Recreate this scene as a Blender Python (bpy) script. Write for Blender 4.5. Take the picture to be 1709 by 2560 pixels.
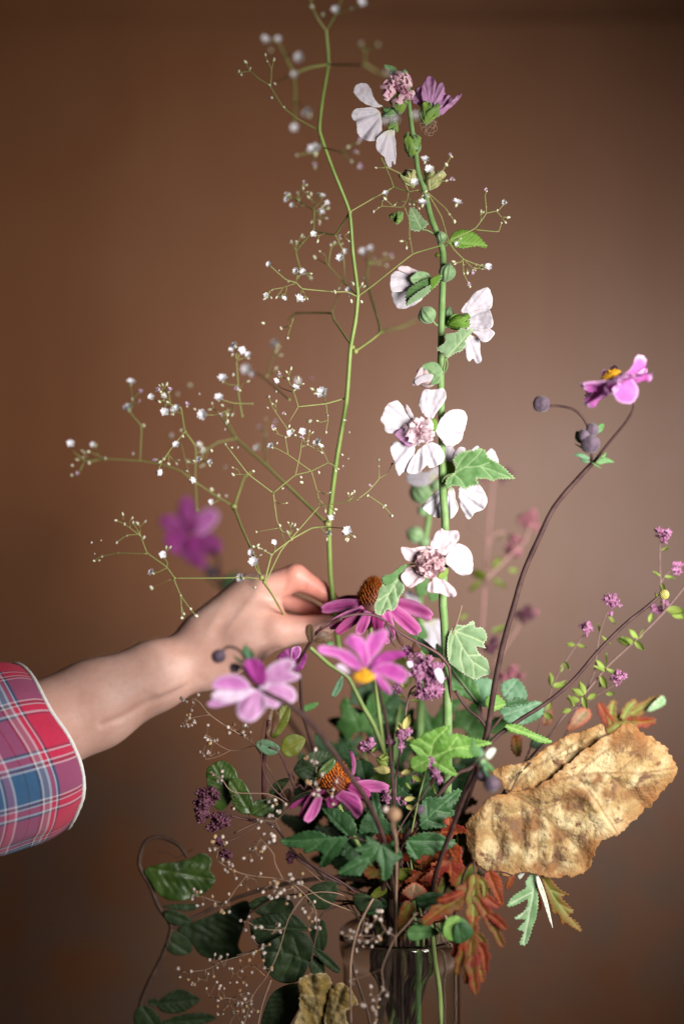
import bpy, bmesh, math, random
import numpy as np
from mathutils import Vector, Matrix, noise, geometry

random.seed(7)
R = math.radians
sc = bpy.context.scene
col = sc.collection
for o in list(bpy.data.objects):
    bpy.data.objects.remove(o)

# ------------------------------------------------------------------ camera
FOC = 1.2                      # metres to the focused flower stem
K = 0.72 / 2560                # metres per photo pixel at one metre (36 mm / 50 mm)
U = K * FOC                    # metres per photo pixel at the focus distance
cd = bpy.data.cameras.new('camera')
cam = bpy.data.objects.new('camera', cd)
col.objects.link(cam)
cam.rotation_euler = (R(90), 0, 0)
cd.sensor_fit = 'VERTICAL'
cd.sensor_height = 36
cd.lens = 50
cd.clip_start = 0.05
cd.clip_end = 30
cd.dof.use_dof = True
cd.dof.focus_distance = FOC
cd.dof.aperture_fstop = 1.15
sc.camera = cam

# ------------------------------------------------------------------ light: one window to the right, dim room
w = bpy.data.worlds.new('World')
sc.world = w
w.use_nodes = True
w.node_tree.nodes['Background'].inputs[0].default_value = (0.92, 0.94, 1.0, 1)
w.node_tree.nodes['Background'].inputs[1].default_value = 0.03


def area(name, loc, aim, sx, sy, power, colr, spread=180):
    l = bpy.data.lights.new(name, 'AREA')
    l.shape = 'ELLIPSE'
    l.size, l.size_y, l.energy, l.color = sx, sy, power, colr
    l.spread = R(spread)
    o = bpy.data.objects.new(name, l)
    col.objects.link(o)
    o.location = loc
    o.rotation_euler = (Vector(aim) - Vector(loc)).to_track_quat('-Z', 'Y').to_euler()
    return o


area('window_light', (0.66, 0.46, 0.00), (0.08, 1.50, -0.04), 0.66, 0.50, 7.4, (1.0, 0.965, 0.92), 72)

vs = sc.view_settings
vs.view_transform = 'Standard'
vs.look = 'None'
vs.exposure = 0.0
vs.gamma = 1.0
vs.use_curve_mapping = False
sc.render.engine = 'CYCLES'
sc.cycles.use_denoising = True
sc.cycles.max_bounces = 10
sc.cycles.transparent_max_bounces = 12
sc.cycles.sample_clamp_indirect = 4


# ------------------------------------------------------------------ helpers
def P(px, py, dz=0.0):
    """point seen at photo pixel (px, py), dz metres behind the focused plane"""
    y = FOC + dz
    return Vector(((px - 854.5) * K * y, y, (1280 - py) * K * y))


TILES = {'A': (500, 0, 1.96), 'B': (100, 800, 1.96), 'C': (900, 500, 1.9382), 'D': (900, 1200, 1.9382),
         'E': (0, 1350, 1.7422), 'F': (300, 1700, 1.96), 'G': (900, 1750, 1.9382), 'H': (440, 1380, 3.4844),
         'I': (860, 130, 4.3556), 'J': (920, 620, 4.1263), 'K': (920, 940, 4.1263), 'L': (780, 1380, 3.4844),
         'M': (700, 1780, 3.4844), 'N': (1040, 1700, 3.4844), 'O': (840, 2110, 3.4844), 'X': (0, 0, 1.0)}


def T(t, pts):
    x0, y0, s = TILES[t]
    return [(x0 + p[0] / s, y0 + p[1] / s) for p in pts]


def T1(t, x, y):
    return T(t, [(x, y)])[0]


def obj(name, data, parent=None, loc=None, m=None):
    o = bpy.data.objects.new(name, data)
    col.objects.link(o)
    if parent is not None:
        o.parent = parent
    if loc is not None:
        o.location = loc
    if m is not None and data is not None and len(data.materials) == 0:
        data.materials.append(m)
    return o


def tag(o, label, cat, group=None):
    o['label'] = label
    o['category'] = cat
    if group:
        o['group'] = group
    return o


def thing(name, loc, label, cat, group=None):
    return tag(obj(name, None, None, loc), label, cat, group)


def worldloc(p):
    v = Vector((0, 0, 0))
    while p is not None:
        v = v + p.location
        p = p.parent
    return v


def mesh(name, V, F, smooth=True):
    me = bpy.data.meshes.new(name)
    me.from_pydata([tuple(v) for v in V], [], [tuple(f) for f in F])
    if smooth:
        me.polygons.foreach_set('use_smooth', [True] * len(me.polygons))
    me.update()
    return me


def attr(me, name, vals):
    a = me.attributes.new(name, 'FLOAT', 'POINT')
    a.data.foreach_set('value', [float(v) for v in vals])


def crom(pts, n=6, closed=False, ten=1.0):
    """Catmull-Rom through a list of tuples"""
    pts = [Vector(p) for p in pts]
    if len(pts) < 3 and not closed:
        a, b = pts[0], pts[-1]
        return [a.lerp(b, i / n) for i in range(n + 1)]
    out = []
    m = len(pts)
    rng = range(m) if closed else range(m - 1)
    for i in rng:
        if closed:
            p0, p1, p2, p3 = pts[(i - 1) % m], pts[i], pts[(i + 1) % m], pts[(i + 2) % m]
        else:
            p0, p1, p2, p3 = pts[max(i - 1, 0)], pts[i], pts[i + 1], pts[min(i + 2, m - 1)]
        for k in range(n):
            t = k / n
            m1, m2 = (p2 - p0) * (0.5 * ten), (p3 - p1) * (0.5 * ten)
            if ten < 1:                         # keep tangents short at sharp forks
                cl = (p2 - p1).length
                for q_ in (m1, m2):
                    if q_.length > cl * ten:
                        q_ *= cl * ten / q_.length
            t2, t3 = t * t, t * t * t
            out.append(p1 * (2 * t3 - 3 * t2 + 1) + m1 * (t3 - 2 * t2 + t) + p2 * (3 * t2 - 2 * t3) + m2 * (t3 - t2))
    if not closed:
        out.append(pts[-1])
    return out


def tube_geo(pts, r0, r1, sides=7, bump=0.0, off=0):
    V, F = [], []
    n = len(pts)
    t0 = (pts[1] - pts[0]).normalized()
    up = Vector((0, 1, 0)) if abs(t0.y) < 0.9 else Vector((1, 0, 0))
    nrm = (up - t0 * up.dot(t0)).normalized()
    for i in range(n):
        t = (pts[min(i + 1, n - 1)] - pts[max(i - 1, 0)])
        t = t.normalized() if t.length > 1e-9 else t0
        nrm = nrm - t * nrm.dot(t)
        nrm = nrm.normalized() if nrm.length > 1e-6 else t.orthogonal().normalized()
        bi = t.cross(nrm)
        r = r0 + (r1 - r0) * i / (n - 1)
        if bump:
            r *= 1 + bump * noise.noise(pts[i] * 300)
        for k in range(sides):
            a = 2 * math.pi * k / sides
            V.append(pts[i] + (nrm * math.cos(a) + bi * math.sin(a)) * r)
    for i in range(n - 1):
        for k in range(sides):
            a, b = i * sides + k, i * sides + (k + 1) % sides
            F.append((off + a, off + b, off + b + sides, off + a + sides))
    F.append(tuple(off + k for k in range(sides - 1, -1, -1)))
    F.append(tuple(off + (n - 1) * sides + k for k in range(sides)))
    return V, F


def tube(name, pts3, r0, r1, m, parent, sides=7, n=6, bump=0.08, curve=True, ten=1.0):
    o0 = worldloc(parent)
    c = crom(pts3, n, False, ten) if curve else [Vector(p) for p in pts3]
    V, F = tube_geo(c, r0, r1, sides, bump)
    return obj(name, mesh(name, [v - o0 for v in V], F), parent, None, m)


def stem_pts(tile, pts, d0, d1):
    q = T(tile, pts)
    L = [0]
    for a, b in zip(q, q[1:]):
        L.append(L[-1] + math.hypot(b[0] - a[0], b[1] - a[1]))
    return [P(x, y, d0 + (d1 - d0) * l / max(L[-1], 1e-6)) for (x, y), l in zip(q, L)]


# ------------------------------------------------------------------ materials
class G:
    def __init__(s, m):
        s.nt = m.node_tree
        s.n = m.node_tree.nodes
        s.l = m.node_tree.links

    def node(s, typ, **kw):
        nd = s.n.new(typ)
        for k, v in kw.items():
            setattr(nd, k, v)
        return nd

    def put(s, sock, v):
        if hasattr(v, 'is_linked') or isinstance(v, bpy.types.NodeSocket):
            s.l.new(v, sock)
        elif isinstance(v, (tuple, list)) and len(v) == 3 and sock.type == 'RGBA':
            sock.default_value = (*v, 1)
        else:
            sock.default_value = v

    def mix(s, f, a, b, blend='MIX'):
        nd = s.node('ShaderNodeMix', data_type='RGBA', blend_type=blend)
        s.put(nd.inputs[0], f)
        s.put(nd.inputs[6], a)
        s.put(nd.inputs[7], b)
        return nd.outputs[2]

    def math(s, op, a, b=0.0, clamp=False):
        nd = s.node('ShaderNodeMath', operation=op, use_clamp=clamp)
        s.put(nd.inputs[0], a)
        s.put(nd.inputs[1], b)
        return nd.outputs[0]

    def attr(s, name):
        return s.node('ShaderNodeAttribute', attribute_name=name).outputs['Fac']

    def coord(s, which='Object', scale=None):
        c = s.node('ShaderNodeTexCoord').outputs[which]
        if scale:
            mp = s.node('ShaderNodeMapping')
            s.l.new(c, mp.inputs[0])
            mp.inputs['Scale'].default_value = scale
            c = mp.outputs[0]
        return c

    def noise(s, vec, scale, detail=4, rough=0.6):
        nd = s.node('ShaderNodeTexNoise')
        s.l.new(vec, nd.inputs['Vector'])
        nd.inputs['Scale'].default_value = scale
        nd.inputs['Detail'].default_value = detail
        nd.inputs['Roughness'].default_value = rough
        return nd.outputs[0]

    def ramp(s, f, stops, interp='LINEAR'):
        nd = s.node('ShaderNodeValToRGB')
        cr = nd.color_ramp
        cr.interpolation = interp
        while len(cr.elements) < len(stops):
            cr.elements.new(0.5)
        for e, (p, c) in zip(cr.elements, stops):
            e.position = p
            e.color = (*c, 1) if len(c) == 3 else c
        s.put(nd.inputs[0], f)
        return nd.outputs[0]

    def maprange(s, f, a, b, c=0.0, d=1.0):
        nd = s.node('ShaderNodeMapRange')
        s.put(nd.inputs[0], f)
        for i, v in enumerate((a, b, c, d)):
            nd.inputs[i + 1].default_value = v
        return nd.outputs[0]


MATS = {}


def M(name, c1, c2=None, rough=0.6, nscale=60, trans=0.0, tcol=None, vein=None, veinf=0.7, rad=None, edge=None,
      streak=None, bump=0.0, bscale=400, spec=0.3, sss=0.0, spots=None, rand=0.0, sheen=0.0, patch=None, crackle=0):
    m = bpy.data.materials.new(name)
    m.use_nodes = True
    g = G(m)
    bs = g.n['Principled BSDF']
    out = g.n['Material Output']
    co = g.coord()
    c = c1
    if c2:
        f = g.maprange(g.noise(co, nscale), 0.36, 0.64)
        c = g.mix(f, c1, c2)
    if patch:                                # large autumn colour patches
        for (pc, sc_, lo, hi) in patch:
            f = g.maprange(g.noise(g.coord(scale=(1, 1, 1)), sc_, 3), lo, hi)
            c = g.mix(f, c, pc)
    if rad:                                   # colour near the petal base
        f = g.maprange(g.attr('rad'), rad[1], rad[2], 1, 0)
        c = g.mix(f, c, rad[0])
    if streak:
        cmb = g.node('ShaderNodeCombineXYZ')
        g.put(cmb.inputs[0], g.math('MULTIPLY', g.attr('ang'), streak[1]))
        g.put(cmb.inputs[1], g.math('MULTIPLY', g.attr('rad'), 1.2))
        f = g.maprange(g.noise(cmb.outputs[0], 1.0, 3), 0.4, 0.65)
        c = g.mix(g.math('MULTIPLY', f, streak[2]), c, streak[0])
    if vein:
        c = g.mix(g.math('MULTIPLY', g.attr('vein'), veinf), c, vein)
    if edge:
        f = g.maprange(g.math('ADD', g.attr('edge'), g.math('MULTIPLY', g.noise(co, 90), edge[1])), edge[2], edge[3], 1, 0)
        c = g.mix(f, c, edge[0])
    if spots:
        for (scol, sscale, lo, hi) in spots:
            f = g.maprange(g.noise(co, sscale, 3, 0.65), lo, hi)
            c = g.mix(f, c, scol)
    if rand:
        rn = g.node('ShaderNodeObjectInfo').outputs['Random']
        hv = g.node('ShaderNodeHueSaturation')
        g.put(hv.inputs['Value'], g.maprange(rn, 0, 1, 1 - rand, 1 + rand))
        g.put(hv.inputs['Hue'], g.maprange(rn, 0, 1, 0.49, 0.515))
        g.put(hv.inputs['Color'], c)
        c = hv.outputs[0]
    g.put(bs.inputs['Base Color'], c)
    bs.inputs['Roughness'].default_value = rough
    bs.inputs['Specular IOR Level'].default_value = spec
    if sss:
        bs.inputs['Subsurface Weight'].default_value = sss
        bs.inputs['Subsurface Radius'].default_value = (1, 0.35, 0.2)
        bs.inputs['Subsurface Scale'].default_value = 0.006
    if sheen:
        bs.inputs['Sheen Weight'].default_value = sheen
        bs.inputs['Sheen Roughness'].default_value = 0.5
    if bump:
        b = g.node('ShaderNodeBump')
        b.inputs['Strength'].default_value = bump
        b.inputs['Distance'].default_value = 0.001
        hgt = g.noise(co, bscale, 5)
        if crackle:                             # crisp crinkle network
            for sc2, wt in ((crackle * 0.6, 0.42), (crackle * 1.9, 0.22)):
                vo = g.node('ShaderNodeTexVoronoi', feature='DISTANCE_TO_EDGE')
                vo.inputs['Scale'].default_value = sc2
                dis = g.node('ShaderNodeVectorMath', operation='ADD')
                nn = g.node('ShaderNodeTexNoise')
                nn.inputs['Scale'].default_value = sc2 * 0.8
                g.l.new(co, nn.inputs['Vector'])
                mul = g.node('ShaderNodeVectorMath', operation='SCALE')
                mul.inputs['Scale'].default_value = 0.9 / sc2
                g.l.new(nn.outputs['Color'], mul.inputs[0])
                g.l.new(co, dis.inputs[0])
                g.l.new(mul.outputs[0], dis.inputs[1])
                g.l.new(dis.outputs[0], vo.inputs['Vector'])
                hgt = g.math('ADD', hgt, g.math('MULTIPLY', g.maprange(vo.outputs['Distance'], 0.0, 0.22), wt))
        g.put(b.inputs['Height'], hgt)
        g.l.new(b.outputs[0], bs.inputs['Normal'])
    if trans:
        t = g.node('ShaderNodeBsdfTranslucent')
        if tcol is None:
            g.put(t.inputs[0], c)
        else:
            g.put(t.inputs[0], g.mix(1.0, c, tcol, 'MULTIPLY'))
        mx = g.node('ShaderNodeMixShader')
        mx.inputs[0].default_value = trans
        g.l.new(bs.outputs[0], mx.inputs[1])
        g.l.new(t.outputs[0], mx.inputs[2])
        g.l.new(mx.outputs[0], out.inputs[0])
    MATS[name] = m
    return m


M('gyp_stem', (0.17, 0.20, 0.060), (0.24, 0.24, 0.08), rough=0.5, nscale=40)
M('gyp_main', (0.12, 0.19, 0.035), (0.20, 0.26, 0.07), rough=0.45, nscale=50)
M('gyp_white', (0.86, 0.86, 0.88), (0.82, 0.78, 0.86), trans=0.35, nscale=2)
M('gyp_bud', (0.40, 0.44, 0.24), (0.52, 0.50, 0.36), nscale=3, rand=0.2)
M('gyp_pink', (0.66, 0.46, 0.64), (0.80, 0.72, 0.80), nscale=3, trans=0.25)
M('holly_stem', (0.095, 0.185, 0.045), (0.15, 0.24, 0.085), rough=0.6, nscale=70, bump=0.4, sheen=0.15)
M('petal_white', (0.67, 0.655, 0.69), (0.61, 0.58, 0.625), trans=0.42, rad=((0.55, 0.60, 0.28), 0.02, 0.26),
  streak=((0.50, 0.42, 0.49), 32, 0.8), edge=((0.80, 0.72, 0.70), 0.02, 0.0, 0.035), bump=0.25, bscale=500, rough=0.7)
M('petal_pale', (0.68, 0.60, 0.62), (0.60, 0.48, 0.52), trans=0.35, rad=((0.55, 0.42, 0.40), 0.02, 0.35),
  streak=((0.62, 0.44, 0.50), 22, 0.6), edge=((0.50, 0.36, 0.36), 0.03, 0.0, 0.06), bump=0.3, bscale=500, rough=0.7)
M('petal_faded', (0.46, 0.24, 0.42), (0.58, 0.36, 0.52), trans=0.35, streak=((0.30, 0.10, 0.26), 16, 0.7),
  edge=((0.36, 0.12, 0.28), 0.02, 0.0, 0.05), rough=0.7)
M('pom', (0.86, 0.68, 0.74), (0.92, 0.84, 0.86), trans=0.6, nscale=180, rad=((0.80, 0.55, 0.60), 0.0, 0.3))
M('pom_old', (0.64, 0.42, 0.46), (0.76, 0.56, 0.58), trans=0.45, nscale=180, rad=((0.48, 0.24, 0.27), 0.0, 0.35))
M('pom_bud', (0.70, 0.36, 0.50), (0.80, 0.62, 0.62), trans=0.4, nscale=120, rad=((0.42, 0.08, 0.15), 0.0, 0.35))
M('calyx', (0.20, 0.30, 0.03), (0.12, 0.22, 0.05), trans=0.25, nscale=90, sheen=0.3)
M('bud_green', (0.105, 0.19, 0.075), (0.17, 0.26, 0.125), nscale=120, sheen=0.25, bump=0.3)
M('pod', (0.26, 0.30, 0.07), (0.38, 0.36, 0.17), trans=0.25, nscale=90, bump=0.3, bscale=250, edge=((0.52, 0.50, 0.30), 0.03, 0.0, 0.08))
M('holly_leaf', (0.055, 0.145, 0.030), (0.095, 0.195, 0.060), trans=0.25, vein=(0.22, 0.32, 0.15), nscale=90, sheen=0.12, bump=0.4,
  edge=((0.32, 0.40, 0.20), 0.02, 0.0, 0.03))
M('holly_leaf_pale', (0.15, 0.235, 0.115), (0.105, 0.185, 0.075), trans=0.2, vein=(0.34, 0.42, 0.23), nscale=80, sheen=0.1, bump=0.5,
  edge=((0.46, 0.52, 0.36), 0.02, 0.0, 0.03))
M('holly_leaf_bright', (0.11, 0.235, 0.025), (0.16, 0.30, 0.04), trans=0.4, vein=(0.30, 0.46, 0.12), nscale=80, bump=0.3)
M('leaf_bright', (0.095, 0.225, 0.028), (0.15, 0.30, 0.055), trans=0.35, vein=(0.33, 0.50, 0.15), nscale=60, bump=0.4)
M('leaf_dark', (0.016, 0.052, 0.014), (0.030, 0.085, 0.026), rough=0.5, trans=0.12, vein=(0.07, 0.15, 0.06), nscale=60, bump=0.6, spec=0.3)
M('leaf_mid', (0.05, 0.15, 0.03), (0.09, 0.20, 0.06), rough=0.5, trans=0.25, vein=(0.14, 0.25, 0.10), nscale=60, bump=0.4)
M('leaf_blue', (0.065, 0.16, 0.075), (0.11, 0.22, 0.12), rough=0.5, trans=0.2, vein=(0.22, 0.33, 0.22), nscale=60, bump=0.4)
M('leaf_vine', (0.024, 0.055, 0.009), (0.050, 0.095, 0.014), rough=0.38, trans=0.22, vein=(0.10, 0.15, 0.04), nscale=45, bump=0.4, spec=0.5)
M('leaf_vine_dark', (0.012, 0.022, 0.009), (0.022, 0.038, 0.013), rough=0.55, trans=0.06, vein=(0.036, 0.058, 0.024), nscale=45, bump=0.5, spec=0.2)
M('leaf_olive', (0.16, 0.20, 0.02), (0.10, 0.13, 0.015), rough=0.45, trans=0.4, vein=(0.22, 0.18, 0.05), nscale=45)
M('leaf_brownred', (0.045, 0.015, 0.013), (0.09, 0.035, 0.02), rough=0.5, trans=0.1, vein=(0.12, 0.08, 0.02), nscale=70)
M('leaf_oregano', (0.30, 0.38, 0.06), (0.22, 0.30, 0.08), trans=0.45, nscale=120, rand=0.2, rough=0.6)
M('leaf_cream', (0.58, 0.52, 0.24), (0.48, 0.44, 0.12), trans=0.4, nscale=120, edge=((0.42, 0.40, 0.10), 0.02, 0.0, 0.1))
M('leaf_autumn', (0.075, 0.11, 0.016), (0.15, 0.15, 0.02), trans=0.3, vein=(0.24, 0.26, 0.04), nscale=40, bump=0.3,
  patch=[((0.26, 0.055, 0.010), 40, 0.47, 0.60), ((0.17, 0.010, 0.008), 70, 0.52, 0.66)],
  edge=((0.19, 0.020, 0.012), 0.14, 0.0, 0.22))
M('leaf_red', (0.16, 0.012, 0.008), (0.25, 0.038, 0.010), trans=0.35, vein=(0.34, 0.12, 0.03), nscale=60, bump=0.3,
  patch=[((0.11, 0.03, 0.012), 45, 0.55, 0.75)])
M('leaf_pinkish', (0.26, 0.12, 0.075), (0.17, 0.15, 0.055), trans=0.3, vein=(0.45, 0.30, 0.18), nscale=50,
  edge=((0.40, 0.08, 0.04), 0.1, 0.0, 0.2))
M('leaf_silver', (0.24, 0.36, 0.20), (0.15, 0.28, 0.11), trans=0.2, vein=(0.55, 0.62, 0.45), nscale=50, sheen=0.4)
M('leaf_white', (0.66, 0.66, 0.58), (0.54, 0.58, 0.46), trans=0.2, vein=(0.7, 0.7, 0.6), nscale=50)
M('leaf_greenred', (0.10, 0.17, 0.025), (0.17, 0.20, 0.035), trans=0.3, vein=(0.32, 0.38, 0.12), nscale=50,
  edge=((0.24, 0.03, 0.012), 0.12, 0.0, 0.16), patch=[((0.22, 0.05, 0.012), 45, 0.54, 0.66)])
M('leaf_dry', (0.36, 0.245, 0.108), (0.27, 0.17, 0.068), rough=0.8, trans=0.14, vein=(0.15, 0.075, 0.03), veinf=0.8, nscale=55, bump=1.0, bscale=380, crackle=115,
  patch=[((0.46, 0.36, 0.195), 38, 0.48, 0.60), ((0.19, 0.092, 0.034), 30, 0.52, 0.63), ((0.15, 0.08, 0.042), 85, 0.56, 0.66)],
  edge=((0.24, 0.085, 0.018), 0.10, 0.0, 0.12),
  spots=[((0.13, 0.055, 0.022), 120, 0.655, 0.72), ((0.10, 0.04, 0.02), 330, 0.68, 0.74)])
M('leaf_curl', (0.29, 0.19, 0.060), (0.19, 0.13, 0.03), rough=0.8, trans=0.15, crackle=140, vein=(0.34, 0.28, 0.15), nscale=60, bump=0.9, bscale=300,
  patch=[((0.36, 0.28, 0.15), 40, 0.5, 0.66), ((0.13, 0.07, 0.018), 35, 0.55, 0.7)], edge=((0.36, 0.28, 0.17), 0.08, 0.0, 0.10))
M('anem', (0.60, 0.22, 0.53), (0.48, 0.12, 0.40), trans=0.35, nscale=60, streak=((0.42, 0.08, 0.36), 14, 0.6),
  rad=((0.48, 0.14, 0.40), 0.0, 0.5), edge=((0.72, 0.48, 0.70), 0.05, 0.0, 0.12))
M('anem_pale', (0.66, 0.38, 0.62), (0.56, 0.26, 0.50), trans=0.35, nscale=60, streak=((0.46, 0.16, 0.40), 12, 0.6),
  edge=((0.80, 0.66, 0.80), 0.08, 0.0, 0.14))
M('anem_white', (0.78, 0.66, 0.78), (0.68, 0.50, 0.68), trans=0.3, nscale=60)
M('anem_deep', (0.42, 0.055, 0.32), (0.30, 0.035, 0.22), trans=0.3, nscale=60, streak=((0.26, 0.02, 0.18), 14, 0.6))
M('anem_mauve', (0.36, 0.065, 0.28), (0.27, 0.040, 0.20), trans=0.35, nscale=60, rad=((0.16, 0.015, 0.10), 0.0, 0.6))
M('anem_hot', (0.62, 0.16, 0.50), (0.54, 0.08, 0.40), trans=0.4, nscale=60, streak=((0.44, 0.05, 0.34), 14, 0.6),
  rad=((0.42, 0.04, 0.30), 0.0, 0.45), edge=((0.70, 0.36, 0.62), 0.05, 0.0, 0.1))
M('anem_stem', (0.036, 0.016, 0.016), (0.065, 0.034, 0.030), rough=0.55, nscale=80, spec=0.2)
M('anem_bud', (0.045, 0.026, 0.045), (0.10, 0.066, 0.092), rough=0.75, nscale=150, sheen=0.2, bump=0.5, bscale=900)
M('stamen', (0.75, 0.36, 0.015), (0.80, 0.46, 0.03), nscale=300)
M('anem_head', (0.30, 0.27, 0.07), (0.40, 0.34, 0.12), nscale=300, bump=0.8, bscale=900)
M('cone_petal', (0.46, 0.085, 0.30), (0.36, 0.045, 0.20), trans=0.3, nscale=60, streak=((0.26, 0.02, 0.14), 18, 0.7),
  edge=((0.56, 0.20, 0.40), 0.03, 0.0, 0.1))
M('cone_petal_dark', (0.30, 0.03, 0.16), (0.22, 0.02, 0.11), trans=0.25, nscale=60, streak=((0.14, 0.01, 0.06), 18, 0.7))
M('cone_tip', (0.62, 0.18, 0.012), (0.48, 0.09, 0.008), nscale=400, rad=((0.07, 0.015, 0.008), 0.20, 0.62))
M('cone_core', (0.05, 0.014, 0.010), (0.08, 0.02, 0.012))
M('oreg', (0.25, 0.085, 0.17), (0.37, 0.16, 0.28), nscale=260, trans=0.15, spots=[((0.55, 0.42, 0.56), 420, 0.60, 0.70)])
M('oreg_dark', (0.085, 0.026, 0.045), (0.15, 0.055, 0.085), nscale=260, trans=0.1)
M('oreg_pink', (0.40, 0.15, 0.19), (0.32, 0.12, 0.15), nscale=160, trans=0.2)
M('oreg_stem', (0.16, 0.095, 0.085), (0.11, 0.06, 0.055), nscale=60)
M('pink_stem', (0.36, 0.19, 0.18), (0.30, 0.17, 0.15), nscale=60)
M('woody', (0.042, 0.022, 0.016), (0.080, 0.045, 0.030), nscale=90, bump=0.5)
M('vine_stem', (0.055, 0.018, 0.020), (0.095, 0.040, 0.038), rough=0.5, nscale=80)
M('green_stem', (0.15, 0.22, 0.055), (0.22, 0.28, 0.10), nscale=60)
M('dry_stem', (0.26, 0.17, 0.115), (0.20, 0.12, 0.08), nscale=80)
M('capsule', (0.30, 0.22, 0.18), (0.44, 0.37, 0.34), nscale=2, rand=0.25, rough=0.5)
M('capsule_tan', (0.26, 0.15, 0.075), (0.34, 0.22, 0.13), nscale=2, rand=0.25)
M('hair', (0.62, 0.46, 0.36), trans=0.4)


# ------------------------------------------------------------------ sheets (petals and leaves with real depth, curl and thickness)
def seg_dist(Q, a, b):
    a, b = np.array(a, float), np.array(b, float)
    ab = b - a
    t = np.clip(((Q - a) @ ab) / max(ab @ ab, 1e-9), 0, 1)
    return np.hypot(*(Q - (a + t[:, None] * ab)).T)


def inside(Q, poly):
    x, y = Q[:, 0], Q[:, 1]
    c = np.zeros(len(Q), bool)
    p = np.array(poly)
    q = np.roll(p, 1, 0)
    for (x1, y1), (x2, y2) in zip(p, q):
        if y1 == y2:
            continue
        k = ((y1 > y) != (y2 > y)) & (x < (x2 - x1) * (y - y1) / (y2 - y1) + x1)
        c ^= k
    return c


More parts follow.
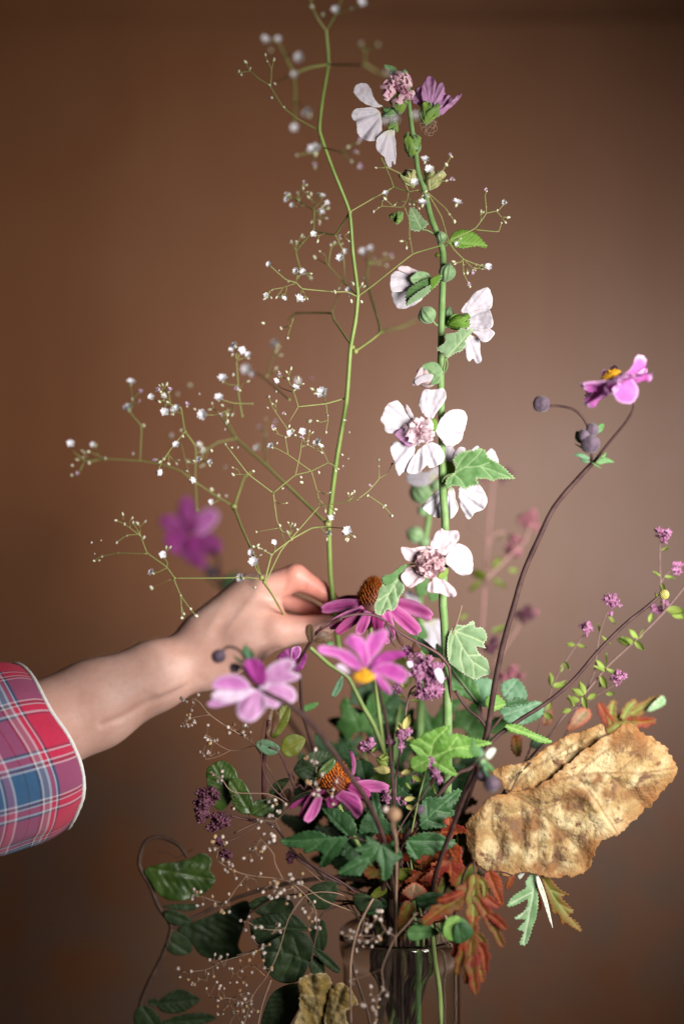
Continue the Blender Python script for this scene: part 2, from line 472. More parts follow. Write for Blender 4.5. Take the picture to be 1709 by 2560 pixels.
def sheet(name, tile, outline, base, d, parent, m, tilt=(0, 0), bowl=0.0, ripple=(0, 0), nz=1.5, nsc=0.02, veins=None,
          serr=None, res=4.0, thick=0.35, veinw=3.0, relief=1.0, fold=0.0, smooth=True, jag=0.0):
    """outline in photo pixels of one tile; d metres behind focus at the base; tilt = depth slope per pixel;
    bowl and ripple in pixels.  Returns the object."""
    ol = T(tile, outline)
    bx, by = T1(tile, *base)
    rnd = random.Random(hash((len(outline), int(bx), int(by))) & 0xffff)
    ring = crom([(x, y, 0) for x, y in ol], 5, True) if smooth else [Vector((x, y, 0)) for x, y in ol]
    # even resampling
    pts = ring + [ring[0]]
    L = [0.0]
    for a, b in zip(pts, pts[1:]):
        L.append(L[-1] + (b - a).length)
    n = max(10, int(L[-1] / res))
    if serr:
        n = max(12, int(L[-1] / serr[0]) * 3)
    bd = []
    j = 0
    for i in range(n):
        s = L[-1] * i / n
        while L[j + 1] < s:
            j += 1
        t = (s - L[j]) / max(L[j + 1] - L[j], 1e-9)
        bd.append(pts[j].lerp(pts[j + 1], t))
    area2 = sum(a.x * b.y - b.x * a.y for a, b in zip(bd, bd[1:] + bd[:1]))
    sg = 1 if area2 > 0 else -1
    B = []
    for i, p in enumerate(bd):
        if serr or jag:
            tg = (bd[(i + 1) % n] - bd[i - 1]).normalized()
            nr = Vector((tg.y, -tg.x, 0)) * sg
            if serr:
                k = (0.0, 0.55, 1.0)[i % 3] if True else 0
                p = p + nr * (k - 0.4) * serr[1] * 0.8 * (0.35 + 1.1 * rnd.random()) + tg * (0.25 * serr[1] if k == 1 else 0)
            if jag:
                p = p + nr * jag * noise.noise(Vector((p.x * 0.11, p.y * 0.11, bx)))
        B.append((p.x, p.y))
    Bn = np.array(B)
    lo, hi = Bn.min(0), Bn.max(0)
    gx = np.arange(lo[0], hi[0], res)
    gy = np.arange(lo[1], hi[1], res * 0.87)
    grid = np.array([(x + (res / 2 if r % 2 else 0), y) for r, y in enumerate(gy) for x in gx]) if len(gx) and len(gy) else np.zeros((0, 2))
    keep = np.zeros((0, 2))
    if len(grid):
        grid = grid + (np.array([[rnd.random(), rnd.random()] for _ in range(len(grid))]) - 0.5) * res * 0.35
        grid = grid[inside(grid, B)]
        if len(grid):
            dm = np.full(len(grid), 1e9)
            for a, b in zip(B, B[1:] + B[:1]):
                dm = np.minimum(dm, seg_dist(grid, a, b))
            keep = grid[dm > res * 0.45]
    allp = [Vector(b) for b in B] + [Vector(k) for k in keep]
    nb = len(B)
    v2, _, f2, *_ = geometry.delaunay_2d_cdt(allp, [], [list(range(nb))], 1, 1e-4)
    Q = np.array([(v.x, v.y) for v in v2])
    rx, ry = Q[:, 0] - bx, Q[:, 1] - by
    rr = np.hypot(rx, ry)
    Lm = max(rr.max(), 1e-6)
    ang0 = math.atan2(ry.mean(), rx.mean())
    an = (np.arctan2(ry, rx) - ang0 + math.pi) % (2 * math.pi) - math.pi
    ed = np.full(len(Q), 1e9)
    for a, b in zip(B, B[1:] + B[:1]):
        ed = np.minimum(ed, seg_dist(Q, a, b))
    # veins
    vl = []
    if veins == 'palm':
        N = len(ol)
        ds = [math.hypot(x - bx, y - by) for x, y in ol]
        for i in range(N):
            if ds[i] > ds[i - 1] and ds[i] >= ds[(i + 1) % N] and ds[i] > 0.35 * Lm:
                e = (ol[i][0] * 0.96 + bx * 0.04, ol[i][1] * 0.96 + by * 0.04)
                vl.append(((bx, by), e, 1.0))
                for t in (0.35, 0.55, 0.75):
                    mx, my = bx + (e[0] - bx) * t, by + (e[1] - by) * t
                    dx, dy = (e[0] - bx) * (1 - t) * 0.5, (e[1] - by) * (1 - t) * 0.5
                    for s in (-1, 1):
                        c_, s_ = math.cos(0.75 * s), math.sin(0.75 * s)
                        vl.append(((mx, my), (mx + dx * c_ - dy * s_, my + dx * s_ + dy * c_), 0.55))
    elif veins == 'pin':
        i = int(np.argmax(rr))
        e = (Q[i, 0], Q[i, 1])
        vl.append(((bx, by), e, 1.0))
        for k in range(1, 8):
            t = k / 8.5
            mx, my = bx + (e[0] - bx) * t, by + (e[1] - by) * t
            dx, dy = (e[0] - bx) * 0.36, (e[1] - by) * 0.36
            for s in (-1, 1):
                c_, s_ = math.cos(0.8 * s), math.sin(0.8 * s)
                vl.append(((mx, my), (mx + dx * c_ - dy * s_, my + dx * s_ + dy * c_), 0.5))
    elif veins:
        for pl in veins:
            q = T(tile, pl)
            for a, b in zip(q, q[1:]):
                vl.append((a, b, 1.0))
    ve = np.zeros(len(Q))
    for a, b, wgt in vl:
        ve = np.maximum(ve, wgt * np.exp(-(seg_dist(Q, a, b) / (veinw * (0.6 + 0.4 * wgt))) ** 2))
    # depth in pixels
    ph = rnd.random() * 6
    dep = rx * tilt[0] + ry * tilt[1] + bowl * (rr / Lm) ** 2
    if ripple[0]:
        dep = dep + ripple[0] * (rr / Lm) ** 1.3 * (np.sin(an * ripple[1] + ph) + 0.5 * np.sin(an * ripple[1] * 2.3 + ph * 2))
    if fold:
        dep = dep + fold * np.abs(an) * rr
    dep = dep + np.array([noise.noise(Vector((x * nsc, y * nsc, bx * 0.1))) + 0.5 * noise.noise(Vector((x * nsc * 2.7, y * nsc * 2.7, 3 + bx * 0.1)))
                          for x, y in Q]) * nz
    if relief and vl:                          # tissue pillows up between the veins
        wide = np.zeros(len(Q))
        for a, b, wgt in vl:
            wide = np.maximum(wide, wgt * np.exp(-(seg_dist(Q, a, b) / (veinw * 4)) ** 2))
        dep = dep + wide * relief * 1.5
    dep = dep + ve * relief
    o0 = worldloc(parent)
    V = [P(x, y, d + dd * U) - o0 for (x, y), dd in zip(Q, dep)]
    me = mesh(name, V, f2)
    attr(me, 'rad', rr / Lm)
    attr(me, 'ang', an)
    attr(me, 'edge', ed / Lm)
    attr(me, 'vein', ve)
    me.materials.append(MATS[m])
    o = obj(name, me, parent)
    if thick:
        md = o.modifiers.new('thickness', 'SOLIDIFY')
        md.thickness = thick * 0.001
        md.offset = 0
    return o


# ------------------------------------------------------------------ parametric pieces
def petal_geo(Ln, W, cup=0.2, curl=0.3, nu=8, nv=6, notch=0.0, tipw=0.55, wav=0.0, seed=0):
    """petal along +x, width y, facing +z"""
    V, at = [], []
    for i in range(nu + 1):
        u = i / nu
        ww = W * (math.sin(math.pi * min(1, 0.08 + u * tipw * 1.05)) ** 0.8) * (1 if u < 0.85 else math.sqrt(max(0.0, 1 - ((u - 0.85) / 0.17) ** 2)))
        for j in range(nv + 1):
            v = j / nv * 2 - 1
            x = Ln * (u - notch * (1 - abs(v)) * max(0, u - 0.8) * 3 * (1 - abs(v)))
            y = ww * v * 0.5
            z = cup * W * v * v * 0.5 + curl * Ln * u * u + wav * W * noise.noise(Vector((u * 3, v * 2, seed))) * u
            V.append(Vector((x, y, z)))
            at.append((u, v * 0.5, min(1 - u, (1 - abs(v)) * 0.4)))
    F = []
    for i in range(nu):
        for j in range(nv):
            a = i * (nv + 1) + j
            F.append((a, a + 1, a + nv + 2, a + nv + 1))
    return V, F, at


def petal_mesh(name, *a, m=None, **k):
    V, F, at = petal_geo(*a, **k)
    me = mesh(name, V, F)
    attr(me, 'rad', [t[0] for t in at])
    attr(me, 'ang', [t[1] for t in at])
    attr(me, 'edge', [t[2] for t in at])
    attr(me, 'vein', [0] * len(at))
    if m:
        me.materials.append(MATS[m])
    return me


class Bag:
    """collects many pieces of one part into one mesh"""

    def __init__(s):
        s.V, s.F, s.rad = [], [], []

    def add(s, V, F, mtx=None, rad=None):
        o = len(s.V)
        s.V += [(mtx @ v if mtx else v) for v in V]
        s.F += [tuple(i + o for i in f) for f in F]
        s.rad += rad if rad is not None else [0.5] * len(V)

    def build(s, name, parent, m, loc=None):
        me = mesh(name, s.V, s.F)
        attr(me, 'rad', s.rad)
        for n_ in ('ang', 'vein'):
            attr(me, n_, [0.0] * len(s.V))
        attr(me, 'edge', [1.0] * len(s.V))
        return obj(name, me, parent, loc, MATS[m])


def sph_geo(r, seg=8, rings=5, sx=1, sy=1, sz=1):
    V = [Vector((0, 0, -r * sz))]
    for i in range(1, rings):
        a = math.pi * i / rings
        for k in range(seg):
            b = 2 * math.pi * k / seg
            V.append(Vector((math.sin(a) * math.cos(b) * r * sx, math.sin(a) * math.sin(b) * r * sy, -math.cos(a) * r * sz)))
    V.append(Vector((0, 0, r * sz)))
    F = []
    for k in range(seg):
        F.append((0, 1 + (k + 1) % seg, 1 + k))
        for i in range(rings - 2):
            a, b = 1 + i * seg + k, 1 + i * seg + (k + 1) % seg
            F.append((a, b, b + seg, a + seg))
        t = 1 + (rings - 2) * seg
        F.append((t + k, t + (k + 1) % seg, len(V) - 1))
    return V, F


def lathe_geo(prof, seg=24, ribs=0, amp=0.0, twist=0.0):
    V, F = [], []
    n = len(prof)
    for i, (r, z) in enumerate(prof):
        for k in range(seg):
            a = 2 * math.pi * k / seg
            q = r * (1 + amp * math.cos(ribs * a + twist * z)) if ribs else r
            V.append(Vector((q * math.cos(a), q * math.sin(a), z)))
    for i in range(n - 1):
        for k in range(seg):
            a, b = i * seg + k, i * seg + (k + 1) % seg
            F.append((a, b, b + seg, a + seg))
    F.append(tuple(range(seg - 1, -1, -1)))
    F.append(tuple((n - 1) * seg + k for k in range(seg)))
    return V, F


def aim(direction, roll=0.0):
    q = Vector(direction).normalized().to_track_quat('Z', 'Y')
    return q.to_matrix().to_4x4() @ Matrix.Rotation(roll, 4, 'Z')


def bud(parent, tile, x, y, d, rpx, axis, m='bud_green', length=1.2, ribs=10, name='bud', tip=0.35):
    """ribbed pointed bud centred on a photo pixel; axis = image direction (right, up, towards viewer)"""
    px, py = T1(tile, x, y)
    r = rpx * K * (FOC + d)
    prof = []
    for i in range(15):
        t = i / 14
        z = (t - 0.5) * 2 * r * length
        q = math.sin(math.pi * min(1, t * 0.97 + 0.015)) ** 0.62
        if t > 0.75:
            q *= 1 - tip * ((t - 0.75) / 0.25)
        prof.append((r * q, z))
    V, F = lathe_geo(prof, 60, ribs, 0.075, 1.2 / r)
    mt = aim((axis[0], -axis[2], axis[1]), random.random() * 6)
    V = [mt @ v for v in V]
    return obj(name, mesh(name, V, F), parent, P(px, py, d) - worldloc(parent), MATS[m])


def pom(parent, tile, x, y, d, rpx, n, m, name='flower_centre', facing=(-0.4, 0.1, 0.9), spread=1.25):
    """ruffled double centre made of many small curled petals"""
    px, py = T1(tile, x, y)
    r = rpx * K * (FOC + d)
    bag = Bag()
    rnd = random.Random(int(px * 7 + py))
    F0 = aim((facing[0], -facing[2], facing[1]))
    for i in range(n):
        th = i * 2.39996
        ph = spread * math.sqrt((i + 0.5) / n)
        dr = Vector((math.sin(ph) * math.cos(th), math.sin(ph) * math.sin(th), math.cos(ph)))
        s = r * (0.44 + 0.26 * rnd.random())
        V, F, at = petal_geo(s, s * (1.1 + 0.6 * rnd.random()), cup=0.5 + 0.5 * rnd.random(), curl=0.35 * rnd.random() + 0.1, nu=5, nv=4, wav=0.5, seed=i)
        dr = (dr + Vector((rnd.uniform(-.25, .25), rnd.uniform(-.25, .25), rnd.uniform(-.2, .2)))).normalized()
        Rm = dr.to_track_quat('X', 'Z').to_matrix().to_4x4() @ Matrix.Rotation(rnd.random() * 6.28, 4, 'X')
        mt = F0 @ Matrix.Translation(dr * r * 0.52) @ Rm
        bag.add(V, F, mt, [t[0] for t in at])
    V, F = sph_geo(r * 0.62, 10, 7)
    bag.add(V, F, None, [0.0] * len(V))
    return bag.build(name, parent, m, P(px, py, d) - worldloc(parent))


def calyx(parent, tile, x, y, d, rpx, axis, m='calyx', n=5, spread=0.55, name='sepal'):
    """cup of pointed overlapping sepals; axis = image direction (right, up, towards viewer)"""
    px, py = T1(tile, x, y)
    r = rpx * K * (FOC + d)
    c = P(px, py, d) - worldloc(parent)
    mt0 = aim((axis[0], -axis[2], axis[1]))
    for i in range(n):
        r = rpx * K * (FOC + d) * 1.3
        V, F, at = petal_geo(r * random.uniform(1.6, 1.9), r * 1.35, cup=0.55, curl=0.22, nu=9, nv=6, tipw=0.90, wav=0.25, seed=px + i)
        mt = mt0 @ Matrix.Rotation(2 * math.pi * i / n + 0.3, 4, 'Z') @ Matrix.Translation((r * 0.12, 0, -r * 0.9)) @ Matrix.Rotation(-(math.pi / 2 - spread * random.uniform(0.8, 1.25)), 4, 'Y')
        me = mesh(name, [mt @ v for v in V], F)
        attr(me, 'rad', [t[0] for t in at])
        attr(me, 'ang', [t[1] for t in at])
        attr(me, 'edge', [t[2] for t in at])
        attr(me, 'vein', [math.exp(-(t[1] / 0.06) ** 2) for t in at])
        o = obj(name, me, parent, c, MATS[m])
        md = o.modifiers.new('thickness', 'SOLIDIFY')
        md.thickness = 0.0006


def seed_head(parent, tile, x, y, d, rx_, ry_, n, m, name='flower_head', fl=6.6):
    """oregano-like head: many small overlapping bracts"""
    px, py = T1(tile, x, y)
    s0 = K * (FOC + d)
    bag = Bag()
    rnd = random.Random(int(px * 3 + py * 5))
    n = int(n * 1.5)
    ncl = max(3, int(n / 12))
    cls = []
    for c in range(ncl):
        while True:
            v = Vector((rnd.uniform(-1, 1), rnd.uniform(-1, 1), rnd.uniform(-1, 1)))
            if v.length < 1:
                break
        cls.append(Vector((v.x * rx_ * 0.75, v.y * rx_ * 0.75, v.z * ry_ * 0.75)))
    for i in range(n):
        c = cls[i % ncl]
        dr = Vector((rnd.gauss(0, 1), rnd.gauss(0, 1), rnd.gauss(0.5, 1))).normalized()
        p = (c + dr * rx_ * 0.24) * s0
        q = fl * s0 * rnd.uniform(0.7, 1.25)
        V, F = sph_geo(q, 6, 4, 0.5, 0.42, 1.0)
        mt = Matrix.Translation(p) @ aim(dr + Vector((0, 0, 0.35)), rnd.random() * 6)
        bag.add(V, F, mt)
    for c in cls:                                   # little stalks inside the head
        a = Vector((0, 0, -ry_ * 0.9)) * s0
        V, F = tube_geo([a, a.lerp(c * s0, 0.5) + Vector((0, 0, -2 * s0)), c * s0], 1.3 * s0, 0.9 * s0, 5)
        bag.add(V, F)
    return bag.build(name, parent, m, P(px, py, d) - worldloc(parent))


_oval = {}


def oval_leaf(parent, tile, x, y, d, lpx, ang, m, wid=0.5, name='leaf', cup=0.5, pitch=None):
    """small oval leaf (shared mesh), base at the pixel, pointing at image angle ang (degrees, 0 = right, 90 = up)"""
    key = (m, wid, cup)
    if key not in _oval:
        me = petal_mesh('small_leaf', 1.0, wid, cup=cup, curl=0.16, nu=9, nv=6, tipw=0.93, m=m)
        _oval[key] = me
    px, py = T1(tile, x, y)
    o = obj(name, _oval[key], parent, P(px, py, d) - worldloc(parent))
    s = lpx * K * (FOC + d)
    o.scale = (s, s, s)
    pt = random.uniform(-0.5, 0.5) if pitch is None else pitch
    a = R(ang)
    xd = Vector((math.cos(a) * math.cos(pt), math.sin(pt), math.sin(a) * math.cos(pt)))
    o.rotation_mode = 'QUATERNION'
    o.rotation_quaternion = xd.to_track_quat('X', 'Z') @ Matrix.Rotation(random.uniform(-0.9, 0.9) + 1.1, 3, 'X').to_quaternion()
    return o


# ------------------------------------------------------------------ the setting: stained plywood wall, shelf edge above, table under the jar
def wall_mat():
    m = bpy.data.materials.new('stained_plywood')
    m.use_nodes = True
    g = G(m)
    bs = g.n['Principled BSDF']
    co = g.coord('Object')
    gr = g.noise(g.coord('Object', (5, 5, 0.8)), 1.3, 5, 0.6)
    fine = g.noise(g.coord('Object', (70, 70, 1.6)), 1.5, 5)
    cloud = g.noise(co, 2.2, 5)
    c = g.mix(g.maprange(gr, 0.3, 0.7), (0.150, 0.051, 0.0165), (0.180, 0.067, 0.0245))
    c = g.mix(g.math('MULTIPLY', g.maprange(fine, 0.35, 0.65), 0.30), c, (0.115, 0.039, 0.012))
    c = g.mix(g.math('MULTIPLY', g.maprange(cloud, 0.35, 0.7), 0.50), c, (0.188, 0.080, 0.034))
    # scuffs low on the board, widened to paint in the grey ambient light
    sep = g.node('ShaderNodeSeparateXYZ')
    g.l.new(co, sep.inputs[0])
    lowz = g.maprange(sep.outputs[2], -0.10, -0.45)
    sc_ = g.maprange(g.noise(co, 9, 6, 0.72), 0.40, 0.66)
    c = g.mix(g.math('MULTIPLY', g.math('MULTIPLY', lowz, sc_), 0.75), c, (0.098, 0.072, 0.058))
    g.put(bs.inputs['Base Color'], c)
    g.put(bs.inputs['Roughness'], g.maprange(cloud, 0.3, 0.7, 0.44, 0.53))
    bs.inputs['Specular IOR Level'].default_value = 0.46
    b = g.node('ShaderNodeBump')
    b.inputs['Strength'].default_value = 0.25
    b.inputs['Distance'].default_value = 0.002
    g.put(b.inputs['Height'], fine)
    g.l.new(b.outputs[0], bs.inputs['Normal'])
    return m


WALL_Y = 2.0
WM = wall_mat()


def box_geo(x0, x1, y0, y1, z0, z1, bev=0.0):
    bm = bmesh.new()
    vs_ = [bm.verts.new((x, y, z)) for x in (x0, x1) for y in (y0, y1) for z in (z0, z1)]
    for f in ((0, 1, 3, 2), (4, 6, 7, 5), (0, 4, 5, 1), (2, 3, 7, 6), (0, 2, 6, 4), (1, 5, 7, 3)):
        bm.faces.new([vs_[i] for i in f])
    bmesh.ops.recalc_face_normals(bm, faces=bm.faces)
    if bev:
        bmesh.ops.bevel(bm, geom=bm.edges[:], offset=bev, segments=2, affect='EDGES')
    me = bpy.data.meshes.new('box')
    bm.to_mesh(me)
    bm.free()
    return me


zs = P(1250, 52, WALL_Y - FOC).z
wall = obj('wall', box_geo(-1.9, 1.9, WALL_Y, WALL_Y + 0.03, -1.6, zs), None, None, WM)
wall['kind'] = 'structure'
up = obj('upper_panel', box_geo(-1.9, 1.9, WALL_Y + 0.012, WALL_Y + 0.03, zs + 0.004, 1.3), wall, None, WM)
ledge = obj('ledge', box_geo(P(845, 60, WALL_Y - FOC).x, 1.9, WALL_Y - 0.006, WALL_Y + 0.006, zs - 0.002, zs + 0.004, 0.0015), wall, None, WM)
ledge.rotation_euler = (0, -R(1.2), 0)
ledge.location = (0, 0, 0.0)

M('table_wood', (0.10, 0.055, 0.032), (0.16, 0.09, 0.05), rough=0.5, nscale=20)
TZ = -0.545
table = obj('table', box_geo(-0.7, 0.75, 0.95, 1.40, TZ - 0.03, TZ, 0.004), None, None, MATS['table_wood'])
table['kind'] = 'structure'

# ------------------------------------------------------------------ the glass jar and its water
JD = 0.05
JC = P(1003, 2325, JD)                      # centre of the jar's mouth
JS = K * (FOC + JD)
JX, JY, JZ = JC
RB, RN = 147 * JS, 155 * JS
hz = JZ - TZ                                # mouth height over the table


def jar_profile():
    o = [(0.001, 0.004), (RB * 0.80, 0.0), (RB * 0.95, 0.004), (RB, 0.014), (RB, hz - 0.066), (RB, hz - 0.056), (RB, hz - 0.047), (RB, hz - 0.040),
         (RB, hz - 0.034), (RB, hz - 0.029), (RB * 1.005, hz - 0.0255), (RN * 0.98, hz - 0.0225), (RN * 1.0, hz - 0.0175), (RN * 1.015, hz - 0.0115), (RN * 1.005, hz - 0.005),
         (RN * 0.985, hz - 0.0012), (RN * 0.955, hz), (RN * 0.925, hz - 0.0012), (RN * 0.905, hz - 0.005)]
    i = [(RN * 0.905, hz - 0.012), (RN * 0.90, hz - 0.020), (RN * 0.90, hz - 0.029), (RB * 0.95, hz - 0.036), (RB * 0.951, hz - 0.049), (RB * 0.953, hz - 0.058),
         (RB * 0.955, hz - 0.068), (RB * 0.955, 0.016), (RB * 0.90, 0.007), (0.001, 0.009)]
    return o + i


def lathe(prof, seg=72):
    pr = [(p[0], p[1]) for p in prof]
    V, F = lathe_geo(pr, seg)
    return V, F


def glass_mat(name, ior, tint, rough=0.0):
    m = bpy.data.materials.new(name)
    m.use_nodes = True
    g = G(m)
    bs = g.n['Principled BSDF']
    bs.inputs['Base Color'].default_value = (*tint, 1)
    bs.inputs['Roughness'].default_value = rough
    bs.inputs['IOR'].default_value = ior
    bs.inputs['Transmission Weight'].default_value = 1.0
    return m


jar = tag(obj('glass_jar', None, None, (JX, JY, TZ + 0.001)), 'clear glass jar with a thick rounded collar holding all the cut stems', 'jar')
V, F = lathe(jar_profile())
V = [Vector((v.x * (1 + 0.012 * noise.noise(v * 22)), v.y * (1 + 0.012 * noise.noise(v * 22 + Vector((5, 0, 0)))), v.z + 0.0006 * noise.noise(v * 30))) for v in V]
obj('glass', mesh('glass', V, F), jar, None, glass_mat('jar_glass', 1.5, (0.97, 0.99, 0.97)))
wl = hz - 0.126
V, F = lathe([(0.001, 0.0094), (RB * 0.897, 0.0074), (RB * 0.952, 0.0165), (RB * 0.952, wl - 0.001), (RB * 0.953, wl), (0.001, wl)])
obj('water', mesh('water', V, F), jar, None, glass_mat('water', 1.33, (0.90, 0.93, 0.84)))


def into_jar(px, py, d, rnd=random, a=None, deep=None):
    """extra points that carry a stem from a pixel down through the jar mouth into the water"""
    p = P(px, py, d)
    ang = rnd.random() * 6.28 if a is None else a
    rr = RN * 0.70 * math.sqrt(rnd.random())
    mouth = Vector((JX + rr * math.cos(ang), JY + rr * math.sin(ang), JZ - 0.006))
    a2 = ang + 2.6 + rnd.random() * 1.0
    r2 = RB * 0.62 * math.sqrt(rnd.random())
    end = Vector((JX + r2 * math.cos(a2), JY + r2 * math.sin(a2), TZ + 0.014 + 0.02 * rnd.random()))
    return [p.lerp(mouth, 0.55) + Vector((0, 0, 0.006)), mouth, mouth.lerp(end, 0.5), end]


# ------------------------------------------------------------------ the person's arm (one continuous surface) and flannel sleeve
def surface_nets(f):
    nx, ny, nz = f.shape
    s = f < 0
    C = (nx - 1, ny - 1, nz - 1)
    pos = np.zeros(C + (3,), np.float32)
    cnt = np.zeros(C, np.float32)

    def cs(c):
        return tuple(slice(c[i], c[i] + C[i]) for i in range(3))
    corners = [(i, j, k) for i in (0, 1) for j in (0, 1) for k in (0, 1)]
    for a in corners:
        for ax in range(3):
            if a[ax]:
                continue
            b = list(a)
            b[ax] = 1
            fa, fb = f[cs(a)], f[cs(tuple(b))]
            cr = (fa < 0) != (fb < 0)
            t = np.where(cr, fa / np.where(cr, fa - fb, 1), 0)
            for q in range(3):
                pos[..., q] += np.where(cr, a[q] + (t if q == ax else 0), 0)
            cnt += cr
    act = cnt > 0
    idx = -np.ones(C, np.int64)
    idx[act] = np.arange(act.sum())
    V = pos[act] / cnt[act][:, None] + np.argwhere(act)
    F = []
    for ax in range(3):
        sh = [slice(None)] * 3
        sl0, sl1 = list(sh), list(sh)
        sl0[ax] = slice(0, -1)
        sl1[ax] = slice(1, None)
        s0, s1 = s[tuple(sl0)], s[tuple(sl1)]
        e = np.argwhere(s0 != s1)
        u, v = [q for q in range(3) if q != ax]
        ok = (e[:, u] > 0) & (e[:, v] > 0) & (e[:, u] < C[u]) & (e[:, v] < C[v])
        e = e[ok]
        flip = s0[tuple(e.T)]
        q = []
        for du, dv in ((-1, -1), (0, -1), (0, 0), (-1, 0)):
            c = e.copy()
            c[:, u] += du
            c[:, v] += dv
            q.append(idx[tuple(c.T)])
        q = np.stack(q, 1)
        if ax == 1:
            flip = ~flip
        q[~flip] = q[~flip][:, ::-1]
        F.append(q)
    return V, np.concatenate(F)


HD = 0.055                                  # depth of the hand's plane behind the focus
ARM = [  # (group, a, b, ra, rb): pixel x, y and depth in pixels
    ('arm', (40, 1850, -100), (235, 1762, -55), 124, 108), ('arm', (235, 1762, -55), (390, 1688, -18), 108, 84), ('arm', (390, 1688, -18), (485, 1650, 12), 84, 70),
    ('arm', (485, 1650, 12), (540, 1610, 20), 70, 72),
    ('palm', (525, 1600, 15), (655, 1478, 22), 70, 44), ('palm', (520, 1590, 25), (625, 1472, 48), 66, 40), ('palm', (520, 1600, 45), (600, 1490, 76), 60, 38),
    ('palm', (515, 1620, 55), (585, 1520, 96), 56, 34), ('palm', (540, 1625, 5), (640, 1545, 5), 66, 55),
    ('palm', (525, 1660, 5), (620, 1606, -14), 60, 54), ('palm', (600, 1610, -12), (690, 1578, -18), 54, 43), ('palm', (640, 1560, 0), (672, 1530, 6), 50, 36),
    ('thumb', (690, 1578, -18), (782, 1572, -12), 42, 33), ('thumb', (782, 1572, -12), (852, 1549, 2), 33, 21),
    ('index', (660, 1478, 16), (738, 1443, 2), 41, 33), ('index', (738, 1443, 2), (806, 1479, 4), 31, 23.5), ('index', (806, 1479, 4), (845, 1518, 8), 23.5, 18),
    ('middle', (630, 1472, 46), (706, 1494, 74), 36, 26), ('middle', (706, 1500, 66), (772, 1525, 52), 24, 21), ('middle', (772, 1525, 52), (818, 1540, 34), 21, 16),
    ('ring', (602, 1492, 76), (676, 1530, 110), 33, 24), ('ring', (676, 1530, 110), (728, 1562, 92), 23, 20), ('ring', (728, 1562, 92), (750, 1572, 60), 20, 16),
    ('little', (588, 1520, 98), (645, 1572, 128), 28, 20), ('little', (645, 1572, 128), (688, 1592, 108), 19, 17), ('little', (688, 1592, 108), (702, 1594, 82), 17, 14)]


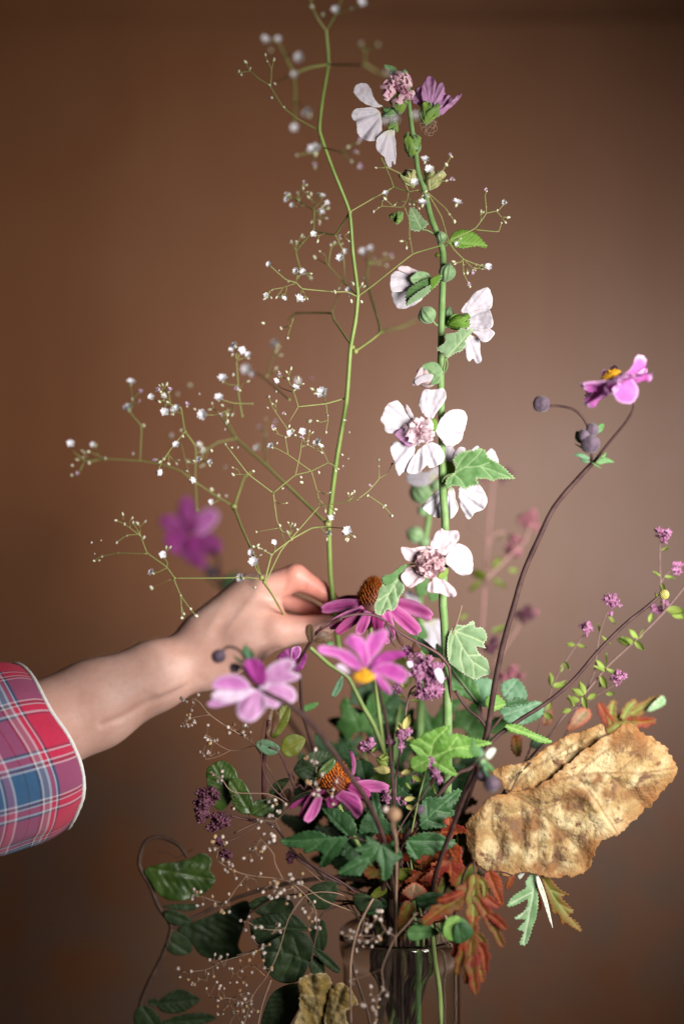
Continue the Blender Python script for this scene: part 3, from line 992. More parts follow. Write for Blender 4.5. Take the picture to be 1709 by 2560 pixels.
def build_arm():
    st = 4.2
    lo = np.array([30, 1370, -345], np.float32)
    hi = np.array([885, 1990, 170], np.float32)
    n = ((hi - lo) / st).astype(int)
    X = (lo[0] + st * np.arange(n[0]))[:, None, None].astype(np.float32)
    Y = (lo[1] + st * np.arange(n[1]))[None, :, None].astype(np.float32)
    Z = (lo[2] + st * np.arange(n[2]))[None, None, :].astype(np.float32)

    def cap(a, b, ra, rb, zs_=1.0):
        a, b = np.array(a, float), np.array(b, float)
        ab = b - a
        t = np.clip(((X - a[0]) * ab[0] + (Y - a[1]) * ab[1] + (Z - a[2]) * ab[2]) / (ab @ ab), 0, 1)
        dx, dy, dz = X - (a[0] + t * ab[0]), Y - (a[1] + t * ab[1]), (Z - (a[2] + t * ab[2])) * zs_
        return np.sqrt(dx * dx + dy * dy + dz * dz) - (ra + (rb - ra) * t)

    def smin(a, b, k):
        h = np.clip(0.5 + 0.5 * (b - a) / k, 0, 1)
        return b + (a - b) * h - k * h * (1 - h)
    groups = {}
    kk = {'arm': 30, 'palm': 26, 'thumb': 9, 'index': 9, 'middle': 8, 'ring': 8, 'little': 8}
    for gname, a, b, ra, rb in ARM:
        f = cap(a, b, ra, rb, 1.12 if gname in ('arm', 'palm') else 1.0)
        groups[gname] = f if gname not in groups else smin(groups[gname], f, kk[gname])
    f = smin(groups['arm'], groups['palm'], 34)
    f = smin(f, groups['thumb'], 16)
    for q in ('index', 'middle', 'ring', 'little'):
        f = smin(f, groups[q], 11 if q == 'index' else 7)

    # grooves and bumps: tendon line under the forearm, wrist bone, knuckle and thumb creases
    def line(pts, rad, amp):
        g_ = None
        if len(pts) == 1:
            pts = [pts[0], (pts[0][0] + 1, pts[0][1], pts[0][2])]
        for a, b in zip(pts, pts[1:]):
            q = cap(a, b, 0, 0)
            g_ = q if g_ is None else np.minimum(g_, q)
        return amp * np.exp(-(g_ / rad) ** 2)
    f = f + line([(255, 1812, -146), (310, 1790, -126), (375, 1756, -98), (440, 1728, -76), (510, 1702, -56)], 9, 8)
    f = f - line([(395, 1738, -92), (455, 1712, -72)], 15, 5)
    f = f - line([(592, 1594, -52)], 30, 6)                                     # thumb base bone
    f = f - line([(660, 1462, -22)], 26, 5) - line([(736, 1432, -22)], 20, 4)    # knuckles
    for q in ((690, 1640), (702, 1632), (680, 1648)):
        f = f + line([(q[0] - 10, q[1] - 18, -40), (q[0] + 6, q[1] + 8, -20)], 4, 3.5)
    f = f + line([(708, 1482, -22), (716, 1446, -36)], 5, 5) + line([(764, 1462, -24), (752, 1484, -20)], 4.5, 4)
    for q in ((730, 1412, -8), (742, 1410, -8), (718, 1416, -10), (808, 1460, -8), (815, 1466, -8)):      # finger joint creases
        f = f + line([q, (q[0] - 4, q[1] + 16, q[2] - 18)], 3.2, 1.6)
    f = f + line([(770, 1545, -38), (774, 1580, -46)], 4, 1.8) + line([(780, 1546, -36), (784, 1580, -44)], 4, 1.8)
    f = f - line([(560, 1500, -30), (520, 1580, -62)], 14, 2.5) - line([(640, 1490, -24), (570, 1570, -62)], 12, 2.5)
    V, F = surface_nets(f)
    V = V * st + lo
    # light smoothing
    nv = len(V)
    for _ in range(3):
        acc = np.zeros_like(V)
        c = np.zeros(nv)
        for i in range(4):
            a, b = F[:, i], F[:, (i + 1) % 4]
            np.add.at(acc, a, V[b])
            np.add.at(acc, b, V[a])
            np.add.at(c, a, 1)
            np.add.at(c, b, 1)
        V = V * 0.5 + 0.5 * acc / np.maximum(c, 1)[:, None]
    W = [P(x, y, HD + z * U) for x, y, z in V]
    me = mesh('person', W, F.tolist())
    bm = bmesh.new()
    bm.from_mesh(me)
    bmesh.ops.recalc_face_normals(bm, faces=bm.faces)
    bm.to_mesh(me)
    bm.free()
    me.polygons.foreach_set('use_smooth', [True] * len(me.polygons))
    red = np.clip((V[:, 0] - 640) / 130, 0, 1) * np.clip((1560 - V[:, 1]) / 60 + 0.4, 0, 1)
    attr(me, 'rad', red)
    return me


def skin_mat():
    m = bpy.data.materials.new('skin')
    m.use_nodes = True
    g = G(m)
    bs = g.n['Principled BSDF']
    co = g.coord()
    c = g.mix(g.maprange(g.noise(co, 28, 4), 0.35, 0.65), (0.50, 0.280, 0.220), (0.56, 0.35, 0.29))
    c = g.mix(g.math('MULTIPLY', g.maprange(g.noise(co, 160, 3), 0.45, 0.7), 0.35), c, (0.48, 0.25, 0.20))
    c = g.mix(g.math('MULTIPLY', g.attr('rad'), 0.8), c, (0.60, 0.20, 0.15))
    f = g.maprange(g.noise(co, 420, 2), 0.70, 0.76)
    c = g.mix(g.math('MULTIPLY', f, 0.35), c, (0.30, 0.14, 0.08))
    g.put(bs.inputs['Base Color'], c)
    bs.inputs['Roughness'].default_value = 0.52
    bs.inputs['Specular IOR Level'].default_value = 0.4
    bs.inputs['Subsurface Weight'].default_value = 0.25
    bs.inputs['Subsurface Radius'].default_value = (1, 0.3, 0.15)
    bs.inputs['Subsurface Scale'].default_value = 0.007
    b = g.node('ShaderNodeBump')
    b.inputs['Strength'].default_value = 0.22
    b.inputs['Distance'].default_value = 0.0004
    v = g.node('ShaderNodeTexVoronoi')
    v.inputs['Scale'].default_value = 650
    g.l.new(co, v.inputs['Vector'])
    g.put(b.inputs['Height'], g.math('ADD', v.outputs['Distance'], g.noise(co, 200, 4)))
    g.l.new(b.outputs[0], bs.inputs['Normal'])
    return m


person = tag(obj('person', build_arm(), None, None, skin_mat()), 'bare forearm and hand pinching a thin green stem, plaid sleeve rolled back', 'person')


def plaid_mat():
    m = bpy.data.materials.new('plaid_flannel')
    m.use_nodes = True
    g = G(m)
    bs = g.n['Principled BSDF']
    uv = g.node('ShaderNodeUVMap', uv_map='UVMap').outputs[0]
    sep = g.node('ShaderNodeSeparateXYZ')
    g.l.new(uv, sep.inputs[0])
    R_, B_, N_, W_, D_, G_, P_ = (0.50, 0.002, 0.050), (0.012, 0.085, 0.20), (0.010, 0.015, 0.055), (0.50, 0.52, 0.60), (0.09, 0.008, 0.035), (0.17, 0.15, 0.21), (0.28, 0.10, 0.20)

    def fr(x, k, o=0.0):
        return g.math('FRACT', g.math('ADD', g.math('MULTIPLY', x, k), o))
    warp = g.ramp(fr(sep.outputs[0], 1.0), [(0.0, R_), (0.24, N_), (0.262, W_), (0.28, R_), (0.32, W_), (0.34, G_), (0.39, W_), (0.408, N_), (0.43, B_), (0.53, N_), (0.542, B_), (0.65, W_), (0.668, P_), (0.73, N_), (0.75, W_), (0.765, B_), (0.91, R_)], 'CONSTANT')
    weft = g.ramp(fr(sep.outputs[1], 6.0, 0.30), [(0.0, B_), (0.24, W_), (0.258, D_), (0.29, W_), (0.306, R_), (0.375, W_), (0.395, D_), (0.42, R_), (0.76, D_), (0.785, W_), (0.802, R_), (0.87, W_), (0.888, D_), (0.92, W_), (0.938, B_)], 'CONSTANT')
    tw = g.node('ShaderNodeTexWave')
    tw.inputs['Scale'].default_value = 60
    tw.inputs['Distortion'].default_value = 0.4
    mp = g.node('ShaderNodeMapping')
    mp.inputs['Scale'].default_value = (1.0, 6.0, 1)
    mp.inputs['Rotation'].default_value = (0, 0, R(40))
    g.l.new(uv, mp.inputs[0])
    g.l.new(mp.outputs[0], tw.inputs[0])
    c = g.mix(g.maprange(tw.outputs['Fac'], 0, 1, 0.44, 0.60), weft, warp)
    nz_ = g.noise(g.coord(), 260, 4)
    c = g.mix(g.math('MULTIPLY', nz_, 0.10), c, (0.36, 0.30, 0.33))
    g.put(bs.inputs['Base Color'], c)
    bs.inputs['Roughness'].default_value = 0.9
    bs.inputs['Sheen Weight'].default_value = 0.05
    b = g.node('ShaderNodeBump')
    b.inputs['Strength'].default_value = 0.5
    b.inputs['Distance'].default_value = 0.0008
    g.put(b.inputs['Height'], g.math('ADD', tw.outputs['Fac'], nz_))
    g.l.new(b.outputs[0], bs.inputs['Normal'])
    return m


def sleeve():
    pm = plaid_mat()
    c0 = P(92, 1870, HD - 20 * U)
    ax = Vector((0.954 * 0.82, 0.57, 0.30 * 0.82)).normalized()
    e1 = Vector((-0.30, 0, 0.954))
    e1 = (e1 - ax * e1.dot(ax)).normalized()
    e2 = ax.cross(e1)
    Rr = 240 * U
    seg = 96

    def shell(prof, name, parent, seed, m, wob=0.03, closed=False):
        V, F, UV = [], [], []
        for i, (s, r) in enumerate(prof):
            for k in range(seg):
                a = 2 * math.pi * k / seg
                dr = e1 * math.cos(a) + e2 * math.sin(a)
                nn = noise.noise(Vector((math.cos(a) * 1.6, math.sin(a) * 1.6, seed + s * 9))) + 0.4 * noise.noise(Vector((math.cos(a) * 4, math.sin(a) * 4, seed + s * 30)))
                ss = s + 0.010 * noise.noise(Vector((math.cos(a), math.sin(a), seed + 4)))
                cr = wob * 0.22 * noise.noise(Vector((math.cos(a) * 7 + s * 40, math.sin(a) * 7, seed + s * 60))) if s < -0.004 else 0
                V.append(c0 + ax * ss + dr * r * Rr * (1 + wob * nn + cr) + e1 * (-0.10 * ss))
                UV.append((-s / 0.092, k / seg))
        n = len(prof)
        rng = n if closed else n - 1
        for i in range(rng):
            for k in range(seg):
                F.append((i * seg + k, i * seg + (k + 1) % seg, ((i + 1) % n) * seg + (k + 1) % seg, ((i + 1) % n) * seg + k))
        me = mesh(name, V, F)
        ul = me.uv_layers.new(name='UVMap')
        for p in me.polygons:
            ks = [v % seg for v in p.vertices]
            for li, vi in zip(p.loop_indices, p.vertices):
                u, v_ = UV[vi]
                if v_ == 0 and max(ks) == seg - 1:
                    v_ = 1.0
                ul.data[li].uv = (u, v_)
        return obj(name, me, parent, None, m)
    # sleeve tube behind the turned-back cuff
    pr = [(-0.30 + 0.012 * i, 0.97 + 0.015 * math.sin(i * 0.9)) for i in range(22)]
    sl = shell(pr, 'sleeve', person, 2.0, pm, 0.05)
    md = sl.modifiers.new('thickness', 'SOLIDIFY')
    md.thickness = 0.0012
    cuff = [(0.0 - 0.004 * i, 1.03 - 0.09 * math.exp(-i / 2.6) - 0.0008 * i) for i in range(23)]
    cuff = [(0.0, 0.915), (0.0015, 0.922), (0.0022, 0.931), (0.001, 0.937)] + cuff[1:] + [(-0.0905, 0.975), (-0.089, 0.95)]
    inner = [(-0.085, 0.945), (-0.06, 0.945), (-0.03, 0.935), (-0.01, 0.918)]
    shell(cuff + inner, 'cuff', sl, 5.0, pm, 0.040, True)
    pts = []
    for k in range(seg):
        a = 2 * math.pi * k / seg
        dr = e1 * math.cos(a) + e2 * math.sin(a)
        s = 0.001
        nn = noise.noise(Vector((math.cos(a) * 1.6, math.sin(a) * 1.6, 5.0 + s * 9))) + 0.4 * noise.noise(Vector((math.cos(a) * 4, math.sin(a) * 4, 5.0 + s * 30)))
        ss = s + 0.010 * noise.noise(Vector((math.cos(a), math.sin(a), 9.0)))
        pts.append(c0 + ax * (ss + 0.0012) + dr * 0.936 * Rr * (1 + 0.040 * nn) + e1 * (-0.10 * ss))
    M('hem_white', (0.72, 0.69, 0.66), (0.60, 0.58, 0.58), rough=0.9, nscale=400, bump=0.6, bscale=900)
    tube('hem', pts + [pts[0]], 0.0019, 0.0019, MATS['hem_white'], sl, 6, 1, 0.25, curve=False)
    return sl


sleeve()
# fine forearm hairs, rooted on the skin
bag = Bag()
rn = random.Random(3)
vv = person.data.vertices
cand = [v for v in vv if P(200, 1700, 0).x < v.co.x < P(520, 1700, 0).x and v.normal.z > 0.15 and v.normal.y < 0.5]
for v in rn.sample(cand, min(260, len(cand))):
    a = v.co.copy()
    dr = (Vector((0.9, -0.1, 0.25)) - v.normal * Vector((0.9, -0.1, 0.25)).dot(v.normal)).normalized()
    ln = rn.uniform(0.003, 0.0075)
    b = a + dr * ln + v.normal * ln * 0.35 + Vector((rn.uniform(-1, 1), rn.uniform(-1, 1), rn.uniform(-1, 1))) * 0.0009
    V, F = tube_geo([a, a.lerp(b, 0.5) + v.normal * ln * 0.10, b], 0.00003, 0.00001, 3)
    bag.add(V, F)
hr = bag.build('arm_hair', person, 'hair')
hr['kind'] = 'stuff'

# ================================================================== fresh baby's breath held by the hand
gyp = thing('babys_breath', P(852, 1640, HD), 'tall airy green stem with tiny white blossoms pinched by the hand', 'flower')


def gyp_meshes():
    out = {}
    for key, npet, op, mats in (('f', 9, 0.55, ('gyp_white', 'gyp_bud')), ('p', 6, 1.15, ('gyp_pink', 'gyp_bud'))):
        V, F, mi = [], [], []
        for i in range(npet):
            pv, pf, _ = petal_geo(0.52, 0.34, cup=0.25, curl=-0.12, nu=4, nv=2, tipw=0.75)
            mt = Matrix.Rotation(2 * math.pi * i / npet, 4, 'Z') @ Matrix.Translation((0.05, 0, 0.08)) @ Matrix.Rotation(-op - 0.25 * (i % 2), 4, 'Y')
            o = len(V)
            V += [mt @ v for v in pv]
            F += [tuple(k + o for k in f) for f in pf]
            mi += [0] * len(pf)
        pv, pf = lathe_geo([(0.03, -0.34), (0.10, -0.28), (0.15, -0.12), (0.13, 0.02), (0.06, 0.10)], 8)
        o = len(V)
        V += pv
        F += [tuple(k + o for k in f) for f in pf]
        mi += [1] * len(pf)
        me = mesh('small_flower', V, F)
        for q in mats:
            me.materials.append(MATS[q])
        me.polygons.foreach_set('material_index', mi)
        out[key] = me
    pv, pf = lathe_geo([(0.05, -0.5), (0.22, -0.38), (0.30, -0.1), (0.27, 0.15), (0.16, 0.38), (0.05, 0.5)], 9, 5, 0.08)
    me = mesh('small_bud', pv, pf)
    me.materials.append(MATS['gyp_bud'])
    me.materials.append(MATS['gyp_pink'])
    me.polygons.foreach_set('material_index', [1 if p.center.z > 0.42 else 0 for p in me.polygons])
    out['b'] = me
    return out


GM = gyp_meshes()


def gflower(parent, tile, d, x, y, s, kind, direction=None):
    px, py = T1(tile, x, y)
    o = obj('flower' if kind != 'b' else 'bud', GM[kind], parent, P(px, py, d) - worldloc(parent))
    q = s * K * (FOC + d)
    o.scale = (q, q, q)
    dr = Vector(direction) if direction else Vector((random.uniform(-0.8, 0.8), random.uniform(-1.5, -0.5), random.uniform(-0.1, 0.8)))
    o.rotation_mode = 'QUATERNION'
    o.rotation_quaternion = dr.normalized().to_track_quat('Z', 'Y') @ Matrix.Rotation(random.random() * 6, 3, 'Z').to_quaternion()
    return o


mainA = T('A', [(617, 150), (628, 310), (600, 480), (585, 640), (650, 830), (730, 1035), (748, 1240), (772, 1440)])
mainB = T('B', [(1545, 0), (1520, 140), (1500, 400), (1450, 700), (1415, 1000), (1422, 1250), (1437, 1385)])
mp_ = mainA + mainB + [(838, 1560), (850, 1640)]
mdz = [-0.085, -0.075, -0.06, -0.045, -0.022, -0.008, 0.0, 0.006] + [0.008, 0.010, 0.016, 0.024, 0.034, HD - 0.012, HD - 0.009] + [HD - 0.004, HD]
tube('stem', [P(x, y, d) for (x, y), d in zip(mp_, mdz)], 3.2 * U, 7.2 * U, MATS['gyp_main'], gyp, 9, 8, ten=0.55)


def main_d(py):
    for (a, da), (b, db) in zip(zip(mp_, mdz), list(zip(mp_, mdz))[1:]):
        if a[1] <= py <= b[1]:
            return da + (db - da) * (py - a[1]) / max(b[1] - a[1], 1e-6)
    return mdz[0]


GB = [  # tile, d0, d1, radius px, points
    ('A', -.085, -.10, 2.4, [(617, 150), (575, 90), (547, 30), (540, -20)]), ('A', -.085, -.11, 2.2, [(617, 150), (665, 70), (690, 0), (700, -40)]), ('A', -.10, -.12, 1.7, [(665, 70), (740, 40), (795, 15)]),
    ('A', -.075, -.12, 4.2, [(628, 315), (540, 330), (460, 360)]), ('A', -.12, -.15, 2.6, [(460, 360), (405, 250), (380, 200), (315, 200)]), ('A', -.12, -.14, 3.2, [(460, 360), (465, 440), (465, 560), (460, 620)]),
    ('A', -.12, -.16, 1.8, [(465, 480), (500, 520), (530, 560)]), ('A', -.12, -.10, 2.0, [(460, 360), (400, 390), (365, 405)]), ('A', -.12, -.15, 1.8, [(420, 270), (460, 280), (490, 285)]),
    ('A', -.045, -.03, 2.2, [(585, 640), (490, 590), (410, 530), (365, 460), (340, 420), (280, 380), (245, 350), (195, 355)]), ('A', -.03, -.03, 1.6, [(345, 420), (350, 340), (325, 290), (318, 260)]),
    ('A', -.03, -.03, 1.4, [(350, 340), (362, 285)]), ('A', -.03, -.03, 1.4, [(245, 350), (222, 305)]),
    ('A', -.075, -.17, 2.6, [(630, 316), (740, 318), (805, 315), (805, 260), (785, 215)]), ('A', -.16, -.17, 2.6, [(810, 245), (870, 220)]), ('A', -.17, -.16, 2.6, [(805, 315), (880, 360), (930, 370)]),
    ('A', -.04, -.10, 2.0, [(588, 670), (590, 720), (560, 745)]), ('A', -.10, -.11, 1.5, [(560, 745), (475, 760)]), ('A', -.10, -.11, 1.5, [(560, 760), (560, 815)]),
    ('A', -.035, -.09, 1.8, [(612, 725), (690, 745)]), ('A', -.09, -.10, 1.6, [(690, 745), (725, 715), (775, 695)]), ('A', -.09, -.10, 1.4, [(690, 745), (770, 745)]), ('A', -.09, -.10, 1.6, [(690, 745), (740, 790), (785, 820)]),
    ('A', -.008, .03, 3.4, [(733, 1040), (660, 1150), (555, 1130)]), ('A', .03, .07, 2.6, [(555, 1130), (555, 1030), (480, 985), (435, 955)]), ('A', .05, .08, 1.6, [(555, 1030), (580, 955)]), ('A', .05, .08, 1.4, [(555, 1030), (590, 1045)]),
    ('A', .06, .06, 1.6, [(480, 985), (478, 945)]), ('A', .03, .06, 2.2, [(555, 1130), (470, 1230), (490, 1310), (540, 1360)]), ('A', .05, .05, 1.5, [(470, 1230), (445, 1185)]), ('A', .05, .05, 1.5, [(470, 1225), (468, 1190)]),
    ('A', .02, .05, 2.0, [(660, 1150), (700, 1230), (710, 1390)]),
    ('A', -.008, -.01, 2.2, [(733, 1038), (850, 970), (945, 915), (905, 810), (885, 770)]), ('A', -.01, -.03, 2.0, [(945, 915), (1020, 940), (990, 870), (980, 850), (905, 815)]), ('A', -.01, -.01, 1.2, [(905, 822), (860, 822)]),
    ('A', -.02, -.02, 1.4, [(1020, 940), (1070, 930)]), ('A', -.02, -.015, 1.5, [(1020, 945), (1015, 975), (990, 1015), (890, 1010), (850, 1035)]), ('A', -.015, -.015, 1.2, [(890, 1010), (893, 980)]), ('A', -.02, -.02, 1.4, [(1020, 970), (1045, 1000)]),
    ('A', -.02, -.02, 1.4, [(1000, 1015), (1025, 1080), (1025, 1150), (1040, 1240)]), ('A', -.02, -.02, 1.5, [(1110, 940), (1200, 1020), (1245, 1085)]), ('A', -.02, -.02, 1.7, [(1110, 940), (1180, 1060), (1215, 1180)]),
    ('A', -.02, -.02, 1.8, [(1215, 1180), (1240, 1220), (1290, 1270), (1350, 1295), (1410, 1310)]), ('A', -.02, -.02, 1.3, [(1290, 1270), (1345, 1325)]), ('A', -.02, -.02, 1.6, [(1285, 1265), (1290, 1340), (1320, 1400)]),
    ('A', -.03, -.03, 1.4, [(1180, 850), (1205, 805), (1230, 765)]), ('A', -.03, -.03, 1.4, [(1170, 890), (1240, 880)]),
    ('A', .006, -.015, 2.6, [(775, 1450), (850, 1395), (1040, 1245), (1170, 1205), (1215, 1180)]), ('A', -.015, -.01, 1.7, [(1215, 1180), (1345, 1120), (1400, 1045), (1395, 960), (1402, 930)]),
    ('A', -.01, -.01, 1.4, [(1400, 1045), (1460, 1030), (1495, 990)]), ('A', -.01, -.01, 1.5, [(1345, 1125), (1460, 1135), (1475, 1090)]),
    ('A', .006, -.02, 2.2, [(772, 1455), (720, 1430), (660, 1430), (500, 1415), (470, 1385), (420, 1370), (340, 1300)]), ('A', -.01, -.02, 1.4, [(500, 1415), (480, 1470)]), ('A', -.01, -.02, 1.4, [(470, 1385), (475, 1330)]),
    ('A', -.01, -.02, 1.3, [(400, 1410), (350, 1420), (318, 1450)]), ('A', -.01, -.01, 1.3, [(470, 1388), (400, 1410)]), ('A', .05, .06, 2.2, [(710, 1390), (630, 1300), (640, 1220), (655, 1190)]), ('A', .05, .07, 1.4, [(630, 1300), (560, 1260)]),
    ('A', .01, .05, 2.0, [(772, 1450), (710, 1390)]),
    ('X', .012, .12, 4.5, [(888, 878), (951, 829), (916, 705), (920, 660)]), ('X', .12, .14, 2.0, [(920, 660), (908, 633)]), ('X', .12, .14, 2.0, [(920, 658), (960, 662)]), ('X', .12, .14, 2.0, [(920, 658), (978, 645)]), ('X', .12, .14, 2.0, [(920, 655), (926, 626)]),
    ('X', .09, .20, 4.5, [(951, 829), (1010, 815), (1042, 798)]),
    ('X', .012, .10, 3.8, [(881, 868), (835, 800), (828, 783), (740, 783), (722, 800)]), ('X', .08, .10, 2.4, [(828, 783), (847, 735)]), ('X', .02, .03, 1.7, [(733, 795), (718, 843)]), ('X', .02, .03, 1.4, [(726, 815), (702, 820)]),
    # lower half
    ('B', .03, .13, 6.0, [(1408, 1000), (1110, 715), (960, 580), (920, 510), (880, 460)]), ('B', .10, .16, 3.0, [(1110, 715), (1100, 560), (1080, 520)]), ('B', .11, .10, 3.0, [(960, 580), (870, 600), (800, 650), (785, 690)]),
    ('B', .0, -.01, 2.2, [(1142, 848), (1020, 755), (950, 665), (900, 600)]), ('B', 0, 0, 1.3, [(1020, 757), (945, 757)]), ('B', 0, .01, 2.2, [(1142, 848), (1160, 980), (1200, 1085)]),
    ('B', .0, .0, 2.0, [(1142, 848), (1250, 760), (1330, 740), (1410, 700), (1445, 715)]), ('B', 0, 0, 1.6, [(1250, 765), (1275, 650), (1285, 560)]), ('B', 0, 0, 1.6, [(1325, 738), (1215, 660), (1160, 630), (1125, 620)]),
    ('B', 0, 0, 1.4, [(1215, 660), (1200, 575), (1150, 555)]), ('B', 0, .02, 1.8, [(1330, 745), (1360, 850), (1370, 910)]), ('B', 0, 0, 1.3, [(1365, 610), (1390, 650), (1412, 700)]), ('B', 0, 0, 1.2, [(1280, 625), (1310, 610)]),
    ('B', .02, .0, 2.6, [(1500, 382), (1400, 410), (1265, 425)]), ('B', 0, .0, 1.7, [(1265, 425), (1245, 360), (1215, 290)]), ('B', 0, 0, 1.5, [(1265, 425), (1220, 500)]), ('B', 0, 0, 1.6, [(1215, 540), (1140, 430), (1120, 370)]),
    ('B', .0, .0, 1.5, [(1400, 410), (1410, 490), (1400, 545)]), ('B', 0, -.03, 1.5, [(1395, 405), (1390, 360)]), ('B', .0, .03, 1.4, [(1240, 355), (1185, 335), (1150, 305)]), ('B', .06, .15, 2.6, [(1220, 390), (1150, 330), (1080, 270), (1020, 250)]),
    ('B', .10, .16, 2.6, [(1110, 275), (1140, 180), (1158, 130)]), ('B', .06, .05, 2.6, [(990, 470), (975, 380), (965, 240), (960, 160)]), ('B', .05, .05, 1.6, [(972, 320), (920, 315), (895, 295)]), ('B', .05, .05, 1.4, [(965, 200), (985, 150)]),
    ('B', .05, .04, 2.0, [(1040, 410), (950, 408), (890, 390)]), ('B', .05, .03, 1.6, [(950, 410), (950, 460)]), ('B', .04, .03, 1.6, [(930, 440), (860, 465), (805, 465)]),
    ('B', .10, .03, 2.8, [(768, 930), (760, 770), (762, 620), (710, 545), (690, 430), (640, 415), (610, 400)]), ('B', .03, .03, 1.5, [(640, 415), (632, 355)]), ('B', .03, .03, 1.5, [(612, 402), (590, 355)]), ('B', .03, .03, 1.4, [(615, 410), (610, 450)]),
    ('B', .04, .02, 2.0, [(712, 545), (650, 620), (600, 690), (578, 740)]), ('B', .05, .02, 1.5, [(690, 600), (715, 700), (742, 785)]), ('B', .04, .04, 1.3, [(630, 650), (632, 700)]), ('B', .05, .03, 1.5, [(760, 690), (785, 680)]),
    ('B', .06, .09, 2.8, [(950, 915), (860, 860), (770, 800), (690, 740), (590, 705), (490, 690), (320, 680), (220, 690), (160, 640)]), ('B', .09, .09, 2.0, [(220, 690), (195, 740), (180, 755)]), ('B', .09, .09, 1.8, [(320, 680), (240, 645)]), ('B', .09, .09, 2.0, [(300, 682), (240, 700)]),
    ('B', .08, .07, 2.2, [(490, 688), (497, 520), (455, 470), (435, 440)]), ('B', .07, .07, 1.6, [(440, 440), (460, 385), (490, 350)]), ('B', .07, .07, 1.6, [(455, 395), (445, 315)]),
    ('B', .06, .10, 4.2, [(950, 920), (1000, 770), (1045, 740)]), ('B', .06, -.02, 5.0, [(950, 915), (985, 1010), (1030, 1110), (1085, 1265)]), ('B', -.02, .058, 4.0, [(1085, 1262), (1100, 1290), (1140, 1350), (1195, 1447), (1225, 1480)]),
    ('B', -.02, .0, 3.4, [(1100, 1285), (1135, 1150), (1230, 1075)]), ('B', 0, .03, 2.8, [(1230, 1075), (1330, 1020), (1410, 1012)]), ('B', .03, 0, 1.8, [(1410, 1015), (1480, 1020), (1510, 1030)]),
    ('B', -.01, -.02, 2.0, [(1135, 1150), (1080, 1120), (1045, 1110)]), ('B', -.02, .02, 2.4, [(1105, 1285), (1180, 1130), (1370, 910)]), ('B', 0, 0, 1.1, [(1165, 1020), (1060, 1038)]), ('B', -.015, -.02, 1.8, [(1085, 1262), (1060, 1220), (1050, 1190)]),
    ('B', .02, 0.0, 1.8, [(1370, 910), (1450, 900), (1560, 880)]), ('B', 0.0, -.01, 1.4, [(1230, 1075), (1210, 1040)]),
    ('C', 0, 0, 1.8, [(-8, 1446), (40, 1410), (90, 1350), (90, 1260)]), ('C', 0, 0, 1.4, [(90, 1350), (130, 1325), (155, 1280)]), ('C', 0, 0, 1.5, [(30, 1425), (110, 1480), (155, 1530)]),
    ('B', -.02, -.03, 2.2, [(1085, 1270), (1020, 1262), (850, 1265), (660, 1265)]), ('B', -.03, -.03, 2.0, [(660, 1265), (620, 1210), (525, 1140), (495, 1060), (455, 990)]), ('B', -.03, -.03, 1.5, [(495, 1060), (415, 1000), (370, 980)]),
    ('B', -.03, -.03, 1.4, [(490, 1050), (425, 1055), (375, 1090)]), ('B', -.03, -.01, 1.6, [(525, 1145), (385, 1142), (300, 1158), (265, 1180)]), ('B', -.03, -.03, 1.5, [(620, 1215), (625, 1190), (600, 1150)]), ('B', -.03, -.03, 1.5, [(620, 1215), (580, 1235), (550, 1240)]),
    ('B', -.03, -.02, 1.0, [(640, 1272), (545, 1312)]), ('B', -.03, -.03, 1.8, [(655, 1268), (690, 1350), (735, 1415), (765, 1450)]), ('B', -.03, -.03, 1.6, [(690, 1350), (695, 1460)]), ('B', -.03, -.03, 1.2, [(693, 1400), (705, 1440)]),
]
for (t, d0, d1, r, pts) in GB:
    tube('branch', stem_pts(t, pts, d0, d1), r * U * (0.9 if r < 3 else 0.78), r * U * 0.6, MATS['gyp_stem'], gyp, 6, 5, 0.12, ten=0.35)
    q = T(t, pts)
    if r > 1.9:                                           # swollen joint at the fork
        V, F = sph_geo(r * 1.7 * U, 7, 5)
        obj('joint', mesh('joint', V, F), gyp, P(*q[0], d0) - gyp.location, MATS['gyp_stem'])
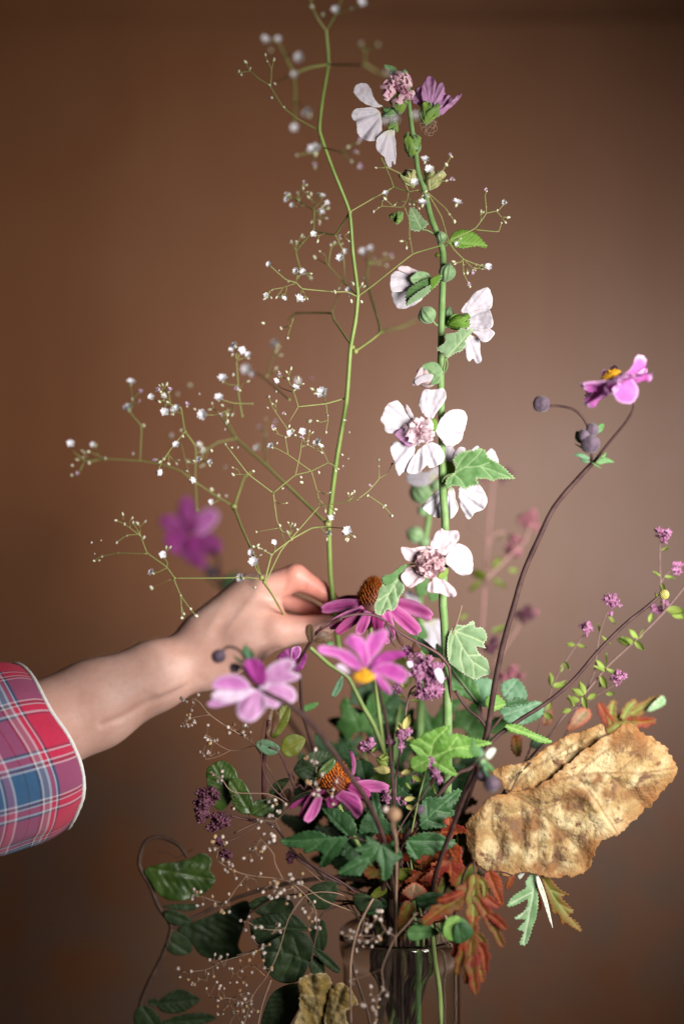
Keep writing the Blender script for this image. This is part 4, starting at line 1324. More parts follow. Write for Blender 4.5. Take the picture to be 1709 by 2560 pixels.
GF = [
    ('A', -.11, 'f:665,55,24 795,15,24', 'b:547,32,16 740,40,14 600,70,12'), ('A', -.15, 'f:315,200,30 490,285,34 530,562,36 462,628,26 380,195,22 462,372,24', 'b:345,245,16'),
    ('A', -.03, 'b:190,350,13 202,366,12 222,303,15 245,335,12 320,268,12 328,300,12 362,292,13 350,478,15 410,525,13 340,418,13 366,410,12', ''), ('A', -.17, 'b:785,212,22 872,218,16 905,355,20', 'p:925,362,26'),
    ('A', -.10, 'f:562,745,38', 'p:562,818,20 775,695,22 787,820,24 770,747,16', 'b:472,760,16 725,720,14 740,790,14'), ('A', .07, 'b:435,955,20 480,985,18 478,948,16 582,953,18 445,1185,16 468,1190,14 540,1360,18 500,1320,14', 'f:590,1045,20'),
    ('A', -.01, 'f:340,1298,17 475,1330,20 480,1470,26 318,1450,17 690,1268,24', 'b:352,1420,11 430,1377,11 385,1325,11 660,1430,14 740,1475,15 790,1478,13'), ('A', .06, 'b:560,1260,16 640,1200,16 656,1188,13 740,1390,14 800,1362,14', 'f:712,1232,16'),
    ('A', .14, 'f:800,1238,28 838,1222,24', 'b:912,1300,18 905,1245,15 850,1265,15 875,1290,14', 'p:940,1258,20'), ('A', -.03, 'f:1100,790,24 1118,835,24 1052,898,22 1255,1000,26 1088,1002,26', 'p:1240,880,18 1230,765,16', 'b:1205,806,15 1205,885,12'),
    ('A', -.16, 'f:1058,575,30 962,590,30 915,598,26', ''), ('A', -.015, 'b:848,1036,16 893,978,14 872,1018,9 860,822,10 1245,1085,14 1220,1050,11 1045,1000,12 1025,1000,10', 'f:1495,992,16 1412,1312,20', 'p:1402,935,16 1345,1325,15 1320,1402,20', ),
    ('A', -.01, 'b:1398,1015,11 1455,1030,9 1475,1092,8 1350,1297,11 1290,1340,11', ''), ('B', .03, 'b:1180,40,14 1212,88,15 1092,15,14', ''),
    ('B', .16, 'f:1160,125,36 1015,245,36 1045,265,22 1255,300,24', 'p:1080,520,22 1335,288,16', 'b:1100,560,18 735,318,20 675,362,18 640,565,28 905,720,18'),
    ('B', .05, 'f:958,132,24 985,150,22 895,295,28 875,388,26 802,465,30', 'p:975,342,22 720,420,22', 'b:940,170,17 945,268,17 893,418,13 940,465,17 912,505,13 905,535,12 780,362,11 758,437,12'),
    ('B', .03, 'f:610,455,24 668,615,20 578,745,20 742,790,20 785,682,17', 'p:590,350,22 632,350,22', 'b:585,400,13 625,402,14 605,680,15 630,705,13 790,635,14 840,640,14 720,740,13 755,690,12 700,570,12'),
    ('B', .08, 'f:435,438,28 445,312,24 150,610,22', 'p:490,352,20 180,755,18', 'b:508,516,13 455,655,15 238,645,14 240,700,15 155,760,15 158,712,14 320,678,12 205,640,9 840,830,16 875,860,13 912,862,14 690,540,13'),
    ('B', .0, 'f:1365,607,26 1285,548,20 1248,338,22 1390,360,32 1152,303,18 1225,552,17 1135,622,20', 'p:1150,530,20 1200,460,15', 'b:1340,595,10 1215,288,15 1120,375,15 1320,495,20 1400,550,14 1408,468,10 1360,342,15 1160,603,12 1200,575,12 1250,565,12 1310,610,11 1155,350,13 1490,490,11 1115,430,10 1220,520,12'),
    ('B', 0, 'b:945,757,15 908,610,13 940,625,12 968,625,12 1060,1038,9 1280,795,15 1278,770,12 1365,747,13 1045,740,12 1090,810,8 1187,825,13', 'f:'), ('B', .0, 'f:1510,1028,24 1490,1046,20', 'b:1212,1040,16 1260,1026,14 1246,1006,13 1230,1070,8'),
    ('B', -.02, 'f:1050,1190,28 1040,1140,20 990,1265,26', 'b:1100,1130,12 1070,1116,12 1045,1110,12 1052,1310,13 1130,1150,8'), ('B', -.03, 'f:600,1150,20 552,1240,20', 'b:545,1312,20 455,992,14 415,1000,12 372,982,13 508,1065,17 425,1057,10 375,1090,15 695,1460,15 705,1440,13 766,1450,15 738,1415,13 690,1350,8'),
    ('B', -.01, 'b:252,1090,14 303,1158,14 265,1180,13 290,1178,11 268,1145,9 385,1142,8 300,1080,9 655,1268,9', ''), ('C', 0, 'b:90,1258,14 152,1530,17 120,1480,13 155,1278,10 35,1432,12 110,1490,9 90,1290,8', 'p:53,1385,13'),
    ('B', 0.02, 'b:1515,550,9 1480,660,10 1482,715,10 1500,492,8 1510,680,8', ''),
]
for g_ in GF:
    fs_ = 0.8 if g_[1] < -0.14 or g_[1] > 0.13 else 1.0
    for part in g_[2:]:
        if ':' not in part:
            continue
        k, rest = part.split(':')
        for e in rest.split():
            x, y, s = (float(v) for v in e.split(','))
            gflower(gyp, g_[0], g_[1], x, y, s * fs_ * (0.86 if k == 'b' else 1.0), k)

# finer side twigs with buds, so the spray reads as dense as it is
rt = random.Random(77)
pool = [e for e in GB if e[0] == 'B' or (e[0] == 'A' and max(p[1] for p in e[4]) > 900)]
for k in range(120):
    t, d0, d1, r, pts = rt.choice(pool)
    j = rt.randrange(1, len(pts))
    f = rt.random()
    q = T(t, [(pts[j - 1][0] * (1 - f) + pts[j][0] * f, pts[j - 1][1] * (1 - f) + pts[j][1] * f)])[0]
    if q[1] > 1400 or abs(q[0] - 850) < 10:
        continue
    fr_ = (j - 1 + f) / (len(pts) - 1)
    d = d0 + (d1 - d0) * fr_
    a = rt.choice((1, -1)) * rt.uniform(0.5, 1.2) + math.atan2(pts[j][1] - pts[j - 1][1], pts[j][0] - pts[j - 1][0])
    L1 = rt.uniform(9, 24)
    m1 = (q[0] + math.cos(a) * L1, q[1] + math.sin(a) * L1)
    dd_ = d + rt.uniform(-0.012, 0.012)
    tube('branch', [P(*q, d), P((q[0] + m1[0]) / 2 + 1, (q[1] + m1[1]) / 2, d), P(*m1, dd_)], 1.2 * U, 0.9 * U, MATS['gyp_stem'], gyp, 5, 3, 0.1)
    for s_ in rt.sample((-0.8, 0.1, 0.7), rt.choice((1, 2, 2))):
        L2 = rt.uniform(8, 18)
        e = (m1[0] + math.cos(a + s_) * L2, m1[1] + math.sin(a + s_) * L2)
        tube('branch', [P(*m1, dd_), P(*e, dd_)], 0.9 * U, 0.7 * U, MATS['gyp_stem'], gyp, 5, 2, 0.0)
        u_ = rt.random()
        gflower(gyp, 'X', dd_, e[0], e[1], rt.uniform(7, 12) if u_ < 0.75 else rt.uniform(13, 19), 'b' if u_ < 0.75 else ('f' if u_ < 0.92 else 'p'), (math.cos(a + s_), -0.4, -math.sin(a + s_)) if u_ < 0.75 else None)

# ================================================================== hollyhock in front: the focused stem
hol = thing('hollyhock', P(1090, 2330, 0.03), 'tall straight green stem with white ruffled mallow flowers and round buds', 'flower')
hp = [(1021, 200), (1021, 249), (1030, 327), (1039, 385), (1044, 426), (1060, 474), (1076, 541), (1102, 612), (1107, 663), (1103, 800), (1101, 964), (1104, 1067), (1106, 1222), (1112, 1319), (1106, 1489), (1110, 1561), (1117, 1716), (1118, 1819), (1117, 1956), (1108, 2140)]
hp3 = [P(x, y, 0.0 if y < 1800 else (y - 1800) / 340 * 0.03) for x, y in hp]
Rj = random.Random(11)
tube('stem', hp3 + into_jar(1108, 2140, 0.03, Rj, 0.5), 5.0 * U, 13.5 * U, MATS['holly_stem'], hol, 12, 8, 0.05)


def flower(parent, tile, x, y, d, name='flower'):
    px, py = T1(tile, x, y)
    return obj(name, None, parent, P(px, py, d) - worldloc(parent))


def petals(fl, tile, d, base, outs, m='petal_white', **kw):
    for i, e in enumerate(outs):
        ol, tl, bw = e[0], e[1], e[2]
        b = e[3] if len(e) > 3 else base
        sheet('petal', tile, ol, b, d, fl, e[4] if len(e) > 4 else m, tilt=tl, bowl=bw, ripple=(kw.get('ripple', (2.4, 11))[0] * 1.25, kw.get('ripple', (2.4, 11))[1]), nz=kw.get('nz', 2.2) * 1.5, nsc=0.035, res=3.0, jag=kw.get('jag', 1.6), thick=0.25)


# top flower: three white petals
f1 = flower(hol, 'I', 430, 660, 0.0)
petals(f1, 'I', 0.0, (430, 650), [
    ([(420, 590), (340, 600), (220, 560), (140, 490), (100, 430), (120, 370), (170, 340), (240, 345), (290, 400), (320, 490), (370, 560)], (0.3, -0.1), 6),
    ([(380, 640), (300, 600), (200, 610), (120, 620), (80, 670), (90, 730), (130, 770), (140, 880), (200, 950), (270, 970), (340, 960), (400, 880), (410, 780), (400, 700)], (0.1, 0.15), -6),
    ([(540, 845), (450, 860), (380, 910), (350, 960), (350, 1040), (380, 1100), (430, 1140), (470, 1240), (510, 1250), (520, 1180), (550, 1230), (565, 1150), (560, 1000), (550, 900)], (0.3, 0.1), 8, (500, 830))], ripple=(4, 9))
calyx(f1, 'I', 500, 660, 0.004, 16, (-1.0, 0.1, 0.25), 'holly_leaf')
calyx(f1, 'I', 530, 800, 0.004, 15, (-0.25, -0.9, 0.25), 'calyx')
f2 = flower(hol, 'I', 590, 430, -0.004)
pom(f2, 'I', 590, 425, -0.002, 36, 46, 'pom_bud', facing=(0.1, 0.15, 0.95))
for a in (-60, -20, 20, 70, 130):
    pass
sheet('sepal', 'I', [(430, 140), (500, 145), (560, 170), (585, 230), (575, 265), (520, 240), (460, 195)], (570, 265), 0.002, f2, 'holly_leaf', bowl=-6, res=3, veins='pin', veinw=1.5)
bud(hol, 'I', 650, 240, 0.0, 10, (0.0, 1, 0.1))
bud(hol, 'I', 520, 235, 0.004, 9, (-0.4, 1, 0.1))
calyx(f2, 'I', 600, 540, 0.0, 26, (-0.05, 0.95, 0.2), 'calyx', spread=0.75)
f3 = flower(hol, 'I', 930, 620, 0.0)
petals(f3, 'I', 0.0, (930, 640), [
    ([(860, 600), (760, 560), (735, 510), (740, 460), (790, 390), (840, 370), (870, 420), (900, 520), (920, 600)], (-0.3, 0.0), -8),
    ([(880, 600), (840, 480), (850, 360), (900, 270), (945, 262), (985, 300), (1000, 360), (985, 450), (960, 600)], (0.1, 0.2), 6),
    ([(930, 610), (960, 480), (1010, 370), (1060, 325), (1090, 380), (1095, 440), (1115, 480), (1080, 570), (1020, 630)], (0.2, -0.2), -6),
    ([(980, 630), (1060, 560), (1120, 470), (1172, 490), (1160, 540), (1110, 600), (1050, 650)], (0.3, 0.1), 7),
    ([(990, 650), (1100, 590), (1190, 500), (1270, 448), (1277, 475), (1210, 560), (1130, 630), (1050, 690)], (0.2, 0.2), -7)], 'petal_faded', ripple=(6, 9), nz=4)
calyx(f3, 'I', 905, 680, -0.001, 24, (0.2, 0.95, 0.15), 'calyx', n=7, spread=0.62)
rn = random.Random(5)
wisp = Bag()
for i in range(12):                                   # cobwebby wisps under the faded flower
    a = P(*T1('I', 860 + rn.random() * 180, 740 + rn.random() * 50), -0.002)
    b = P(*T1('I', 840 + rn.random() * 90, 810 + rn.random() * 110), -0.004)
    c = a.lerp(b, 0.5) + Vector((rn.uniform(-.005, .005), rn.uniform(-.005, .005), rn.uniform(-.003, .003)))
    V, F = tube_geo(crom([a, c, b], 4), 0.00012, 0.00008, 4)
    wisp.add([v - hol.location for v in V], F)
wisp.build('wisps', hol, 'hair')
# seed cups
for (x, y, r_, axs, m) in ((745, 1030, 25, (0.1, 0.85, 0.35), 'calyx'), (955, 1400, 24, (0.35, 0.85, 0.35), 'pod'), (715, 1390, 20, (-0.4, 0.8, 0.4), 'pod'), (590, 1790, 15, (-0.5, -0.5, 0.4), 'calyx')):
    fl_ = flower(hol, 'I', x, y, 0.0, 'seed_cup')
    calyx(fl_, 'I', x, y, 0.0, r_, axs, m, n=6, spread=0.6)
    V, F = lathe_geo([(0.3 * r_ * U, -0.4 * r_ * U), (0.75 * r_ * U, -0.2 * r_ * U), (0.8 * r_ * U, 0.1 * r_ * U), (0.3 * r_ * U, 0.3 * r_ * U)], 24, 12, 0.08)
    mt = aim((axs[0], -axs[2], axs[1]))
    obj('seed_ring', mesh('seed_ring', [mt @ v for v in V], F), fl_, Vector((0, 0, 0)), MATS['bud_green'])
# small leaves of the upper stem
def hleaf(tile, ol, base, d, m='holly_leaf', tilt=(0, 0), bowl=6, serr=(9, 5), veins='palm', par=None, **kw):
    return sheet('leaf', tile, ol, base, d, par or hol, m, tilt=tilt, bowl=bowl, serr=serr, veins=veins, res=kw.pop('res', 3.2), nz=kw.pop('nz', 2.5), veinw=kw.pop('veinw', 2.0), relief=kw.pop('relief', 1.6), **kw)
hleaf('A', [(1030, 1120), (1022, 1060), (1030, 1015), (1060, 1030), (1090, 1070), (1115, 1095), (1075, 1130)], (1085, 1125), -0.004, 'holly_leaf_pale', (0.2, -0.2))
hleaf('A', [(1218, 1188), (1235, 1145), (1280, 1125), (1330, 1135), (1370, 1165), (1405, 1212), (1350, 1205), (1290, 1215), (1240, 1205)], (1218, 1188), -0.004, 'holly_leaf_bright', (0.1, -0.3), veins='pin')
tube('leaf_stalk', stem_pts('A', [(1190, 1215), (1218, 1188)], 0, -0.004), 2 * U, 1.6 * U, MATS['holly_stem'], hol, 6)
tube('leaf_stalk', stem_pts('A', [(1150, 1150), (1115, 1130), (1085, 1125)], 0, -0.004), 2 * U, 1.6 * U, MATS['holly_stem'], hol, 6)
bud(hol, 'A', 1180, 1162, -0.004, 13, (-0.2, 1, 0.3))
bud(hol, 'A', 1162, 1250, -0.006, 6, (0, -1, 0.2), 'leaf_olive')
bud(hol, 'J', 815, 250, -0.006, 20, (0.25, 1, 0.3))
bud(hol, 'J', 605, 690, -0.004, 22, (-0.5, 0.7, 0.3), length=1.05)
bud(hol, 'J', 822, 700, 0.012, 14, (0.2, 1, 0), length=1.7)
for a, b in (((735, 330), (770, 310)), ((720, 800), (660, 740)), ((770, 810), (830, 770)), ((770, 820), (880, 770))):
    tube('flower_stalk', stem_pts('J', [a, ((a[0] + b[0]) / 2, (a[1] + b[1]) / 2 + 15), b], 0, -0.002), 2.6 * U, 2.2 * U, MATS['holly_stem'], hol, 7)
# cup-shaped flower facing left
f4 = flower(hol, 'J', 560, 300, 0.0)
petals(f4, 'J', 0.002, (600, 310), [
    ([(330, 185), (390, 185), (480, 220), (580, 265), (480, 330), (420, 280), (330, 240), (300, 215)], (0.25, 0.2), 8, (600, 300), 'petal_pale'),
    ([(240, 270), (300, 235), (380, 245), (450, 300), (520, 340), (520, 400), (400, 440), (300, 455), (240, 440), (225, 360)], (0.15, -0.25), -8),
    ([(245, 450), (330, 430), (430, 420), (540, 370), (600, 400), (590, 470), (520, 560), (430, 610), (320, 630), (270, 580)], (0.1, 0.35), -4)], ripple=(2.2, 8))
sheet('sepal', 'J', [(430, 320), (470, 270), (520, 240), (600, 250), (640, 290), (600, 330), (520, 350), (480, 380)], (640, 295), -0.008, f4, 'bud_green', bowl=-6, res=3, veins='pin', veinw=1.6, relief=2)
hleaf('J', [(750, 275), (700, 300), (640, 310), (540, 340), (440, 400), (400, 440), (390, 500), (392, 592), (440, 560), (530, 530), (630, 440), (700, 390), (740, 330)], (752, 285), -0.012, 'holly_leaf', (-0.1, -0.2), 8, (8, 4), 'pin')
sheet('leaf', 'J', [(392, 596), (430, 520), (520, 450), (600, 400), (640, 390), (640, 440), (560, 510), (470, 560)], (640, 410), -0.0145, hol, 'holly_leaf_pale', tilt=(0.15, 0.2), serr=(8, 3), res=3)
sheet('leaf', 'J', [(640, 320), (700, 285), (750, 275), (740, 330), (700, 385), (645, 435), (640, 380)], (750, 285), -0.014, hol, 'holly_leaf_bright', tilt=(-0.1, -0.1), res=3)
# flower facing right
f5 = flower(hol, 'J', 940, 760, 0.0)
petals(f5, 'J', 0.0, (930, 760), [
    ([(960, 650), (1040, 530), (1100, 460), (1220, 405), (1270, 470), (1280, 560), (1250, 630), (1140, 660), (1040, 690)], (0.1, 0.35), -6),
    ([(960, 720), (1040, 655), (1150, 640), (1240, 630), (1275, 700), (1280, 810), (1200, 850), (1080, 850), (970, 800)], (-0.1, 0.0), -10),
    ([(980, 800), (1060, 830), (1100, 830), (1220, 820), (1300, 870), (1270, 930), (1220, 970), (1150, 960), (1120, 900), (1040, 850)], (0.05, -0.2), -8),
    ([(1020, 880), (1060, 900), (1130, 930), (1150, 970), (1150, 1060), (1165, 1160), (1120, 1195), (1080, 1140), (1040, 1175), (1010, 1120), (990, 1020), (985, 960)], (0.1, 0.2), 6, (1020, 860))], ripple=(2.6, 12))
calyx(f5, 'J', 915, 765, -0.003, 24, (0.95, 0.2, 0.15), 'holly_leaf_bright', spread=0.5)
hleaf('J', [(810, 1130), (760, 1080), (700, 1040), (760, 1000), (800, 960), (790, 900), (850, 880), (910, 870), (960, 825), (1020, 840), (1080, 830), (1060, 880), (1000, 960), (1010, 990), (960, 1060), (900, 1080), (840, 1120)], (812, 1130), -0.014, 'holly_leaf_pale', (0.1, 0.15), 8, (8, 4))
tube('leaf_stalk', stem_pts('J', [(770, 1290), (800, 1260), (815, 1200), (806, 1130)], -0.004, -0.014), 2.2 * U, 1.8 * U, MATS['holly_stem'], hol, 6)
tube('leaf_stalk', stem_pts('J', [(765, 1300), (780, 1230), (795, 1140)], -0.006, -0.014), 3.2 * U, 2.4 * U, MATS['holly_stem'], hol, 6)
# opening pink bud
f6 = flower(hol, 'J', 640, 1310, -0.006, 'opening_bud')
bud(f6, 'J', 600, 1330, -0.004, 27, (-0.75, -0.35, 0.4), 'petal_pale', 1.12, 5, 'petal_ball', 0.5)
for ol, b in (([(540, 1220), (620, 1180), (700, 1180), (750, 1240), (765, 1290), (690, 1310), (620, 1260), (560, 1240)], (765, 1290)), ([(640, 1400), (690, 1300), (760, 1280), (745, 1340), (730, 1390), (680, 1410), (630, 1410)], (765, 1290)), ([(600, 1250), (660, 1230), (740, 1280), (700, 1340), (640, 1300)], (765, 1290))):
    sheet('sepal', 'J', ol, b, -0.014, f6, 'bud_green', bowl=5, res=3, veins='pin', veinw=1.5)
sheet('petal', 'J', [(470, 1380), (520, 1330), (600, 1300), (670, 1310), (650, 1360), (560, 1390), (500, 1420)], (690, 1310), -0.014, f6, 'petal_white', bowl=8, res=3, jag=1)
sheet('petal', 'J', [(450, 1415), (480, 1340), (520, 1250), (560, 1230), (560, 1300), (510, 1360), (490, 1415)], (600, 1290), -0.0125, f6, 'petal_pale', bowl=8, res=3, jag=1)
# big double flower facing the viewer
f7 = flower(hol, 'K', 560, 570, -0.008)
petals(f7, 'K', -0.012, (560, 570), [
    ([(650, 450), (560, 390), (520, 300), (530, 220), (580, 140), (680, 140), (770, 130), (800, 190), (785, 270), (740, 330), (690, 400)], (0.05, 0.1), 6),
    ([(690, 560), (720, 490), (790, 390), (860, 350), (960, 345), (1015, 400), (1015, 480), (985, 580), (960, 660), (880, 720), (800, 720), (740, 640)], (0.15, 0.0), 6),
    ([(590, 700), (640, 685), (710, 700), (770, 770), (790, 850), (740, 910), (640, 950), (600, 920), (520, 1000), (420, 1005), (400, 960), (440, 860), (520, 760)], (0, -0.15), -6),
    ([(480, 730), (380, 690), (300, 670), (230, 720), (240, 800), (270, 900), (290, 980), (315, 1030), (360, 990), (410, 980), (450, 880)], (0.2, -0.1), 6),
    ([(450, 480), (400, 400), (360, 320), (300, 255), (220, 275), (180, 320), (150, 390), (125, 460), (165, 500), (170, 560), (230, 595), (330, 570), (400, 540)], (0.25, 0.1), -4),
    ([(470, 440), (440, 360), (390, 290), (385, 340), (410, 400), (440, 460)], (0.1, 0.2), 4)], ripple=(3.0, 13))
pom(f7, 'K', 535, 580, -0.020, 33, 34, 'pom', facing=(0.0, 0.1, 1.0))
sheet('petal', 'K', [(270, 590), (340, 540), (420, 500), (440, 600), (460, 700), (420, 730), (360, 690), (300, 640)], (540, 600), -0.022, f7, 'petal_faded', bowl=5, res=3, jag=1.5)
sheet('sepal', 'K', [(635, 520), (650, 450), (690, 440), (715, 500), (690, 570), (650, 560)], (640, 560), -0.018, f7, 'holly_leaf_bright', bowl=4, res=3)
# flower hidden behind the stem and the hanging pair of petals
f8 = flower(hol, 'K', 830, 900, 0.014)
petals(f8, 'K', 0.016, (820, 920), [
    ([(770, 730), (870, 725), (890, 830), (870, 900), (800, 870), (765, 800)], (0, 0.1), 5), ([(870, 850), (900, 780), (940, 735), (1000, 745), (980, 830), (940, 880)], (0.1, 0.2), 5),
    ([(1040, 800), (1070, 755), (1130, 720), (1145, 780), (1110, 850)], (0.15, 0.2), 5), ([(1180, 880), (1220, 790), (1280, 750), (1345, 890), (1280, 930)], (0.15, 0.1), 5)], ripple=(2, 10))
sheet('sepal', 'K', [(790, 890), (840, 880), (890, 930), (880, 1000), (800, 1010)], (800, 960), 0.004, f8, 'calyx', bowl=-6, res=3)
hleaf('K', [(810, 1160), (800, 1080), (850, 1025), (900, 980), (890, 900), (870, 870), (900, 830), (950, 790), (1020, 770), (1090, 770), (1150, 745), (1210, 780), (1230, 830), (1300, 880), (1340, 900), (1400, 950), (1450, 1000), (1510, 1060), (1440, 1060), (1380, 1060), (1330, 1060), (1280, 1080), (1220, 1060), (1150, 1060), (1110, 1050), (1130, 1120), (1060, 1130), (1000, 1165), (950, 1140), (870, 1130)], (860, 1010), -0.012, 'holly_leaf', (0.1, 0.18), 10, (8, 5),
      [[(800, 1015), (880, 1010), (1000, 940), (1150, 930), (1300, 980), (1480, 1055)], [(880, 1010), (950, 880), (1030, 780)], [(880, 1010), (960, 1080), (1000, 1150)], [(1000, 940), (1120, 830), (1170, 760)], [(1150, 930), (1230, 1000), (1280, 1060)], [(1150, 930), (1250, 890)], [(880, 1010), (850, 1100)]], nz=5)
tube('leaf_stalk', stem_pts('K', [(760, 1090), (800, 1030), (870, 1010)], -0.006, -0.012), 3 * U, 2.4 * U, MATS['holly_stem'], hol, 6)
f9 = flower(hol, 'K', 850, 1170, 0.012)
petals(f9, 'K', 0.012, (840, 1130), [
    ([(790, 1160), (700, 1190), (600, 1290), (555, 1360), (640, 1430), (700, 1460), (760, 1450), (800, 1300)], (0.1, -0.1), -6), ([(830, 1160), (810, 1300), (820, 1460), (880, 1450), (925, 1370), (900, 1270), (880, 1160)], (0, -0.1), -5),
    ([(930, 1140), (940, 1300), (960, 1370), (1030, 1480), (1100, 1410), (1190, 1370), (1225, 1290), (1210, 1220), (1170, 1150), (1120, 1100), (1000, 1110)], (0.05, -0.15), -8)], ripple=(4.0, 15))
# lowest, ageing double flower
f10 = flower(hol, 'D', 345, 405, -0.008)
petals(f10, 'D', -0.014, (350, 400), [
    ([(405, 365), (340, 330), (355, 270), (390, 232), (410, 245), (470, 245), (480, 280), (455, 320), (435, 350)], (0.05, 0.15), 5), ([(405, 400), (430, 345), (470, 305), (520, 330), (543, 370), (540, 450), (480, 462), (430, 420)], (0.2, 0), 5),
    ([(310, 400), (270, 400), (225, 390), (195, 325), (250, 330), (325, 320), (350, 350)], (0.2, 0.2), -4), ([(300, 440), (235, 420), (195, 470), (230, 520), (270, 510), (315, 480)], (0.2, -0.1), 4),
    ([(360, 470), (320, 520), (330, 545), (380, 550), (440, 570), (468, 550), (440, 510), (400, 480)], (0, -0.2), -4)], 'petal_pale', ripple=(3.6, 11), nz=3)
sheet('petal', 'D', [(410, 395), (430, 345), (470, 308), (518, 332), (540, 372), (538, 445), (480, 458), (432, 420)], (390, 400), -0.0155, f10, 'petal_white', tilt=(0.2, 0), bowl=5, ripple=(3, 11), res=3.2, jag=1.5)
pom(f10, 'D', 342, 405, -0.020, 34, 60, 'pom_old', facing=(-0.2, 0.0, 1))
sheet('sepal', 'D', [(375, 470), (395, 440), (420, 425), (425, 450), (400, 480)], (395, 470), -0.017, f10, 'calyx', bowl=3, res=2.6)
# leaf over the coneflower and the pale upturned leaf
hleaf('L', [(820, 118), (760, 130), (690, 190), (640, 200), (600, 230), (610, 290), (580, 330), (570, 400), (545, 460), (550, 530), (610, 550), (650, 500), (700, 510), (740, 460), (760, 390), (800, 330), (790, 270), (775, 200)], (815, 125), -0.016, 'holly_leaf_pale', (0.1, -0.1), -6, (7, 3),
      [[(815, 125), (740, 250), (660, 380), (590, 540)], [(740, 250), (620, 290)], [(720, 290), (740, 430)], [(690, 340), (580, 420)], [(660, 390), (690, 500)]], nz=5, nsc=0.04)
sheet('leaf', 'L', [(820, 118), (770, 125), (690, 190), (640, 205), (605, 230), (640, 290), (690, 280), (730, 240)], (815, 125), -0.0185, hol, 'holly_leaf', tilt=(0.15, 0), serr=(7, 3), res=3)
tube('leaf_stalk', stem_pts('L', [(1130, 170), (980, 120), (880, 105), (815, 125)], -0.002, -0.016), 2.4 * U, 2 * U, MATS['holly_stem'], hol, 6)
hleaf('L', [(1180, 760), (1200, 700), (1250, 640), (1330, 640), (1400, 600), (1420, 660), (1480, 660), (1520, 740), (1490, 800), (1510, 840), (1430, 820), (1450, 880), (1520, 940), (1540, 1020), (1550, 1060), (1480, 1080), (1420, 1110), (1320, 1060), (1240, 1000), (1190, 960), (1175, 860)], (1240, 690), -0.006, 'holly_leaf_pale', (0.15, 0.0), 10, (8, 4),
      [[(1235, 680), (1300, 820), (1400, 960), (1530, 1040)], [(1240, 690), (1360, 730), (1500, 790)], [(1240, 690), (1330, 650), (1400, 620)], [(1240, 690), (1210, 800), (1200, 930)], [(1300, 820), (1290, 930), (1320, 1040)], [(1360, 900), (1460, 900)], [(1400, 960), (1410, 1080)]], nz=5)
tube('leaf_stalk', stem_pts('L', [(1180, 800), (1215, 740), (1240, 690)], -0.002, -0.006), 3 * U, 2.4 * U, MATS['holly_stem'], hol, 6)
tube('twig', stem_pts('L', [(1190, 760), (1250, 640), (1302, 465)], -0.004, -0.012), 2.4 * U, 1.8 * U, MATS['dry_stem'], hol, 6)

# ================================================================== second hollyhock, behind and out of focus
ho2 = thing('hollyhock', P(1060, 2330, 0.08), 'blurred shorter mallow with green buds behind the white-flowered stem', 'flower')
q = [(1075, 1215), (1070, 1300), (1055, 1390), (1048, 1480), (1052, 1600), (1050, 1800), (1040, 2050)]
tube('stem', [P(x, y, 0.13 - max(0, (y - 1500) / 550 * 0.07)) for x, y in q] + into_jar(1040, 2050, 0.06, Rj, 1.6), 8 * U, 12 * U, MATS['holly_stem'], ho2, 9)
for (x, y, r, ax) in ((290, 60, 26, (-0.4, 0.6, 0.2)), (300, 150, 12, (-0.5, 0.5, 0)), (265, 265, 20, (-0.8, 0.4, 0.2)), (370, 25, 14, (0.5, 0.8, 0)), (310, 300, 13, (0.4, 0.6, 0.2)), (295, 520, 16, (-0.5, 0.6, 0))):
    bud(ho2, 'D', x, y, 0.12, r, ax)
fb = flower(ho2, 'K', 560, 1050, 0.09)
petals(fb, 'K', 0.09, (680, 1050), [([(720, 930), (600, 990), (420, 1000), (390, 1050), (440, 1120), (560, 1140), (660, 1090), (720, 1010)], (0.1, 0), -6)], 'petal_white')
fb = flower(ho2, 'D', 330, 740, 0.12)
petals(fb, 'D', 0.12, (340, 680), [([(280, 770), (320, 690), (390, 680), (410, 740), (400, 790), (350, 820), (300, 790)], (0, 0.1), -6), ([(215, 540), (250, 540), (290, 590), (270, 620), (230, 590)], (0.1, 0), 4), ([(330, 690), (270, 700), (230, 740), (280, 770), (330, 740)], (0.1, 0.1), 5)], 'petal_white')
for ol in ([(240, 700), (300, 700), (330, 760), (280, 780), (240, 750)], [(330, 520), (380, 510), (390, 560), (340, 590)], [(260, 450), (320, 460), (330, 540), (280, 560)]):
    sheet('leaf', 'D', ol, ol[0], 0.10, ho2, 'holly_leaf', res=5)

# ================================================================== Japanese anemones
def stamens(parent, c, normal, r, m='stamen', n=70, dome=0.6, name='flower_centre'):
    bag = Bag()
    rnd = random.Random(int(c.x * 9999))
    mt = aim(normal)
    for i in range(n):
        th = i * 2.39996
        rr = r * math.sqrt((i + 0.5) / n)
        a = Vector((rr * 0.45 * math.cos(th), rr * 0.45 * math.sin(th), 0))
        b = Vector((rr * math.cos(th), rr * math.sin(th), r * dome * (1.0 - 0.45 * (rr / r) ** 2) * rnd.uniform(0.8, 1.15)))
        V, F = tube_geo([a, a.lerp(b, 0.6), b], r * 0.03, r * 0.03, 4)
        bag.add(V, F, mt)
        V, F = sph_geo(r * 0.10, 6, 4, 1, 0.7, 1.3)
        bag.add(V, F, mt @ Matrix.Translation(b))
    V, F = sph_geo(r * 0.42, 10, 7)
    bag.add(V, F, mt)
    return bag.build(name, parent, m, c - worldloc(parent))


